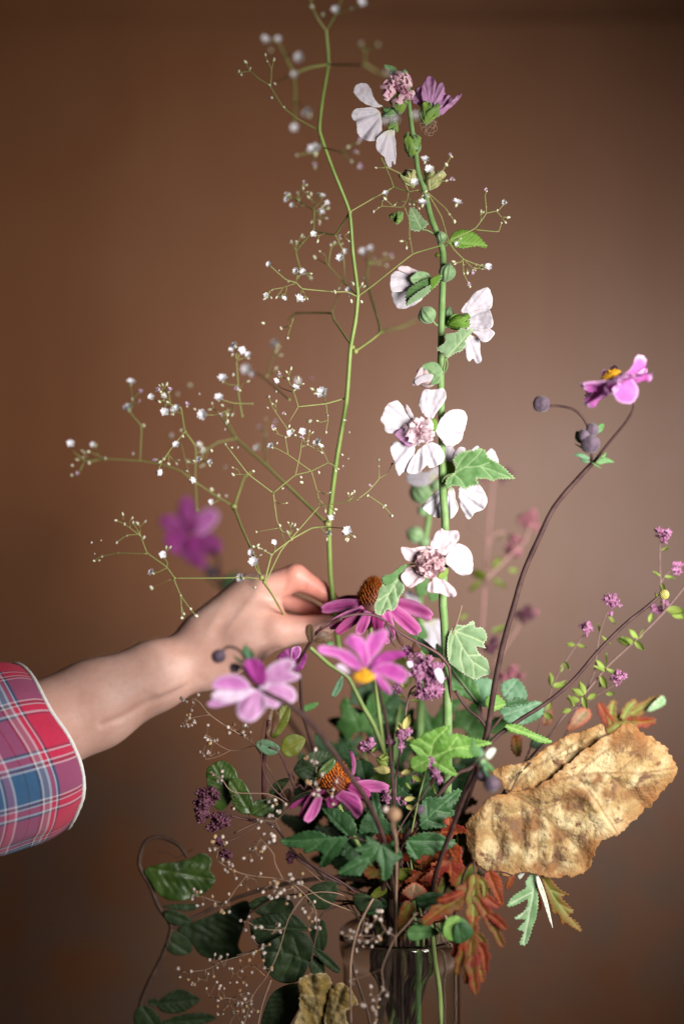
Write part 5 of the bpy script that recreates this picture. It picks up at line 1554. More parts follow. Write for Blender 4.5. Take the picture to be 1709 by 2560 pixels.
def round_bud(parent, tile, x, y, d, rpx, m='anem_bud'):
    px, py = T1(tile, x, y)
    r = rpx * K * (FOC + d)
    prof = [(r * math.sin(math.pi * (0.03 + 0.94 * i / 12)) ** 0.85, -r * 0.95 * math.cos(math.pi * i / 12)) for i in range(13)]
    V, F = lathe_geo(prof, 30, 5, 0.045, 0.4 / r)
    mt = aim((random.uniform(-0.5, 0.5), random.uniform(-0.6, 0.2), -0.8))
    V = [mt @ (v * (1 + 0.05 * noise.noise(v * (4 / r)))) for v in V]
    return obj('bud', mesh('bud', V, F), parent, P(px, py, d) - worldloc(parent), MATS[m])


def bract(parent, tile, pts, base, d, m='leaf_mid', **k):
    return sheet('leaf', tile, pts, base, d, parent, m, res=k.pop('res', 3.5), bowl=k.pop('bowl', 5), nz=3, **k)


an1 = thing('anemone', P(1050, 2335, 0.03), 'tall curving dark-stemmed anemone with one pink flower and furry round buds', 'flower')
ap = [(1478, 1160), (1447, 1193), (1385, 1267), (1344, 1350), (1308, 1432), (1282, 1520), (1256, 1613), (1235, 1716), (1215, 1838), (1183, 1930), (1132, 2050), (1085, 2190)]
tube('stem', [P(x, y, -0.03 + 0.05 * min(1, (y - 1160) / 1000)) for x, y in ap] + into_jar(1085, 2190, 0.02, Rj, 0.2), 6.0 * U, 9.0 * U, MATS['anem_stem'], an1, 9, 8)
tube('flower_stalk', stem_pts('C', [(1120, 1282), (1200, 1180), (1290, 1070), (1325, 1000), (1312, 968), (1290, 950)], -0.03, -0.055), 3.6 * U, 3.0 * U, MATS['anem_stem'], an1, 7)
tube('flower_stalk', stem_pts('C', [(1118, 1282), (1118, 1180), (1095, 1085), (1040, 1020), (960, 998), (900, 1000)], -0.03, -0.03), 3.6 * U, 3.0 * U, MATS['anem_stem'], an1, 7)
for (x, y, r) in ((875, 988, 21), (1122, 1112, 16), (1112, 1182, 24), (1082, 1140, 15)):
    round_bud(an1, 'C', x, y, -0.03 if x < 900 else -0.045, r)
for ol, b in (([(1110, 1250), (1070, 1225), (1030, 1235), (1060, 1245), (1090, 1260)], (1115, 1265)), ([(1140, 1270), (1180, 1245), (1230, 1270), (1190, 1275), (1160, 1282)], (1130, 1270)), ([(1120, 1270), (1170, 1300), (1140, 1290)], (1120, 1270)),
              ([(1070, 1180), (1040, 1160), (1045, 1120), (1070, 1130), (1080, 1150)], (1090, 1180)), ([(1140, 1130), (1150, 1090), (1180, 1085), (1170, 1120)], (1130, 1130)), ([(1150, 1260), (1190, 1220), (1180, 1250)], (1140, 1265)), ([(1110, 1265), (1065, 1255), (1085, 1275)], (1115, 1270)), ([(1060, 1190), (1035, 1180), (1080, 1210), (1100, 1220)], (1105, 1215))):
    bract(an1, 'C', ol, b, -0.04, 'leaf_mid' if b[0] != 1115 else 'leaf_blue', res=2.8)
fl = flower(an1, 'C', 1240, 880, -0.055)
cW = P(*T1('C', 1250, 900), -0.055)
nrm = Vector((-0.42, -0.10, 0.90)).normalized()
base_m = aim(nrm)
pms = [petal_mesh('anemone_petal', 96 * U, 50 * U, cup=0.5, curl=c, nu=10, nv=8, tipw=0.72, wav=0.6, notch=nt, m='anem', seed=i) for i, (c, nt) in enumerate(((0.10, 0.1), (-0.05, 0.2), (0.2, 0.0), (0.02, 0.15)))]
for i in range(13):
    o = obj('petal', pms[i % 4], fl, cW - worldloc(fl))
    tilt_ = (-0.05, 0.12, -0.16, 0.05)[i % 4]
    o.rotation_mode = 'QUATERNION'
    o.rotation_quaternion = (base_m @ Matrix.Rotation(i * 2 * math.pi / 13 + 0.3 * (i % 2), 4, 'Z') @ Matrix.Rotation(tilt_, 4, 'Y') @ Matrix.Rotation(random.uniform(-.3, .3), 4, 'X')).to_quaternion()
    s = random.uniform(0.82, 1.04)
    o.scale = (s, s, s)
stamens(fl, P(*T1('C', 1222, 872), -0.058), nrm, 24 * U, dome=0.9)
for ol in ([(1215, 900), (1230, 860), (1290, 850), (1340, 900), (1340, 950), (1310, 985), (1260, 980), (1235, 960)], [(1180, 900), (1240, 870), (1250, 920), (1200, 940)]):
    sheet('petal', 'C', ol, (1280, 960), -0.078, fl, 'anem', tilt=(0, -0.4), bowl=5, res=3.2, jag=1)

an2 = thing('anemone', P(990, 2335, 0.03), 'leaning dark anemone stem ending in a round olive-green seed head', 'flower')
ap = T('D', [(1448, 562), (1380, 620), (1280, 700), (1150, 830), (1030, 970), (900, 1080), (760, 1170), (640, 1262)]) + [(1181, 1915), (1146, 1932), (1112, 1967), (1069, 2019), (1040, 2056), (1000, 2120)]
tube('stem', [P(x, y, -0.005 - 0.0 * i) for i, (x, y) in enumerate(ap)] + into_jar(1000, 2120, -0.005, Rj, 3.6), 4.2 * U, 7.5 * U, MATS['anem_stem'], an2, 8, 8)
hd = Bag()
for i in range(160):
    z = 1 - 2 * (i + .5) / 160
    th = i * 2.39996
    v = Vector((math.sqrt(1 - z * z) * math.cos(th), math.sqrt(1 - z * z) * math.sin(th), z))
    V, F = sph_geo(1.6 * U, 5, 4)
    hd.add(V, F, Matrix.Translation(v * 11.5 * U))
V, F = sph_geo(11.8 * U, 14, 10)
hd.add(V, F)
hd.build('seed_head', an2, 'anem_head', P(*T1('D', 1470, 555), -0.005) - an2.location)
for ol in ([(1440, 560), (1425, 545), (1432, 575)],):
    bract(an2, 'D', ol, (1445, 560), -0.006, 'leaf_olive', res=2.5)
bract(an2, 'D', [(700, 1190), (760, 1185), (830, 1220), (900, 1250), (930, 1275), (860, 1270), (800, 1240), (730, 1220)], (700, 1190), -0.012, 'leaf_bright', serr=(9, 4), veins='pin')
round_bud(an2, 'M', 1215, 850, -0.012, 12)
tube('flower_stalk', stem_pts('M', [(1180, 960), (1150, 900), (1130, 840), (1180, 830), (1210, 845)], -0.006, -0.012), 1.8 * U, 1.5 * U, MATS['anem_stem'], an2, 6)

# blurred pale-pink anemone in front, left
an3 = thing('anemone', P(975, 2335, 0.02), 'blurred pale pink anemone drooping in front of the wrist with a purple bud', 'flower')
ap = T('H', [(700, 1180), (830, 1250), (960, 1312), (1100, 1420)]) + [(797, 1829), (815, 1855), (872, 1935), (924, 2015), (958, 2099), (965, 2180)]
dd = [-.115, -.12, -.12, -.115, -.105, -.10, -.085, -.065, -.045, -.02]
tube('stem', [P(x, y, d) for (x, y), d in zip(ap, dd)] + into_jar(965, 2180, -0.02, Rj, 3.9), 5.2 * U, 7.5 * U, MATS['anem_stem'], an3, 8, 8)
fl = flower(an3, 'H', 720, 1160, -0.115)
for ol, m, tl in (([(650, 1170), (560, 1080), (440, 1070), (340, 1110), (310, 1180), (400, 1200), (560, 1210)], 'anem', (0.2, 0.3)), ([(680, 1190), (480, 1180), (340, 1210), (310, 1270), (420, 1310), (560, 1290), (660, 1230)], 'anem_white', (0.1, -0.2)),
                  ([(620, 1250), (400, 1260), (270, 1320), (330, 1355), (450, 1330), (560, 1300)], 'anem', (0.2, 0.2)), ([(690, 1200), (560, 1270), (520, 1380), (560, 1450), (640, 1485), (720, 1440), (790, 1340), (760, 1220)], 'anem_pale', (0, -0.2)),
                  ([(770, 1180), (850, 1130), (1000, 1170), (1050, 1250), (1020, 1310), (900, 1325), (800, 1260)], 'anem_pale', (0.1, -0.1)), ([(770, 1150), (780, 1030), (860, 960), (980, 930), (1040, 980), (1000, 1040), (1080, 1070), (1050, 1115), (920, 1150)], 'anem_pale', (0.1, 0.3)),
                  ([(710, 1160), (620, 1050), (590, 970), (660, 925), (740, 960), (790, 1060), (770, 1150)], 'anem_deep', (0.0, 0.3)), ([(760, 1230), (800, 1250), (900, 1320), (860, 1360), (780, 1330)], 'anem_pale', (0.1, -0.3)), ([(720, 1180), (760, 1120), (820, 1110), (810, 1160), (760, 1200)], 'anem_white', (0, -0.4))):
    sheet('petal', 'H', ol, (720, 1170), -0.118, fl, m, tilt=tl, bowl=-5, ripple=(4, 6), nz=3, res=4)
tube('flower_stalk', stem_pts('H', [(720, 1170), (640, 1080), (570, 1000), (480, 990)], -0.118, -0.11), 5 * U, 3 * U, MATS['anem_stem'], an3, 7)
tube('flower_stalk', stem_pts('H', [(640, 1010), (600, 920), (540, 850), (460, 826), (400, 860)], -0.115, -0.10), 3 * U, 2.6 * U, MATS['anem_stem'], an3, 7)
round_bud(an3, 'H', 372, 908, -0.10, 18)
round_bud(an3, 'H', 510, 1010, -0.11, 13)
for ol, m in (([(620, 960), (570, 900), (590, 820), (620, 815), (640, 880)], 'leaf_blue'), ([(640, 940), (620, 830), (660, 860), (690, 910)], 'leaf_dark'), ([(600, 960), (520, 910), (500, 910), (560, 970)], 'leaf_blue')):
    bract(an3, 'H', ol, (620, 960), -0.11, m)

# hot-pink anemone in front, centre, seen from the side
an4 = thing('anemone', P(1010, 2335, 0.02), 'blurred bright pink anemone with orange centre under the coneflower', 'flower')
fl = flower(an4, 'L', 450, 1010, -0.105)
for ol, m, tl in (([(450, 1010), (400, 900), (290, 800), (300, 745), (360, 718), (430, 745), (480, 830), (500, 950)], 'anem_hot', (0.1, 0.4)), ([(470, 1000), (450, 880), (480, 740), (560, 690), (640, 672), (660, 720), (600, 840), (530, 930)], 'anem_hot', (0, 0.3)),
                  ([(400, 1030), (300, 990), (210, 920), (60, 880), (70, 815), (200, 830), (340, 870), (440, 980)], 'anem_hot', (0.1, 0.2)), ([(500, 1010), (560, 920), (640, 870), (780, 865), (815, 900), (720, 935), (640, 975)], 'anem_deep', (0.1, 0.3)),
                  ([(500, 1030), (640, 960), (760, 990), (835, 1060), (780, 1145), (680, 1110), (600, 1075)], 'anem_hot', (-0.1, -0.2)), ([(530, 1050), (610, 1090), (690, 1200), (670, 1245), (600, 1190), (550, 1110)], 'anem_hot', (-0.1, -0.3)), ([(205, 995), (250, 975), (310, 1020), (340, 1080), (260, 1040)], 'anem_white', (0.1, -0.3)),
                  ([(520, 970), (540, 910), (600, 890), (680, 930), (600, 960)], 'anem_white', (0, -0.5)), ([(400, 1040), (330, 1010), (300, 900), (360, 900), (430, 960)], 'anem_deep', (0.1, -0.2))):
    sheet('petal', 'L', ol, (450, 1030), -0.107, fl, m, tilt=tl, bowl=-5, ripple=(4, 6), nz=3, res=4)
stamens(fl, P(*T1('L', 445, 1050), -0.118), (0.05, -0.45, -0.7), 25 * U, dome=0.7)
tube('stem', stem_pts('L', [(480, 950), (520, 1040), (570, 1150), (600, 1280), (640, 1450), (665, 1640), (690, 1900)], -0.10, -0.04) + [P(985, 2040, -0.03)] + into_jar(985, 2040, -0.03, Rj, 4.4), 3 * U, 5 * U, MATS['anem_stem'], an4, 8)

# deep-purple anemone far behind
an5 = thing('anemone', P(960, 2335, 0.09), 'strongly blurred purple anemone in the background above the wrist', 'flower')
fl = flower(an5, 'B', 745, 1050, 0.34)
for ol, m, tl in (([(730, 1050), (640, 1040), (590, 1000), (600, 960), (680, 960), (740, 1010)], 'anem_mauve', (0.1, 0.2)), ([(740, 1040), (680, 960), (690, 880), (730, 865), (770, 930), (770, 1020)], 'anem_mauve', (0, 0.3)), ([(750, 1050), (770, 960), (830, 920), (875, 950), (860, 1000), (800, 1050)], 'anem', (0.1, 0.1)),
                  ([(750, 1060), (820, 1040), (890, 1090), (870, 1150), (800, 1140)], 'anem_mauve', (0.1, -0.2)), ([(740, 1070), (800, 1140), (815, 1215), (760, 1205), (700, 1160), (690, 1100)], 'anem_mauve', (0, -0.3)), ([(730, 1060), (700, 1150), (640, 1130), (610, 1070), (650, 1030)], 'anem_deep', (0.1, -0.1)), ([(720, 1100), (760, 1040), (790, 1080), (760, 1130)], 'anem_deep', (0, -0.5))):
    sheet('petal', 'B', ol, (745, 1055), 0.34, fl, m, tilt=tl, bowl=-6, ripple=(4, 6), nz=3, res=5)
tube('stem', stem_pts('B', [(800, 1130), (860, 1130), (880, 1230), (900, 1330), (1000, 1560), (1180, 1900)], 0.34, 0.24) + [P(900, 2060, 0.14), P(950, 2220, 0.09)] + into_jar(950, 2220, 0.09, Rj, 2.2), 4.5 * U, 8 * U, MATS['anem_stem'], an5, 7)
round_bud(an5, 'B', 840, 1235, 0.33, 16)
bract(an5, 'B', [(880, 1290), (920, 1250), (980, 1230), (950, 1290), (910, 1330)], (885, 1310), 0.32, 'leaf_dark', res=5)
bract(an5, 'B', [(900, 1310), (850, 1280), (820, 1240), (850, 1300)], (900, 1320), 0.32, 'leaf_dark', res=5)

# dark purple flower peeping out under the thumb
an6 = thing('anemone', P(985, 2335, 0.07), 'small dark purple anemone half hidden under the thumb', 'flower')
fl = flower(an6, 'H', 1000, 930, 0.02)
for ol, m in (([(1000, 960), (880, 925), (950, 850), (1000, 845), (1040, 900)], 'anem_mauve'), ([(1010, 960), (1000, 850), (1060, 818), (1090, 850), (1060, 930)], 'anem'), ([(1010, 970), (1090, 880), (1140, 900), (1110, 1000), (1060, 1040)], 'anem_mauve'), ([(1000, 980), (900, 950), (960, 1020), (1040, 1040)], 'anem_deep')):
    sheet('petal', 'H', ol, (1010, 960), 0.015, fl, m, bowl=-4, ripple=(3, 6), res=4)
tube('stem', stem_pts('H', [(1020, 960), (1080, 1100), (1090, 1300), (1130, 1500), (1240, 1800)], 0.02, 0.05) + [P(880, 2040, 0.06), P(960, 2200, 0.06)] + into_jar(960, 2200, 0.06, Rj, 2.6), 4 * U, 6 * U, MATS['anem_stem'], an6, 7)
sheet('leaf', 'H', [(1060, 1390), (1130, 1330), (1240, 1310), (1200, 1360), (1100, 1400)], (1060, 1390), 0.04, an6, 'leaf_mid', serr=(10, 4), res=4)

# purple-bud anemone over the dry leaf (blurred, near)
an7 = thing('anemone', P(1040, 2335, 0.0), 'blurred dark anemone buds on a grey-green stalk over the golden dry leaf', 'flower')
round_bud(an7, 'N', 655, 905, -0.10, 20)
round_bud(an7, 'N', 565, 835, -0.09, 13)
tube('stem', stem_pts('N', [(500, 720), (520, 760), (490, 860), (420, 1000), (330, 1240)], -0.085, -0.05) + [P(1090, 2180, -0.02)] + into_jar(1090, 2180, -0.02, Rj, 5.6), 5 * U, 7 * U, MATS['anem_stem'], an7, 8)
tube('flower_stalk', stem_pts('N', [(520, 700), (580, 740), (600, 800), (640, 870)], -0.085, -0.10), 5 * U, 4 * U, MATS['leaf_blue'], an7, 7)
for ol, m in (([(480, 650), (470, 560), (490, 490), (520, 560), (560, 620), (550, 670)], 'leaf_mid'), ([(520, 600), (560, 590), (590, 640), (560, 680)], 'leaf_blue'), ([(590, 720), (640, 730), (680, 790), (640, 790)], 'leaf_mid'), ([(600, 650), (640, 600), (690, 600), (670, 650), (630, 690)], 'leaf_white'), ([(560, 700), (600, 690), (620, 760), (590, 830), (560, 800)], 'leaf_silver')):
    bract(an7, 'N', ol, (530, 700), -0.09, m)

# ================================================================== purple coneflowers
def coneflower(label, tile, ctr, axis, rbase, h, pet, d, m0, stem_extra):
    t = thing('coneflower', P(1000, 2335, 0.05), label, 'flower')
    fl_ = flower(t, tile, ctr[0], ctr[1], d, 'flower')
    c = P(*T1(tile, *ctr), d)
    s0 = K * (FOC + d)
    r, hh = rbase * s0, h * s0
    mt = aim(axis)
    bag, core = Bag(), Bag()
    n = 300
    rnd = random.Random(4)
    for i in range(n):
        t_ = (i + 0.5) / n
        ph = math.acos(1 - t_)                 # 0 top .. pi/2 rim
        th = i * 2.39996
        nr = Vector((math.sin(ph) * math.cos(th), math.sin(ph) * math.sin(th), math.cos(ph)))
        p = Vector((nr.x * r * 0.86, nr.y * r * 0.86, nr.z * hh * 0.86))
        ln = r * rnd.uniform(0.16, 0.36)
        V, F = lathe_geo([(r * 0.045, 0), (r * 0.038, ln * 0.5), (r * 0.008, ln)], 5)
        dr = (nr + Vector((rnd.uniform(-.22, .22), rnd.uniform(-.22, .22), rnd.uniform(0.5, 1.0)))).normalized()
        bag.add(V, F, mt @ Matrix.Translation(p) @ aim(dr), [0.12 + 0.55 * (1 - t_)] * 5 + [0.40 + 0.5 * (1 - t_)] * 5 + [0.62 + 0.38 * (1 - t_)] * 5)
    V, F = sph_geo(r * 0.88, 20, 14, 1, 1, hh / r)
    core.add(V, F, mt)
    co_ = core.build('cone', fl_, 'cone_core', c - worldloc(fl_))
    bag.build('cone_spikes', co_, 'cone_tip', c - worldloc(fl_) - co_.location)
    for (a, b, wd, sag, dd_, m) in pet:
        ax_, ay_ = T1(tile, *a)
        bx_, by_ = T1(tile, *b)
        L_ = math.hypot(bx_ - ax_, by_ - ay_)
        ux, uy = (bx_ - ax_) / L_, (by_ - ay_) / L_
        nx_, ny_ = -uy, ux
        w2 = wd / TILES[tile][2] / 2
        left, right = [], []
        for k in range(9):
            s_ = k / 8
            wv = w2 * (0.55 + 0.6 * math.sin(math.pi * (0.12 + 0.74 * s_))) * (1 if s_ < 0.9 else 0.72)
            off = sag / TILES[tile][2] * math.sin(math.pi * s_)
            cx_, cy_ = ax_ + ux * L_ * s_ + nx_ * off, ay_ + uy * L_ * s_ + ny_ * off
            left.append((cx_ + nx_ * wv, cy_ + ny_ * wv))
            right.append((cx_ - nx_ * wv, cy_ - ny_ * wv))
        tip = [(ax_ + ux * L_ * 1.015 + nx_ * w2 * 0.25, ay_ + uy * L_ * 1.015 + ny_ * w2 * 0.25), (ax_ + ux * L_ * 0.985, ay_ + uy * L_ * 0.985), (ax_ + ux * L_ * 1.015 - nx_ * w2 * 0.25, ay_ + uy * L_ * 1.015 - ny_ * w2 * 0.25)]
        sheet('petal', 'X', left + tip + right[::-1], (ax_ - ux * 25, ay_ - uy * 25), d + dd_[0], fl_, m, tilt=((dd_[1] - dd_[0]) / U / L_ * ux, (dd_[1] - dd_[0]) / U / L_ * uy), bowl=0, ripple=(3.0, 16), nz=1.5, res=3.6)
    tube('stem', [c - Vector(axis).normalized() * r * 0.1] + stem_extra, 5 * U, 7 * U, MATS['green_stem'], t, 8)
    return t


cp, cdk = 'cone_petal', 'cone_petal_dark'
ed = 0.032
coneflower('bright purple coneflower with orange cone just right of the fingertips', 'L', (505, 455), (0.22, -0.05, 1.0), 38, 74, [
    ((430, 450), (82, 500), 95, 10, (-.006, -.004), cp), ((450, 500), (150, 650), 95, 0, (-.012, -.02), cp), ((470, 520), (210, 705), 80, 10, (-.014, -.03), cdk), ((490, 520), (400, 715), 85, 0, (-.016, -.032), cp), ((555, 530), (575, 690), 80, 0, (-.016, -.03), cdk),
    ((640, 520), (690, 770), 85, 0, (-.014, -.028), cp), ((690, 490), (930, 705), 115, 0, (-.010, -.016), cp), ((690, 440), (1040, 565), 110, -20, (-.004, -.002), cp), ((600, 440), (900, 480), 80, -20, (.010, .03), cdk), ((440, 420), (200, 440), 80, 10, (.008, .02), cdk), ((590, 530), (650, 800), 70, 0, (-.016, -.03), cp)], ed, cp,
    [P(925, 1560, 0.035), P(935, 1680, 0.045), P(955, 1850, 0.05), P(985, 2080, 0.05)] + into_jar(985, 2080, 0.05, Rj, 2.0))
coneflower('low purple coneflower with spiky orange cone and twisted petals among dark leaves', 'M', (465, 640), (0.12, -0.25, 1.0), 43, 66, [
    ((390, 690), (85, 838), 42, 15, (-.010, -.014), cdk), ((300, 690), (175, 925), 50, 0, (-.012, -.02), cdk), ((340, 730), (225, 955), 80, -14, (-.016, -.028), cp), ((420, 740), (470, 825), 90, 0, (-.018, -.022), cdk), ((500, 715), (690, 905), 115, -45, (-.020, -.030), cp), ((590, 660), (945, 665), 95, -18, (-.010, -.006), cp),
    ((600, 640), (780, 740), 90, 0, (-.012, -.012), cdk), ((620, 620), (700, 600), 80, 0, (0.004, .01), cp), ((632, 545), (610, 335), 34, 18, (.006, .012), cp), ((370, 680), (250, 650), 60, 0, (.004, .012), cdk)], -0.015, cp,
    [P(845, 2010, 0.0), P(900, 2120, 0.02), P(960, 2220, 0.04)] + into_jar(960, 2220, 0.04, Rj, 3.2))

# ================================================================== oregano
def sprig(label, base, stems, heads, leaves, m='oreg', sm='oreg_stem', lm='leaf_oregano', name='oregano_sprig', cat='flower', group=None):
    t = thing(name, P(*base), label, cat, group)
    for (tl, d0, d1, r, pts, jar_) in stems:
        p3 = stem_pts(tl, pts, d0, d1)
        if jar_:
            q_ = T(tl, pts)[-1]
            p3 = p3 + into_jar(q_[0], q_[1], d1, Rj)
        tube('stem', p3, r * 0.8 * U, r * 1.1 * U, MATS[sm], t, 6, 6)
    for (tl, x, y, d, rx_, ry_, n, *mm) in heads:
        seed_head(t, tl, x, y, d, rx_, ry_, n, mm[0] if mm else m)
    for (tl, x, y, d, l, a, *mm) in leaves:
        oval_leaf(t, tl, x, y, d, l, a, mm[0] if mm else lm)
    return t


sprig('long oregano sprig reaching the right edge with purple heads and yellow-green leaves', (1080, 2335, 0.06), [
    ('D', 0.05, 0.035, 3.2, [(1600, 480), (1568, 520), (1460, 650), (1340, 770), (1200, 900), (1090, 1030), (980, 1150), (910, 1245), (700, 1500), (560, 1800)], True), ('D', 0.05, 0.05, 2.2, [(1450, 300), (1450, 420), (1455, 520), (1470, 640)], False),
    ('D', 0.05, 0.05, 1.7, [(1500, 440), (1470, 470), (1455, 500)], False), ('D', 0.03, 0.04, 1.8, [(1245, 985), (1150, 1040), (1090, 1080), (1010, 1120)], False)],
    [('D', 1462, 262, 0.05, 30, 24, 70), ('D', 1535, 422, 0.05, 22, 17, 45), ('D', 1445, 610, 0.06, 25, 24, 50), ('D', 1250, 962, 0.035, 21, 19, 50)],
    [('D', 1460, 345, .05, 22, 20), ('D', 1450, 470, .05, 22, 150), ('D', 1458, 500, .05, 24, -60), ('D', 1470, 470, .05, 26, -15), ('D', 1480, 630, .05, 48, -10), ('D', 1500, 640, .05, 40, -25), ('D', 1400, 690, .05, 26, 70), ('D', 1345, 765, .045, 30, 60),
     ('D', 1345, 765, .045, 34, 130), ('D', 1320, 790, .045, 46, 170), ('D', 1330, 780, .045, 34, -40), ('D', 1310, 800, .045, 30, 150), ('D', 1185, 910, .04, 34, 130), ('D', 1190, 905, .04, 34, 100), ('D', 1180, 930, .04, 32, 160), ('D', 1165, 950, .04, 36, -60), ('D', 1190, 920, .04, 30, -30), ('D', 1160, 960, .04, 30, -100),
     ('D', 1190, 1035, .04, 24, 10), ('D', 1080, 1045, .035, 34, 150), ('D', 1085, 1040, .035, 36, 110), ('D', 1060, 1070, .035, 34, 170), ('D', 1080, 1050, .035, 34, -70), ('D', 1100, 1060, .035, 28, 30), ('D', 1020, 1110, .035, 26, 200), ('D', 1030, 1100, .035, 30, 120)])
sprig('slim oregano sprig with two dusky purple heads right of the dark curved stem', (1060, 2335, 0.07), [
    ('D', 0.04, 0.05, 1.9, [(1215, 620), (1190, 650), (1160, 740), (1145, 830), (1125, 950), (1010, 1180)], False), ('D', 0.05, 0.05, 2.2, [(1085, 750), (1060, 780), (980, 900), (930, 1000), (890, 1130), (780, 1400), (620, 1750)], True)],
    [('D', 1212, 590, 0.04, 30, 20, 65), ('D', 1094, 722, 0.045, 17, 25, 50), ('D', 1212, 652, 0.045, 6, 7, 10)],
    [('D', 1200, 660, .045, 26, -60), ('D', 1158, 740, .045, 24, 110), ('D', 1165, 760, .045, 30, -50), ('D', 1050, 800, .05, 22, -20), ('D', 1040, 800, .05, 24, 170), ('D', 990, 880, .05, 26, -50), ('D', 985, 890, .05, 24, -100), ('D', 925, 1000, .05, 34, 100), ('D', 930, 1000, .05, 36, 0), ('D', 960, 1000, .05, 26, 20), ('D', 895, 1120, .05, 30, 60), ('D', 890, 1130, .05, 30, -30), ('D', 905, 1120, .05, 26, 110)])
ctr = sprig('large mauve oregano cluster touching the green hollyhock stem', (1000, 2335, 0.02), [
    ('L', -0.02, -0.02, 2.6, [(930, 1150), (860, 1200), (830, 1300), (800, 1500), (800, 1568)], False), ('M', -0.02, 0.0, 2.8, [(1090, 0), (1070, 170), (1040, 370), (1010, 540), (1005, 690), (1000, 1000)], True), ('L', -.02, -.02, 1.6, [(770, 1220), (800, 1270), (830, 1300)], False)],
    [('L', 900, 930, -0.03, 22, 24, 60), ('L', 1010, 990, -0.04, 30, 24, 80), ('L', 930, 1060, -0.045, 30, 26, 90), ('L', 1060, 1110, -0.04, 28, 24, 80), ('L', 980, 1220, -0.04, 32, 24, 100), ('L', 1090, 1210, -0.04, 24, 16, 55), ('L', 830, 880, -0.02, 24, 18, 50), ('L', 735, 1190, -0.02, 16, 18, 45), ('L', 1110, 1000, -0.03, 14, 12, 30)],
    [('L', 800, 1180, -.02, 20, 110, 'leaf_cream'), ('L', 800, 1270, -.02, 20, 160), ('L', 850, 1300, -.02, 22, -10), ('L', 850, 1240, -.02, 16, 20), ('L', 810, 1530, -.02, 38, 70, 'leaf_cream'), ('L', 790, 1560, -.02, 24, 120, 'leaf_cream')], m='oreg')
for ol in ([(1060, 1030), (1110, 1010), (1145, 1080), (1130, 1150), (1080, 1100)], [(820, 960), (860, 950), (880, 990), (840, 1010)]):
    sheet('petal', 'L', ol, ol[0], -0.05, ctr, 'anem_white', bowl=5, res=3.5)
sprig('small dark purple oregano heads with cream leaves beside the low coneflower', (990, 2335, 0.02), [
    ('M', -0.02, -0.02, 1.8, [(770, 340), (860, 410), (930, 470), (1005, 540)], False), ('M', -0.02, -0.02, 1.8, [(1005, 540), (1100, 545), (1250, 560)], False), ('M', -0.02, 0.0, 2.4, [(1060, 300), (1030, 420), (1008, 560), (990, 800), (980, 1100)], True)],
    [('M', 740, 290, -0.02, 24, 18, 65), ('M', 790, 250, -0.02, 16, 18, 40), ('M', 1040, 210, -0.03, 18, 16, 55), ('M', 1130, 180, -0.03, 18, 14, 45), ('M', 1055, 310, -0.03, 10, 16, 30), ('M', 970, 250, -0.02, 14, 14, 35), ('M', 920, 730, -0.02, 22, 17, 60), ('M', 1050, 780, -0.02, 16, 12, 35), ('M', 1180, 580, -0.015, 12, 10, 25)],
    [('M', 1080, 150, -.03, 36, 75, 'leaf_cream'), ('M', 1050, 200, -.03, 22, 120, 'leaf_cream'), ('M', 1100, 250, -.03, 22, 20, 'leaf_cream'), ('M', 800, 350, -.025, 16, 40), ('M', 880, 420, -.025, 26, 10), ('M', 870, 410, -.025, 24, 30), ('M', 960, 510, -.03, 44, 170, 'leaf_cream'), ('M', 930, 470, -.025, 36, 150, 'leaf_oregano'), ('M', 1060, 545, -.03, 40, 15, 'leaf_cream'),
     ('M', 1150, 560, -.03, 28, -30), ('M', 1080, 760, -.025, 28, 10, 'leaf_cream'), ('M', 1100, 820, -.025, 26, -10, 'leaf_cream'), ('M', 1090, 620, -.02, 22, -60), ('M', 950, 720, -.02, 20, 60)])
sprig('plump violet oregano head in front of the bright green lobed leaf', (1010, 2335, 0.0), [('M', -0.03, -0.01, 2.0, [(1330, 560), (1250, 720), (1160, 830), (1050, 1000), (1010, 1150)], True)],
      [('M', 1300, 450, -0.035, 13, 13, 40), ('M', 1350, 530, -0.035, 17, 18, 75), ('M', 1375, 600, -0.035, 12, 12, 40)], [('M', 1270, 500, -.035, 18, 150), ('M', 1320, 640, -.03, 30, -80, 'leaf_olive')], m='oreg')
dk = sprig('dark maroon dried oregano heads hanging at the left of the bouquet', (950, 2335, 0.03), [
    ('F', 0.0, 0.03, 2.4, [(430, 640), (470, 680), (540, 670), (690, 690), (760, 720), (860, 860), (1000, 960)], True), ('F', 0.0, 0.0, 1.6, [(480, 700), (540, 670)], False), ('F', 0.0, 0.0, 1.6, [(500, 800), (580, 770), (690, 700)], False)],
    [('F', 415, 590, 0.0, 30, 32, 190), ('F', 400, 660, 0.0, 22, 24, 100), ('F', 455, 560, 0.0, 22, 24, 90), ('F', 490, 690, 0.0, 30, 24, 150), ('F', 450, 720, 0.0, 18, 14, 45), ('F', 490, 790, 0.0, 18, 20, 50), ('F', 520, 850, 0.0, 18, 18, 50), ('F', 840, 870, 0.0, 16, 18, 40), ('F', 620, 600, 0.03, 10, 10, 20)], [], m='oreg_dark')
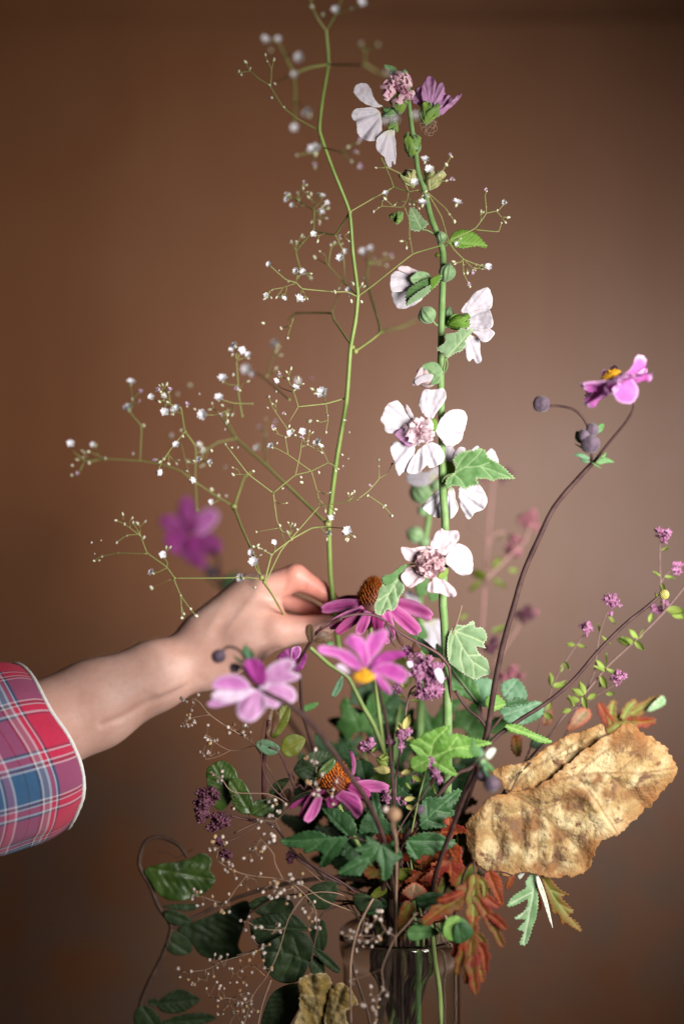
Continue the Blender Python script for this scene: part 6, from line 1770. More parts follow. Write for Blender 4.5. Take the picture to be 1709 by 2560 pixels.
sprig('faded pink stems with blurred rosy heads far behind on the right', (1090, 2335, 0.10), [
    ('D', 0.27, 0.10, 4.2, [(650, -60), (640, 40), (610, 400), (590, 700), (560, 1000), (520, 1400), (480, 1800)], True), ('D', 0.22, 0.20, 3.5, [(830, 160), (800, 290), (720, 370), (610, 480)], False), ('D', 0.20, 0.16, 3.0, [(790, 640), (760, 720), (650, 900), (590, 1100)], False), ('D', 0.22, 0.2, 2.5, [(750, 330), (720, 370)], False), ('D', 0.22, 0.2, 2.5, [(520, 220), (580, 260), (620, 300)], False), ('D', 0.22, 0.2, 2.5, [(700, 250), (640, 270), (620, 330)], False)],
    [('D', 810, 190, 0.22, 26, 34, 80), ('D', 750, 320, 0.22, 28, 32, 80), ('D', 855, 235, 0.22, 10, 18, 20), ('D', 680, -20, 0.22, 36, 12, 50, 'oreg_dark'), ('D', 610, -10, 0.22, 20, 14, 30), ('D', 790, 655, 0.20, 30, 26, 70, 'oreg_dark'), ('D', 640, 800, 0.16, 28, 26, 60, 'oreg_dark'), ('D', 740, 950, 0.15, 34, 24, 80), ('D', 690, 965, 0.14, 20, 18, 40), ('D', 850, 640, 0.2, 8, 14, 14)],
    [('D', 640, 430, .2, 36, 60, 'leaf_olive'), ('D', 610, 470, .2, 50, 170, 'leaf_olive'), ('D', 650, 410, .2, 26, 30), ('D', 720, 440, .2, 24, 0), ('D', 590, 490, .2, 44, -130, 'leaf_olive'), ('D', 640, 480, .2, 40, -40, 'leaf_olive'), ('D', 640, 740, .18, 44, 10), ('D', 660, 290, .2, 20, 20), ('D', 480, 670, .18, 26, 30)], m='oreg_pink', sm='pink_stem', name='oregano_sprig')

# ================================================================== big dry leaf
dl = thing('dry_leaf', P(1050, 2335, 0.0), 'large crinkled golden-brown dry leaf spreading over the right side', 'leaf')
front = [(720, 452), (660, 455), (610, 480), (560, 540), (515, 600), (510, 680), (530, 740), (560, 790), (620, 830), (720, 850), (800, 832), (870, 850), (960, 862), (1040, 855), (1110, 830), (1130, 760), (1160, 690), (1250, 660), (1340, 595), (1390, 560), (1430, 530), (1480, 460), (1540, 400), (1552, 330), (1510, 260), (1460, 210), (1400, 180), (1340, 140), (1290, 112), (1240, 150), (1150, 200), (1050, 270), (950, 350), (870, 400), (800, 435)]
vn = [[(705, 445), (780, 480), (870, 540), (960, 625), (1040, 700)], [(730, 442), (870, 410), (950, 385), (1050, 362), (1200, 355), (1380, 362), (1540, 345)], [(870, 540), (980, 500), (1130, 500)], [(1050, 362), (1130, 470), (1190, 560), (1250, 650)], [(640, 500), (640, 620), (690, 740)], [(780, 480), (790, 600), (780, 720)],
      [(1200, 355), (1300, 440), (1400, 540)], [(1050, 362), (1150, 280), (1290, 190)], [(1250, 355), (1350, 280), (1430, 230)], [(960, 625), (940, 740), (960, 840)], [(1040, 700), (1090, 760), (1100, 820)], [(870, 540), (860, 680), (870, 800)]]
lf = sheet('blade', 'G', front, (720, 450), -0.012, dl, 'leaf_dry', tilt=(-0.08, 0.12), bowl=0, nz=0, veins=vn, res=4.6, thick=0.5, veinw=2.8, relief=0, jag=6)
# crumple it: broad folds, veins sunk between raised cells
me = lf.data
ve = np.zeros(len(me.vertices))
me.attributes['vein'].data.foreach_get('value', ve)
big = [T('G', v) for v in vn]
ridge = [T('G', [(870, 415), (1000, 385), (1200, 370), (1540, 360)]), T('G', [(1100, 480), (1170, 570), (1240, 655)]), T('G', [(640, 480), (560, 620), (560, 760)])]
co = np.zeros(len(me.vertices) * 3)
me.vertices.foreach_get('co', co)
co = co.reshape(-1, 3)
PX = np.array([((c[0] + dl.location.x) / (K * (c[1] + dl.location.y)) + 854.5, 1280 - (c[2] + dl.location.z) / (K * (c[1] + dl.location.y))) for c in co])
sv = np.zeros(len(PX))
for r_ in big:
    dm = np.min([seg_dist(PX, a, b) for a, b in zip(r_, r_[1:])], 0)
    sv = np.maximum(sv, np.exp(-(dm / 16) ** 2))
ri = np.zeros(len(PX))
for r_ in ridge:
    dm = np.min([seg_dist(PX, a, b) for a, b in zip(r_, r_[1:])], 0)
    ri = np.maximum(ri, np.exp(-dm / 26))
for i, (x, y) in enumerate(PX):
    n1 = noise.noise(Vector((x * 0.010, y * 0.010, 1.3)))
    n2 = noise.noise(Vector((x * 0.035, y * 0.035, 4.1)))
    n3 = abs(noise.noise(Vector((x * 0.085, y * 0.085, 7.7))))
    n4 = noise.noise(Vector((x * 0.17, y * 0.17, 2.2)))
    e = 15 * n1 + 3.5 * n2 - 5 * n3 + 1.8 * n4 + 9 * sv[i] - 24 * ri[i]
    low = max(0, (y - 2080) / 110)
    e += 0.00042 * (x - 1330) ** 2
    co[i, 1] += e * U
me.vertices.foreach_set('co', co.ravel())
me.update()
sheet('blade', 'G', [(720, 445), (680, 400), (640, 350), (680, 320), (800, 300), (900, 232), (1000, 172), (1100, 142), (1172, 115), (1190, 165), (1230, 170), (1150, 215), (1000, 315), (900, 400), (830, 425)], (720, 450), -0.013, dl, 'leaf_dry', tilt=(-0.05, 0.02), bowl=8, nz=9, nsc=0.035,
      veins=[[(720, 445), (830, 330), (940, 270), (1090, 180)], [(830, 330), (790, 310)], [(940, 270), (960, 210)], [(940, 290), (1040, 250), (1130, 190)]], res=4.6, thick=0.5, veinw=3, relief=2.5, jag=3.0)  # back half
tube('stalk', stem_pts('G', [(705, 448), (640, 500), (540, 620), (430, 900)], -0.004, 0.01) + [P(1085, 2260, 0.02)] + into_jar(1085, 2260, 0.02, Rj, 0.9), 4 * U, 5 * U, MATS['woody'], dl, 7)
tube('twig', stem_pts('G', [(730, 440), (770, 360), (830, 300), (900, 210)], -0.02, -0.01), 2 * U, 1.4 * U, MATS['woody'], dl, 6)
tube('twig', stem_pts('G', [(835, 300), (815, 275), (800, 262)], -0.014, -0.012), 1.4 * U, 1.1 * U, MATS['woody'], dl, 6)

cl = thing('dry_leaf', P(900, 2560, 0.0), 'small curled yellow-brown dry leaf at the bottom edge left of the jar', 'leaf')
sheet('blade', 'F', [(870, 1480), (930, 1440), (1010, 1440), (1040, 1490), (1060, 1540), (1050, 1600), (1100, 1640), (1100, 1760), (850, 1760), (880, 1600)], (980, 1740), -0.01, cl, 'leaf_curl', tilt=(0.1, 0.1), bowl=-14, ripple=(12, 7), nz=10, nsc=0.05, veins='palm', res=4.2, jag=4, thick=0.5, relief=2)
sheet('blade', 'F', [(1000, 1680), (1010, 1600), (1040, 1500), (1100, 1490), (1150, 1550), (1165, 1590), (1110, 1620), (1100, 1686), (1060, 1740)], (1010, 1720), -0.016, cl, 'leaf_curl', tilt=(-0.3, 0.1), bowl=14, ripple=(10, 7), nz=9, nsc=0.05, veins='palm', res=4.2, jag=4, thick=0.5, relief=2)
tube('stalk', [P(*T1('F', 985, 1720), -0.01), P(905, 2640, 0.0), P(925, 2560, -0.012), P(880, 2400, -0.01), P(905, 2320, -0.01)] + [P(915, 2230, 0.0)], 3 * U, 4 * U, MATS['woody'], cl, 7)

# ================================================================== autumn-coloured cut leaves
def leafthing(label, leaves, stems, name='leaf_sprig', cat='leaves', base=(1050, 2335, 0.03), sm='vine_stem'):
    t = thing(name, P(*base), label, cat)
    for (tl, d0, d1, r, pts, jar_) in stems:
        p3 = stem_pts(tl, pts, d0, d1)
        if jar_:
            q_ = T(tl, pts)[-1]
            p3 = p3 + into_jar(q_[0], q_[1], d1, Rj)
        tube('stem', p3, r * 0.8 * U, r * 1.1 * U, MATS[sm], t, 7, 6)
    for e in leaves:
        tl, ol, b, d, m = e[:5]
        kw = dict(e[5]) if len(e) > 5 else {}
        kw.setdefault('bowl', 7)
        kw.setdefault('nz', 4)
        kw.setdefault('res', 3.6)
        kw.setdefault('veins', 'palm')
        kw.setdefault('veinw', 2.2)
        kw.setdefault('relief', 2)
        sheet('leaf', tl, ol, b, d, t, m, **kw)
    return t


def lobes(t, tile, items, d):
    for k, (ax_, wd, m) in enumerate(items):
        q = crom([(x, y, 0) for x, y in T(tile, ax_)], 4)
        w2 = wd / TILES[tile][2] / 2
        n_ = len(q) - 1
        lf_, rg_ = [], []
        for i_, p in enumerate(q):
            s_ = i_ / n_
            tg = (q[min(i_ + 1, n_)] - q[max(i_ - 1, 0)]).normalized()
            nr = Vector((-tg.y, tg.x, 0))
            wv = w2 * (0.25 + 0.9 * math.sin(math.pi * min(1, 0.06 + 0.93 * s_)) ** 0.8) * (0.8 + 0.35 * (i_ % 2))
            if s_ > 0.97:
                wv = w2 * 0.12
            lf_.append((p.x + nr.x * wv, p.y + nr.y * wv))
            rg_.append((p.x - nr.x * wv, p.y - nr.y * wv))
        sheet('lobe', 'X', lf_ + rg_[::-1], (q[0].x, q[0].y), d - 0.0012 * (k % 4), t, m, tilt=(random.uniform(-.15, .15), random.uniform(-.15, .15)), bowl=random.uniform(-7, 7), serr=(8.5, 7), res=3.4, nz=4,
              veins=[[(p.x, p.y) for p in q]] if True else None, veinw=2.0, relief=2)


t = leafthing('finely cut green, orange and dark red leaf hanging over the jar rim', [], [('G', -0.05, 0.0, 3.0, [(555, 835), (545, 780), (500, 850), (450, 1050)], True), ('G', -0.052, -0.052, 3.2, [(555, 835), (550, 1000), (545, 1120)], False)])
lobes(t, 'G', [([(555, 860), (480, 960), (390, 1015), (302, 1085)], 75, 'leaf_autumn'), ([(552, 850), (548, 1000), (545, 1130)], 62, 'leaf_greenred'), ([(545, 1080), (535, 1230), (558, 1425)], 62, 'leaf_autumn'), ([(540, 1130), (490, 1230), (468, 1335)], 42, 'leaf_autumn'), ([(545, 1150), (595, 1220), (605, 1325)], 44, 'leaf_red'),
    ([(538, 1110), (485, 1180), (447, 1245)], 40, 'leaf_red'), ([(545, 1230), (580, 1300), (592, 1370)], 34, 'leaf_autumn'), ([(540, 1240), (520, 1310), (515, 1375)], 34, 'leaf_autumn'), ([(556, 900), (610, 960), (670, 1005)], 42, 'leaf_red'), ([(552, 950), (620, 1050), (690, 1198)], 50, 'leaf_autumn'), ([(615, 1030), (665, 1070), (705, 1110)], 36, 'leaf_red'),
    ([(500, 930), (430, 960), (370, 975)], 36, 'leaf_red'), ([(545, 1120), (585, 1160), (615, 1212)], 36, 'leaf_autumn'), ([(560, 860), (600, 890), (600, 960)], 30, 'leaf_greenred')], -0.055)
leafthing('red serrated leaflet hanging below the golden leaf', [
    ('G', [(600, 850), (640, 830), (680, 870), (690, 940), (690, 1000), (660, 970), (630, 920)], (620, 835), -0.03, 'leaf_red', dict(serr=(9, 5), veins='pin')), ('G', [(712, 865), (745, 850), (737, 890), (705, 920)], (735, 850), -0.02, 'leaf_red', dict(serr=(9, 4), veins='pin'))],
    [('G', -0.02, 0.0, 2.4, [(735, 850), (690, 835), (620, 835), (560, 880), (480, 1000)], True)])
leafthing('silvery green and white drooping leaf under the golden dry leaf', [
    ('G', [(840, 830), (800, 880), (800, 910), (740, 950), (710, 1000), (760, 990), (810, 965), (795, 1020), (745, 1060), (800, 1065), (760, 1110), (790, 1125), (770, 1180), (800, 1185), (822, 1140), (832, 1100), (850, 1060), (860, 980), (855, 900)], (845, 825), 0.0, 'leaf_silver', dict(serr=(9, 4), veins=[[(845, 825), (835, 950), (790, 1180)], [(835, 930), (730, 985)], [(825, 1000), (760, 1060)]])),
    ('G', [(850, 840), (875, 880), (905, 970), (932, 1105), (912, 1060), (880, 960), (858, 900)], (845, 825), -0.004, 'leaf_white', dict(veins='pin')),
    ('G', [(875, 845), (920, 865), (960, 915), (1012, 945), (970, 955), (1020, 1008), (1032, 1028), (1008, 1045), (1050, 1080), (1072, 1122), (1020, 1100), (990, 1078), (978, 1090), (958, 1040), (930, 1030), (918, 985), (895, 920)], (870, 840), 0.004, 'leaf_greenred', dict(serr=(10, 5), veins=[[(870, 840), (940, 960), (1065, 1118)], [(920, 920), (1000, 950)], [(960, 985), (1025, 1020)]])),
    ('G', [(855, 900), (872, 950), (880, 1000), (865, 1020), (858, 960)], (855, 890), 0.003, 'leaf_red', dict(serr=(8, 3), veins='pin')), ('G', [(760, 850), (800, 832), (790, 850), (770, 870)], (800, 832), 0.004, 'leaf_white', dict(veins=None))],
    [('G', 0.006, 0.02, 3.0, [(850, 830), (800, 790), (690, 800), (560, 900), (470, 1020)], True)])
t = leafthing('blurred green leaf with red tips rising behind the golden leaf', [
    ('D', [(1000, 1215), (1040, 1120), (1100, 1105), (1115, 1150), (1070, 1190)], (1000, 1215), 0.07, 'leaf_pinkish', dict(serr=(12, 4), res=4.5)), ('D', [(1390, 1110), (1460, 1045), (1475, 1085), (1410, 1120)], (1390, 1110), 0.066, 'leaf_silver', dict(serr=(10, 3), res=4.5)),
    ('D', [(730, 1300), (740, 1240), (780, 1250), (780, 1320), (760, 1340)], (760, 1340), 0.05, 'leaf_autumn', dict(serr=(10, 4))), ('D', [(820, 1290), (840, 1230), (890, 1250), (870, 1300)], (840, 1300), 0.05, 'leaf_blue', {}), ('D', [(880, 1180), (900, 1090), (930, 1120), (920, 1180)], (890, 1190), 0.06, 'leaf_pinkish', {})],
    [('D', 0.07, 0.05, 3.0, [(1195, 1222), (1120, 1290), (900, 1480), (700, 1750)], True), ('D', 0.07, 0.06, 2.4, [(1000, 1215), (960, 1300), (850, 1530)], False)])
lobes(t, 'D', [([(1195, 1222), (1280, 1150), (1465, 1050)], 58, 'leaf_greenred'), ([(1220, 1200), (1185, 1140), (1155, 1082)], 44, 'leaf_red'), ([(1220, 1200), (1215, 1120), (1228, 1068)], 40, 'leaf_greenred'), ([(1270, 1160), (1295, 1110), (1335, 1066)], 42, 'leaf_greenred'), ([(1270, 1165), (1360, 1175), (1428, 1165)], 46, 'leaf_autumn'), ([(1195, 1222), (1260, 1190), (1340, 1190)], 44, 'leaf_greenred')], 0.07)
leafthing('deep red crumpled leaves low in the centre above the jar', [
    ('G', [(200, 930), (260, 885), (320, 925), (280, 960), (250, 970), (215, 945)], (265, 890), -0.02, 'leaf_pinkish', dict(serr=(9, 4))), ('G', [(180, 1060), (215, 975), (265, 1000), (235, 1060), (205, 1155), (185, 1140)], (240, 985), -0.03, 'leaf_autumn', dict(serr=(9, 4), veins='pin')),
    ('G', [(400, 590), (430, 565), (450, 590), (430, 610)], (430, 610), -0.02, 'leaf_red', {}), ('G', [(330, 840), (430, 800), (480, 900), (420, 960), (350, 920)], (470, 820), 0.01, 'leaf_autumn', dict(serr=(11, 5), nz=8)), ('G', [(470, 600), (530, 590), (560, 700), (520, 800), (470, 700)], (500, 600), 0.012, 'leaf_olive', dict(serr=(11, 4))),
    ('G', [(430, 870), (500, 820), (560, 780), (560, 860), (500, 930)], (560, 790), 0.0, 'leaf_autumn', dict(serr=(11, 5))), ('G', [(250, 860), (330, 850), (380, 900), (320, 960), (270, 920)], (370, 860), 0.02, 'leaf_red', dict(serr=(11, 5), nz=8))],
    [('G', 0.0, 0.02, 3, [(460, 700), (400, 830), (330, 1000)], True)])
# small green leaves at the rim
leafthing('rounded green leaves lying on the jar rim', [
    ('G', [(230, 1110), (300, 1080), (370, 1115), (380, 1135), (300, 1160), (235, 1162)], (380, 1130), -0.05, 'leaf_mid', dict(veins='pin')), ('G', [(380, 1100), (420, 1060), (480, 1050), (530, 1088), (547, 1130), (500, 1172), (440, 1170), (400, 1140)], (382, 1120), -0.062, 'leaf_mid', dict(veins='pin', fold=0.15)),
    ('G', [(270, 960), (340, 930), (420, 950), (400, 1000), (330, 1020), (280, 1000)], (270, 985), -0.02, 'leaf_dark', dict(veins='pin')), ('G', [(310, 1010), (350, 1000), (385, 1020), (340, 1028)], (385, 1020), -0.03, 'leaf_silver', dict(veins=None)), ('G', [(420, 1060), (480, 1050), (470, 1120), (450, 1168), (400, 1140)], (385, 1118), -0.066, 'leaf_bright', dict(veins='pin')),
    ('G', [(460, 1090), (520, 1080), (548, 1130), (500, 1175), (455, 1170)], (470, 1090), -0.068, 'leaf_dark', dict(veins='pin'))],
    [('G', -0.05, 0.0, 2.4, [(385, 1118), (360, 1090), (290, 1050), (230, 1060)], True)], name='leaf_sprig', cat='leaves', base=(1010, 2335, 0.0))

# ================================================================== green foliage in the middle
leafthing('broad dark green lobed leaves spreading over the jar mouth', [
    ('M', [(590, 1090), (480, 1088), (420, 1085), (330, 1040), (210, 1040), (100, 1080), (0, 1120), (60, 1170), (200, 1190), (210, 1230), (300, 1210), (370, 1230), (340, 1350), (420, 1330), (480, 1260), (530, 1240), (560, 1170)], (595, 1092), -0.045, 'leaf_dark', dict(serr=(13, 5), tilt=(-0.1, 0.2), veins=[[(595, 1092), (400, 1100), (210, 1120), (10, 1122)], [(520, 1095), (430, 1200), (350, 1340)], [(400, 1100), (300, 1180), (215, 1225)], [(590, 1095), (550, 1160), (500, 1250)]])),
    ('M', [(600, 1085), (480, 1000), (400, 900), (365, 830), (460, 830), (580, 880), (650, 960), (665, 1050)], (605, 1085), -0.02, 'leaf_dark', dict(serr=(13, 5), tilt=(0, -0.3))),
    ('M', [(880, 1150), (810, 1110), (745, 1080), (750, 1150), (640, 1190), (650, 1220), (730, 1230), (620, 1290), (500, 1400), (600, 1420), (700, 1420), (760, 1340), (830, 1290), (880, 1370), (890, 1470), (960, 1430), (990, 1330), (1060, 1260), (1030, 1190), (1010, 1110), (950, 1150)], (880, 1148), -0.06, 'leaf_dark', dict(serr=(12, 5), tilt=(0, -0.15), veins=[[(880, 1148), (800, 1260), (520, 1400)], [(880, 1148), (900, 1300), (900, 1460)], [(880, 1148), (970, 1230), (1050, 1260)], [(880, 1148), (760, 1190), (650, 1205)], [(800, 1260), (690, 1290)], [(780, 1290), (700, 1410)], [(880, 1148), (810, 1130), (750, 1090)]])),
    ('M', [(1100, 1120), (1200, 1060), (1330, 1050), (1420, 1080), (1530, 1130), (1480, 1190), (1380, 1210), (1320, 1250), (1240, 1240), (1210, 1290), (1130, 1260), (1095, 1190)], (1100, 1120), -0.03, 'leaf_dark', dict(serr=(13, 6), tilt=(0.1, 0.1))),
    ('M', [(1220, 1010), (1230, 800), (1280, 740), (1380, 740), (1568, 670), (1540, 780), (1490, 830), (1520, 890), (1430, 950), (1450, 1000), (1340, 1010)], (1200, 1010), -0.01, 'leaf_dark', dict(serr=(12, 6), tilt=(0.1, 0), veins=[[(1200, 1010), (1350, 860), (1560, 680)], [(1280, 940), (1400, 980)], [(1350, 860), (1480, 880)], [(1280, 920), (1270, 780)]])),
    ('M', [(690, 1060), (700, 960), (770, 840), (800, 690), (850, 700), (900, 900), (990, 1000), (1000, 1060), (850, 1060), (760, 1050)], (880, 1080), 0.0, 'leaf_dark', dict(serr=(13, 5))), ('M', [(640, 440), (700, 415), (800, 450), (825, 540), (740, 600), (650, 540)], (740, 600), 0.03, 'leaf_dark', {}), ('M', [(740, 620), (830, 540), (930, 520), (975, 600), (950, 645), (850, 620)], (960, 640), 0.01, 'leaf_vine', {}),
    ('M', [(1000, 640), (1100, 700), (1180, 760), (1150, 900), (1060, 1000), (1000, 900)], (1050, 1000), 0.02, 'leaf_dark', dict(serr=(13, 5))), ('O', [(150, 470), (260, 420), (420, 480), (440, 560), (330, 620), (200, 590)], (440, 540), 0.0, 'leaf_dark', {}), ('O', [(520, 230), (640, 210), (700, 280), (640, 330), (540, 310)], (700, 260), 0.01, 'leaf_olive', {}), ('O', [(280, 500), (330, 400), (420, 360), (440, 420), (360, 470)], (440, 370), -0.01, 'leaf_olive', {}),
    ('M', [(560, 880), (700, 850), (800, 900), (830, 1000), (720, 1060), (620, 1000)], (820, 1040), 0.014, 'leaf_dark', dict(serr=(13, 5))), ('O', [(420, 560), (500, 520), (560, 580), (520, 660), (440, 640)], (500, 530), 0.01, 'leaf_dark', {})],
    [('M', -0.045, 0.0, 3.0, [(595, 1092), (700, 1110), (850, 1200), (930, 1500)], True), ('M', -0.06, -0.01, 3.4, [(880, 1148), (920, 1180), (970, 1400), (985, 1550)], True), ('M', -0.03, 0.0, 3.0, [(1100, 1120), (1050, 1200), (1000, 1500)], True), ('M', -0.01, 0.01, 3.0, [(1200, 1010), (1100, 1150), (1010, 1500)], True)], name='leafy_stem', base=(980, 2335, 0.0), sm='woody')
leafthing('bright green three-lobed leaf at the foot of the hollyhock stem', [
    ('D', [(330, 1352), (290, 1340), (240, 1280), (280, 1250), (330, 1220), (432, 1190), (410, 1250), (385, 1272), (450, 1230), (540, 1250), (640, 1275), (570, 1300), (540, 1345), (430, 1350), (470, 1430), (410, 1420), (350, 1390)], (335, 1350), -0.035, 'leaf_bright', dict(serr=(9, 5), tilt=(0.1, 0.15), nz=6, nsc=0.04, veins=[[(335, 1350), (360, 1260), (420, 1200)], [(335, 1350), (450, 1300), (630, 1275)], [(335, 1350), (400, 1390), (465, 1425)], [(335, 1350), (290, 1300), (245, 1282)], [(420, 1315), (470, 1245)], [(480, 1295), (560, 1310)], [(350, 1300), (290, 1255)]])),
    ('D', [(335, 1352), (290, 1340), (245, 1350), (250, 1400), (300, 1415), (325, 1390)], (335, 1352), -0.04, 'leaf_bright', dict(serr=(9, 4)))],
    [('D', -0.035, 0.0, 2.6, [(335, 1352), (310, 1440), (270, 1600), (240, 1800)], True)], name='leafy_stem', base=(1015, 2335, 0.0), sm='green_stem')
leafthing('blue-green blurred leaves around the dark fork right of the hollyhock', [
    ('D', [(435, 900), (500, 940), (560, 980), (585, 1085), (500, 1050), (440, 1010)], (580, 1090), 0.03, 'leaf_mid', dict(serr=(12, 5))), ('D', [(510, 985), (560, 965), (630, 965), (645, 1040), (590, 1100)], (600, 1110), 0.035, 'leaf_blue', dict(serr=(12, 5))), ('D', [(605, 1060), (655, 1038), (705, 1085), (660, 1115), (620, 1112)], (620, 1110), 0.012, 'leaf_bright', dict(serr=(10, 5))),
    ('D', [(680, 1010), (700, 975), (760, 965), (805, 1030), (790, 1075), (720, 1085)], (640, 1120), 0.05, 'leaf_blue', dict(serr=(12, 5))), ('D', [(675, 1110), (760, 1085), (875, 1075), (880, 1140), (790, 1185), (715, 1175)], (640, 1160), 0.045, 'leaf_blue', dict(serr=(12, 5))), ('D', [(700, 1075), (760, 1055), (825, 1075), (770, 1090), (720, 1100)], (650, 1110), 0.015, 'leaf_dark', dict(serr=(10, 5))),
    ('D', [(370, 790), (420, 850), (440, 900), (400, 880), (370, 840)], (440, 910), 0.04, 'leaf_dark', {}), ('D', [(280, 760), (340, 800), (390, 860), (340, 850), (290, 800)], (400, 870), 0.03, 'leaf_blue', {}), ('L', [(960, 810), (1010, 830), (1030, 880), (990, 890), (950, 850)], (1040, 890), 0.02, 'leaf_mid', {})],
    [('D', 0.03, 0.03, 4.5, [(460, 1020), (520, 1110), (590, 1170), (605, 1250), (540, 1500), (420, 1800)], True), ('D', 0.035, 0.03, 3, [(580, 1085), (590, 1140), (595, 1180)], False), ('D', 0.045, 0.03, 3, [(690, 1140), (650, 1190), (610, 1230)], False), ('D', 0.03, 0.03, 2, [(400, 870), (470, 960), (560, 1080), (590, 1160)], False)], name='leafy_stem', base=(1080, 2335, 0.05), sm='vine_stem')
leafthing('arching maroon tendril with hanging seed pods across the pink anemone', [
    ('H', [(1160, 790), (1130, 720), (1130, 650), (1165, 628), (1200, 660), (1205, 740), (1190, 785)], (1175, 790), -0.045, 'leaf_brownred', dict(veins='pin', fold=0.2)), ('H', [(1200, 780), (1240, 710), (1300, 690), (1365, 735), (1320, 780), (1250, 790)], (1195, 785), -0.043, 'leaf_brownred', dict(veins='pin')),
    ('L', [(620, 650), (650, 600), (670, 660), (700, 720), (720, 800), (735, 835), (690, 790), (640, 700)], (650, 610), -0.04, 'leaf_brownred', dict(veins=None)), ('L', [(720, 690), (745, 700), (790, 750), (795, 820), (760, 800), (730, 750)], (730, 690), -0.035, 'leaf_brownred', dict(veins=None)), ('L', [(880, 790), (915, 790), (950, 840), (930, 870), (900, 900), (870, 850)], (905, 790), -0.03, 'leaf_brownred', dict(veins=None))],
    [('H', -0.02, -0.045, 4.2, [(880, 1200), (1000, 1050), (1080, 930), (1160, 800), (1225, 700), (1345, 620), (1440, 580)], False), ('L', -0.045, 0.01, 3.8, [(70, 660), (200, 590), (320, 555), (440, 540), (560, 560), (660, 620), (760, 700), (900, 780), (1000, 830), (1130, 920), (1200, 1100), (1150, 1700)], True), ('L', -.04, -.04, 2, [(640, 610), (670, 660), (700, 740)], False), ('L', -.036, -.034, 2, [(720, 680), (745, 720), (770, 780)], False)], name='vine', cat='vine', base=(1040, 2335, 0.03), sm='vine_stem')
leafthing('thick green bare stem slanting down behind the pink anemone', [
    ('H', [(1450, 1080), (1445, 1180), (1390, 1260), (1350, 1250), (1380, 1170), (1420, 1100)], (1450, 1080), 0.03, 'leaf_blue', dict(veins='pin')), ('H', [(1300, 800), (1340, 770), (1380, 800), (1340, 820)], (1300, 810), 0.03, 'leaf_mid', {})],
    [('L', 0.03, 0.05, 6.5, [(-20, 830), (60, 900), (150, 980), (300, 1080), (370, 1200), (440, 1340), (560, 1568), (700, 2000), (730, 2300)], True)], name='flower_stalk', cat='stem', base=(970, 2335, 0.06), sm='green_stem')

PALM = [((p[0] - 880) / 3.4844, (p[1] - 1148) / 3.4844) for p in [(880, 1150), (810, 1110), (745, 1080), (750, 1150), (640, 1190), (650, 1220), (730, 1230), (620, 1290), (500, 1400), (600, 1420), (700, 1420), (760, 1340), (830, 1290), (880, 1370), (890, 1470), (960, 1430), (990, 1330), (1060, 1260), (1030, 1190), (1010, 1110), (950, 1150)]]
OVAL = [(0, 0), (-22, 14), (-30, 40), (-20, 70), (0, 92), (18, 72), (30, 42), (22, 14)]


def put(t, tmpl, x, y, s_, rot, d, m, **kw):
    c_, n_ = math.cos(rot), math.sin(rot)
    ol = [(x + s_ * (a * c_ - b * n_), y + s_ * (a * n_ + b * c_)) for a, b in tmpl]
    kw.setdefault('serr', (12, 5) if tmpl is PALM else None)
    sheet('leaf', 'X', ol, (x, y), d, t, m, tilt=(random.uniform(-.35, .35), random.uniform(-.35, .35)), bowl=random.uniform(-10, 10), nz=5, res=4.2, veins='palm' if tmpl is PALM else 'pin', veinw=2.2, relief=2, **kw)


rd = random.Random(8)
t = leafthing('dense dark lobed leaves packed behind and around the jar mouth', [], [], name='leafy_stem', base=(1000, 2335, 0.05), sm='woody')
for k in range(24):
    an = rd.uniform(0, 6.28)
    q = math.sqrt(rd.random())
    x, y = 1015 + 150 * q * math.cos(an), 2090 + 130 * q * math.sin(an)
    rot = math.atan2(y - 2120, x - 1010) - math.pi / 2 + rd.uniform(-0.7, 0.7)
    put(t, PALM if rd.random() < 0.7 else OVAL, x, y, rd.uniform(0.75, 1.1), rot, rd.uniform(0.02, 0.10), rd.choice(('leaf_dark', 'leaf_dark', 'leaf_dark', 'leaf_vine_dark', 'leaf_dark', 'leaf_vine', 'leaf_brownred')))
    tube('leaf_stalk', [P(x, y, 0.05), P((x + 1000) / 2, (y + 2330) / 2 + 10, 0.05), Vector((JX + rd.uniform(-.03, .03), JY + rd.uniform(-.03, .03), JZ - 0.02))], 1.8 * U, 2.4 * U, MATS['woody'], t, 6)
t = leafthing('soft green blurred leaves filling the gaps behind the pink flowers', [], [('X', 0.11, 0.07, 4, [(1000, 1760), (985, 1900), (990, 2150)], True), ('X', 0.12, 0.08, 3.5, [(900, 1820), (930, 1980), (975, 2160)], True), ('X', 0.12, 0.07, 3.5, [(1170, 1820), (1120, 1980), (1040, 2160)], True)], name='leafy_stem', base=(1010, 2335, 0.08), sm='green_stem')
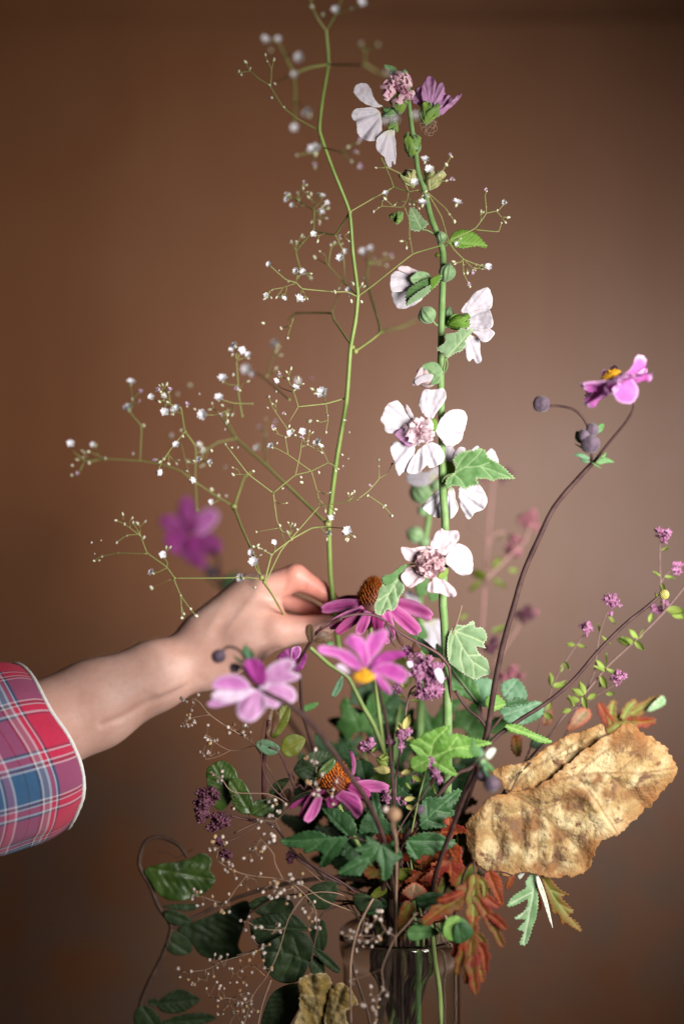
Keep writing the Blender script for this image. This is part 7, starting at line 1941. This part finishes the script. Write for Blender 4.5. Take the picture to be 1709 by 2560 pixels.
for (x, y, r_, m) in ((860, 1900, 2.4, 'leaf_dark'), (820, 1990, 1.6, 'leaf_dark'), (885, 2030, 0.9, 'leaf_dark'), (790, 2060, 1.9, 'leaf_vine_dark'), (860, 2110, 1.2, 'leaf_dark'), (905, 1770, -2.6, 'leaf_dark'), (1010, 1830, -0.4, 'leaf_dark'), (955, 1800, 0.6, 'leaf_vine_dark'), (1080, 1830, 2.9, 'leaf_mid'), (900, 2150, 1.0, 'leaf_vine_dark'), (1000, 1770, 0.3, 'leaf_mid'), (985, 1850, 2.2, 'leaf_dark'), (985, 1900, -2.0, 'leaf_mid'), (900, 1830, 2.8, 'leaf_mid'), (925, 1950, 1.4, 'leaf_dark'), (930, 1970, -1.2, 'leaf_dark'), (1165, 1830, -2.6, 'leaf_mid'), (1140, 1910, -1.0, 'leaf_dark'), (1120, 1960, 2.0, 'leaf_dark'), (990, 1990, 1.0, 'leaf_dark'), (1040, 1990, -0.8, 'leaf_vine'), (1010, 1720, 3.0, 'leaf_olive'), (1070, 1900, -2.0, 'leaf_dark'), (1060, 1960, 2.4, 'leaf_brownred')):
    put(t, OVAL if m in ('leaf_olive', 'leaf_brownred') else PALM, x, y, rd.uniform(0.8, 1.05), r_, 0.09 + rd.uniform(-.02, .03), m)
t = leafthing('dusky crimson cut leaves hidden under the dark foliage', [], [('X', 0.03, 0.03, 3, [(1050, 2080), (1040, 2180), (1020, 2250)], True)], base=(1030, 2335, 0.03))
for (x, y, r_) in ((1090, 2130, 1.1), (1150, 2085, 0.6), (1125, 2150, 0.0), (1050, 2090, 0.2), (1075, 2120, -0.7), (1020, 2110, 1.0), (1100, 2080, -1.5), (1055, 2180, -0.3), (985, 2190, 0.9)):
    put(t, PALM, x, y, 0.72, r_, rd.uniform(-0.005, 0.03), rd.choice(('leaf_red', 'leaf_autumn', 'leaf_red')))
an8 = thing('seed_head', P(990, 2335, -0.02), 'blurred beige fluffy seed head on a short grey stalk above the dark leaf', 'flower')
round_bud(an8, 'M', 985, 890, -0.10, 19, 'capsule_tan')
round_bud(an8, 'M', 915, 850, -0.10, 9, 'capsule')
tube('stem', stem_pts('M', [(970, 920), (985, 1020), (1005, 1100), (1010, 1300)], -0.095, -0.05) + into_jar(990, 2153, -0.05, Rj, 4.5), 4 * U, 5 * U, MATS['dry_stem'], an8, 7)

# ================================================================== leafy vines at the left
leafthing('reddish vine with round glossy leaves left of the low coneflower', [
    ('F', [(665, 312), (700, 290), (760, 310), (782, 342), (740, 370), (690, 350)], (780, 345), -0.03, 'leaf_blue', dict(veins='pin', res=3)), ('F', [(790, 350), (800, 290), (850, 265), (908, 290), (880, 350), (830, 378)], (785, 352), -0.03, 'leaf_olive', dict(veins='pin', res=3)),
    ('F', [(715, 270), (720, 190), (745, 140), (780, 170), (775, 220), (735, 280)], (730, 285), -0.02, 'leaf_brownred', dict(veins='pin', res=3)), ('F', [(740, 270), (760, 200), (790, 130), (830, 130), (830, 190), (790, 260), (755, 285)], (735, 285), -0.015, 'leaf_olive', dict(veins='pin', res=3)),
    ('F', [(850, 440), (900, 375), (970, 345), (1060, 370), (1045, 430), (980, 470), (900, 485)], (850, 450), -0.03, 'leaf_vine_dark', dict(veins='pin')), ('F', [(960, 470), (1000, 410), (1050, 385), (1045, 430), (990, 470)], (950, 470), -0.034, 'leaf_vine', dict(veins='pin')),
    ('F', [(430, 430), (510, 395), (575, 460), (560, 560), (500, 640), (440, 590), (425, 500)], (560, 600), 0.0, 'leaf_vine', dict(veins='pin')), ('F', [(530, 500), (590, 485), (640, 560), (655, 645), (610, 658), (560, 620)], (640, 650), -0.01, 'leaf_vine', dict(veins='pin')), ('F', [(650, 600), (700, 585), (758, 590), (750, 650), (700, 672), (640, 655)], (645, 655), -0.01, 'leaf_vine', dict(veins='pin')),
    ('F', [(730, 560), (760, 500), (830, 480), (800, 530), (770, 570)], (735, 570), 0.01, 'leaf_vine', {}), ('F', [(790, 560), (830, 530), (845, 580), (830, 610), (800, 600)], (800, 605), 0.0, 'leaf_brownred', {}), ('F', [(730, 600), (780, 560), (800, 640), (760, 680), (720, 660)], (740, 670), 0.01, 'leaf_vine_dark', {})],
    [('F', -0.02, 0.0, 5.5, [(730, 200), (718, 290), (705, 400), (705, 580)], False), ('F', -0.03, -0.02, 2.8, [(735, 330), (780, 355), (830, 470), (855, 525), (880, 515), (900, 535), (920, 505)], False), ('F', -0.02, -0.03, 2.2, [(855, 490), (845, 460)], False), ('F', -0.01, 0.01, 3.0, [(540, 665), (640, 690), (750, 710), (860, 850), (960, 920), (1100, 1000), (1200, 1080)], True), ('F', -0.01, -0.01, 2.2, [(640, 690), (635, 655)], False), ('F', 0, 0.0, 3.2, [(705, 560), (700, 650), (745, 710)], False), ('F', -0.03, -0.02, 1.6, [(715, 180), (690, 290), (700, 430), (740, 520), (830, 600)], False)], name='vine', cat='vine', base=(960, 2335, 0.02), sm='vine_stem')
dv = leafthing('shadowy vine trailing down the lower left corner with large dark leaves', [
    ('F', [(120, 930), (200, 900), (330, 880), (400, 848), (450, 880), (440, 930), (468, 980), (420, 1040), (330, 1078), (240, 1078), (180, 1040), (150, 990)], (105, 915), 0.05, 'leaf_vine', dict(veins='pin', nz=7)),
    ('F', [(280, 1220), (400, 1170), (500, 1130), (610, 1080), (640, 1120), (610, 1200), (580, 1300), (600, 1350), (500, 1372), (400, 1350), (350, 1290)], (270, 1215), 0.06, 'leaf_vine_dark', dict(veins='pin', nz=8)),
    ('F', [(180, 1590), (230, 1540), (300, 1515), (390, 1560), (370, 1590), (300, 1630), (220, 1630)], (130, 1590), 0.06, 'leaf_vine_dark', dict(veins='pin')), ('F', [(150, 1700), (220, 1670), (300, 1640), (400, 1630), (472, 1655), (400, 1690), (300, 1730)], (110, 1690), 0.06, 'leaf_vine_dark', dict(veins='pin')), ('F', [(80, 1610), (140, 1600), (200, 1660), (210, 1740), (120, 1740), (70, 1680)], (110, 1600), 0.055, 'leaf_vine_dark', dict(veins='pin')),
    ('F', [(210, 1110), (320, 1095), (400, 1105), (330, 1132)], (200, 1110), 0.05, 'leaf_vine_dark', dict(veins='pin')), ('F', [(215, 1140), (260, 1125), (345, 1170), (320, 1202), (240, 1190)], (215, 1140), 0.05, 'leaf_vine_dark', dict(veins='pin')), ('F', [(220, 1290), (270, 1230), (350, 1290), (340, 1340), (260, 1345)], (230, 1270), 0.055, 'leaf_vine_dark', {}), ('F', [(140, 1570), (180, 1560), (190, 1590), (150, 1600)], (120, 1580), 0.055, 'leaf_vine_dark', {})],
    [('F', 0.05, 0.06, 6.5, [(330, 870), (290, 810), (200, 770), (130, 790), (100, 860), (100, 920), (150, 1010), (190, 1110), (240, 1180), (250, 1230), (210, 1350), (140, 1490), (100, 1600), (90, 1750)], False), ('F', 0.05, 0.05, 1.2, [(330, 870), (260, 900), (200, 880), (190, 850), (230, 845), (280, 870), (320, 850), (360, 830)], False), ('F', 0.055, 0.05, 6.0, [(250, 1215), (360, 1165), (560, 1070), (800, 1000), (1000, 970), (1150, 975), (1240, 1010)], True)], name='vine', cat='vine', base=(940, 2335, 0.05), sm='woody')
leafthing('dark green veined leaves hanging left of the glass jar', [
    ('F', [(690, 1320), (780, 1255), (870, 1225), (945, 1290), (930, 1380), (880, 1470), (800, 1485), (730, 1440)], (930, 1380), 0.0, 'leaf_vine_dark', dict(veins=[[(925, 1380), (830, 1340), (700, 1330)], [(880, 1360), (850, 1260)], [(850, 1350), (800, 1450)], [(800, 1335), (780, 1270)], [(890, 1370), (860, 1470)], [(780, 1335), (740, 1420)]], nz=6)),
    ('F', [(640, 1180), (740, 1150), (850, 1150), (925, 1225), (870, 1230), (780, 1255), (700, 1315), (650, 1240)], (925, 1225), 0.012, 'leaf_vine_dark', dict(veins='pin')), ('F', [(690, 1720), (730, 1560), (800, 1500), (880, 1490), (900, 1550), (860, 1640), (800, 1720)], (890, 1500), 0.012, 'leaf_vine_dark', dict(veins='pin')),
    ('F', [(920, 1040), (960, 1000), (1055, 990), (1062, 1060), (1010, 1122), (930, 1110)], (1050, 1000), 0.0, 'leaf_vine_dark', dict(veins='pin')), ('F', [(935, 1205), (1000, 1180), (1015, 1280), (980, 1335), (935, 1260)], (970, 1190), 0.01, 'leaf_vine_dark', dict(veins='pin')), ('F', [(940, 1310), (1010, 1340), (1080, 1420), (1050, 1432), (980, 1375)], (940, 1310), 0.01, 'leaf_vine_dark', dict(veins='pin')),
    ('F', [(630, 1100), (700, 1060), (820, 1070), (850, 1130), (760, 1165), (680, 1150)], (840, 1080), 0.03, 'leaf_vine_dark', {}), ('F', [(920, 1340), (990, 1380), (1000, 1440), (940, 1440)], (920, 1340), 0.014, 'leaf_vine_dark', {}), ('F', [(1140, 1060), (1200, 1050), (1280, 1090), (1250, 1130), (1170, 1130)], (1240, 1060), -0.01, 'leaf_vine_dark', {})],
    [('F', 0.0, 0.02, 3.2, [(935, 1380), (960, 1250), (990, 1150), (1060, 1110), (1160, 1100)], True), ('F', 0.02, 0.02, 3.0, [(640, 1140), (650, 1260), (700, 1320)], False), ('F', 0.03, 0.02, 3.0, [(640, 1140), (760, 1070), (900, 1050), (1050, 1080), (1160, 1090)], True), ('F', 0.01, 0.02, 2.8, [(880, 850), (960, 930), (1060, 1020), (1200, 1080)], True), ('F', 0.01, 0.02, 2.6, [(570, 1350), (680, 1320)], False)], name='vine', cat='vine', base=(950, 2335, 0.02), sm='woody')

# ================================================================== dried baby's breath with bead-like seed capsules
pv, pf = sph_geo(0.5, 9, 7, 0.9, 0.9, 1.0)
CAP = []
for mname in ('capsule', 'capsule_tan'):
    me = mesh('capsule', pv, pf)
    me.materials.append(MATS[mname])
    CAP.append(me)


def dried(label, base, mains, clusters, seed):
    t = thing('dried_babys_breath', P(*base), label, 'flower', 'dried seed sprays')
    rnd = random.Random(seed)
    for (tl, d0, d1, r, pts, jar_) in mains:
        p3 = stem_pts(tl, pts, d0, d1)
        if jar_:
            q_ = T(tl, pts)[-1]
            p3 += into_jar(q_[0], q_[1], d1, Rj)
        tube('stem', p3, r * 0.75 * U, r * 1.15 * U, MATS['dry_stem'], t, 5, 5, 0.2)
    for (tl, cx, cy, rr, n, d, sz) in clusters:
        s = TILES[tl][2]
        x0, y0 = T1(tl, cx, cy)
        R0 = rr / s
        # anchor: nearest point on a main stem
        best = None
        for (t2, da, db, r, pts, j_) in mains:
            for q_ in T(t2, pts):
                dd2 = math.hypot(q_[0] - x0, q_[1] - y0)
                if best is None or dd2 < best[0]:
                    best = (dd2, q_, da)
        a = Vector((best[1][0], best[1][1], best[2]))
        c = Vector((x0, y0, d))
        hub = a.lerp(c, 0.75 if best[0] > 1.2 * R0 else 0.4)
        bag = Bag()

        def add(p, q, r_):
            mid = p.lerp(q, 0.55) + Vector((rnd.uniform(-3, 3), rnd.uniform(-3, 3), 0))
            V, F = tube_geo([P(v.x, v.y, v.z) - t.location for v in (p, mid, q)], r_ * U, r_ * 0.8 * U, 4)
            bag.add(V, F)
        add(a, hub, 1.1)
        nf = max(2, n // 3)
        forks = []
        for k in range(nf):
            an = k * 2.4 + rnd.random()
            f = hub.lerp(c, 0.6) + Vector((math.cos(an) * R0 * 0.45, math.sin(an) * R0 * 0.45, rnd.uniform(-0.012, 0.012)))
            add(hub, f, 0.85)
            forks.append(f)
        for k in range(n):
            an = rnd.random() * 6.28
            q2 = R0 * math.sqrt(rnd.random()) * 1.05
            e = c + Vector((math.cos(an) * q2, math.sin(an) * q2, rnd.uniform(-0.02, 0.02)))
            f = min(forks, key=lambda v: (v.xy - e.xy).length)
            add(f, e, 0.65)
            o = obj('capsule', CAP[0 if rnd.random() < 0.78 else 1], t, P(e.x, e.y, e.z) - t.location)
            q3 = sz * 0.86 * K * FOC * rnd.uniform(0.75, 1.2)
            o.scale = (q3, q3, q3 * 1.15)
            o.rotation_euler = (rnd.random() * 3, rnd.random() * 3, 0)
        bag.build('twigs', t, 'dry_stem')
    return t


dried('pale dried seed spray reaching up under the forearm', (960, 2335, 0.02), [
    ('F', -.01, 0.0, 1.5, [(355, 90), (390, 110), (440, 170), (540, 240), (650, 310), (720, 420), (830, 610)], False), ('F', 0, 0, 1.2, [(300, 215), (360, 185), (440, 170)], False), ('F', 0, 0, 1.2, [(430, 280), (540, 345), (660, 320)], False), ('F', 0, 0, 1.1, [(420, 390), (480, 375), (540, 345)], False),
    ('F', -.02, -.02, 1.5, [(440, 450), (500, 490), (560, 550), (730, 560), (830, 615)], False), ('F', -.02, 0.0, 2.0, [(960, 540), (880, 560), (830, 615), (760, 690), (690, 690), (560, 750)], False), ('F', 0.0, 0.02, 2.0, [(760, 690), (850, 860), (1000, 1000), (1150, 1150)], True)],
    [('F', 325, 210, 48, 13, 0, 9), ('F', 350, 105, 50, 6, -.01, 10), ('F', 440, 265, 45, 6, 0, 10), ('F', 430, 345, 55, 8, 0, 10), ('F', 570, 240, 50, 6, 0, 11), ('F', 625, 255, 30, 4, 0, 10), ('F', 470, 455, 48, 7, -.02, 11), ('F', 965, 385, 60, 6, -.04, 13), ('F', 1000, 510, 70, 7, -.045, 13), ('F', 920, 530, 60, 5, -.04, 13), ('F', 770, 590, 45, 5, -.02, 13), ('F', 760, 650, 45, 5, -.02, 13), ('F', 700, 690, 50, 6, -.01, 12), ('F', 560, 575, 60, 4, 0, 10), ('F', 990, 600, 70, 4, -.04, 12)], 21)
dried('tangled dried seed spray in front of the dark leaves left of centre', (955, 2335, 0.0), [
    ('F', -.03, -.02, 1.5, [(470, 880), (530, 920), (620, 955), (750, 970), (800, 980), (900, 1010), (1000, 1080)], True), ('F', -.03, -.03, 1.3, [(690, 780), (750, 850), (760, 900), (800, 980)], False), ('F', -.03, -.03, 1.3, [(400, 1060), (510, 1090), (570, 1020), (620, 960)], False), ('F', -.03, -.02, 1.4, [(960, 1220), (960, 1140), (930, 1080), (860, 1010), (800, 980)], False),
    ('F', -.03, -.02, 1.2, [(630, 1190), (700, 1220), (800, 1220), (830, 1160), (900, 1060)], False)],
    [('F', 480, 810, 55, 8, -.02, 12), ('F', 540, 880, 45, 5, -.03, 12), ('F', 690, 790, 65, 10, -.03, 13), ('F', 650, 860, 50, 5, -.03, 12), ('F', 540, 930, 50, 5, -.03, 11), ('F', 740, 1020, 48, 10, -.035, 13), ('F', 840, 1030, 75, 12, -.035, 12), ('F', 400, 1065, 55, 8, -.03, 11), ('F', 515, 1100, 55, 8, -.03, 11), ('F', 920, 1120, 65, 8, -.035, 12), ('F', 960, 1210, 35, 4, -.03, 12), ('F', 630, 1185, 45, 5, -.03, 11), ('F', 740, 1225, 55, 5, -.03, 11), ('F', 640, 980, 60, 5, -.03, 10), ('F', 870, 970, 40, 4, -.03, 12)], 22)
dried('fine dried seed spray trailing to the bottom edge', (950, 2335, 0.0), [
    ('F', -.02, 0.0, 1.6, [(600, 1720), (650, 1550), (720, 1450), (780, 1320), (830, 1160), (920, 1050), (1080, 1050)], True), ('F', -.03, -.02, 1.2, [(310, 1430), (420, 1420), (500, 1380), (600, 1350), (690, 1320)], False), ('F', -.02, -.02, 1.2, [(450, 1560), (540, 1560), (620, 1580), (650, 1540)], False), ('F', -.02, -.02, 1.2, [(560, 1440), (640, 1400), (710, 1450)], False), ('F', -.02, -.02, 2.4, [(670, 1720), (700, 1580), (740, 1470)], False)],
    [('F', 690, 1280, 48, 5, -.03, 11), ('F', 335, 1430, 55, 6, -.03, 9), ('F', 480, 1390, 65, 7, -.03, 10), ('F', 590, 1440, 65, 9, -.03, 10), ('F', 690, 1390, 65, 8, -.03, 11), ('F', 560, 1560, 85, 12, -.02, 10), ('F', 470, 1540, 60, 6, -.02, 9), ('F', 540, 1640, 75, 9, -.02, 10), ('F', 400, 1480, 50, 4, -.02, 9), ('F', 640, 1620, 50, 5, -.02, 10)], 23)
dried('thin dried seed spray hanging in front of the glass jar', (930, 2335, -0.03), [
    ('O', -.06, -.06, 1.5, [(350, 1560), (360, 1370), (410, 1240), (400, 1090), (460, 930), (520, 810), (620, 700), (700, 600)], False), ('O', -.06, -.06, 1.2, [(520, 810), (430, 750), (390, 680), (350, 640)], False), ('O', -.06, -.06, 1.1, [(430, 755), (370, 800), (240, 870)], False), ('O', -.06, -.06, 1.1, [(370, 800), (180, 800), (60, 800)], False), ('O', -.05, -.02, 3.4, [(130, 1560), (125, 1250), (130, 1000), (180, 760), (240, 620), (320, 480)], True), ('O', -.06, -.05, 1.0, [(400, 1090), (250, 1150), (140, 1180)], False)],
    [('O', 370, 640, 60, 6, -.06, 13), ('O', 300, 720, 60, 4, -.06, 12), ('O', 120, 800, 90, 7, -.06, 10), ('O', 330, 830, 70, 5, -.06, 10), ('O', 470, 760, 20, 2, -.06, 12), ('O', 210, 900, 50, 4, -.06, 8), ('O', 340, 1290, 70, 6, -.06, 11), ('O', 460, 1300, 25, 1, -.06, 13), ('O', 330, 1410, 50, 5, -.06, 12), ('O', 350, 1520, 40, 4, -.06, 11), ('O', 230, 1410, 40, 2, -.06, 11), ('O', 160, 1160, 60, 5, -.06, 8)], 24)

# extra stems standing in the water
xs = thing('cut_stem', P(1030, 2400, 0.05), 'thick bright green cut stem standing in the jar water', 'stem')
tube('stem', [P(1075, 2290, 0.0), P(1086, 2400, 0.0), P(1100, 2520, 0.01), Vector((JX + 0.03, JY - 0.03, TZ + 0.02))], 6 * U, 7 * U, MATS['green_stem'], xs, 9)
xs = thing('cut_stem', P(960, 2400, 0.05), 'thick dark woody stem at the left inside the jar', 'stem')
tube('stem', [P(985, 2150, 0.01), P(975, 2300, 0.01), P(968, 2420, 0.01), Vector((JX - 0.035, JY - 0.025, TZ + 0.02))], 9 * U, 12 * U, MATS['woody'], xs, 9)
for i, (x, m, w_) in enumerate(((1040, 'holly_stem', 7), (1130, 'dry_stem', 4), (1105, 'dry_stem', 4), (1000, 'woody', 5), (1020, 'vine_stem', 4))):
    xs = thing('cut_stem', P(x, 2400, 0.05), ('pale green stem in the middle of the jar', 'tan straw stem by the right wall of the jar', 'second tan straw stem from the right wall of the jar', 'brown woody stem left of the middle in the jar', 'reddish thin stem crossing the jar')[i], 'stem')
    tube('stem', [P(x - (x - 1003) * 0.3, 2230, 0.03), P(x, 2350, 0.02 + 0.01 * (i % 3)), P(x + 4, 2450, 0.02 + 0.01 * (i % 3)), Vector((P(x + 8, 2520, 0.03).x, JY + 0.01 * (i - 2), TZ + 0.016))], w_ * U, w_ * U, MATS[m], xs, 7)
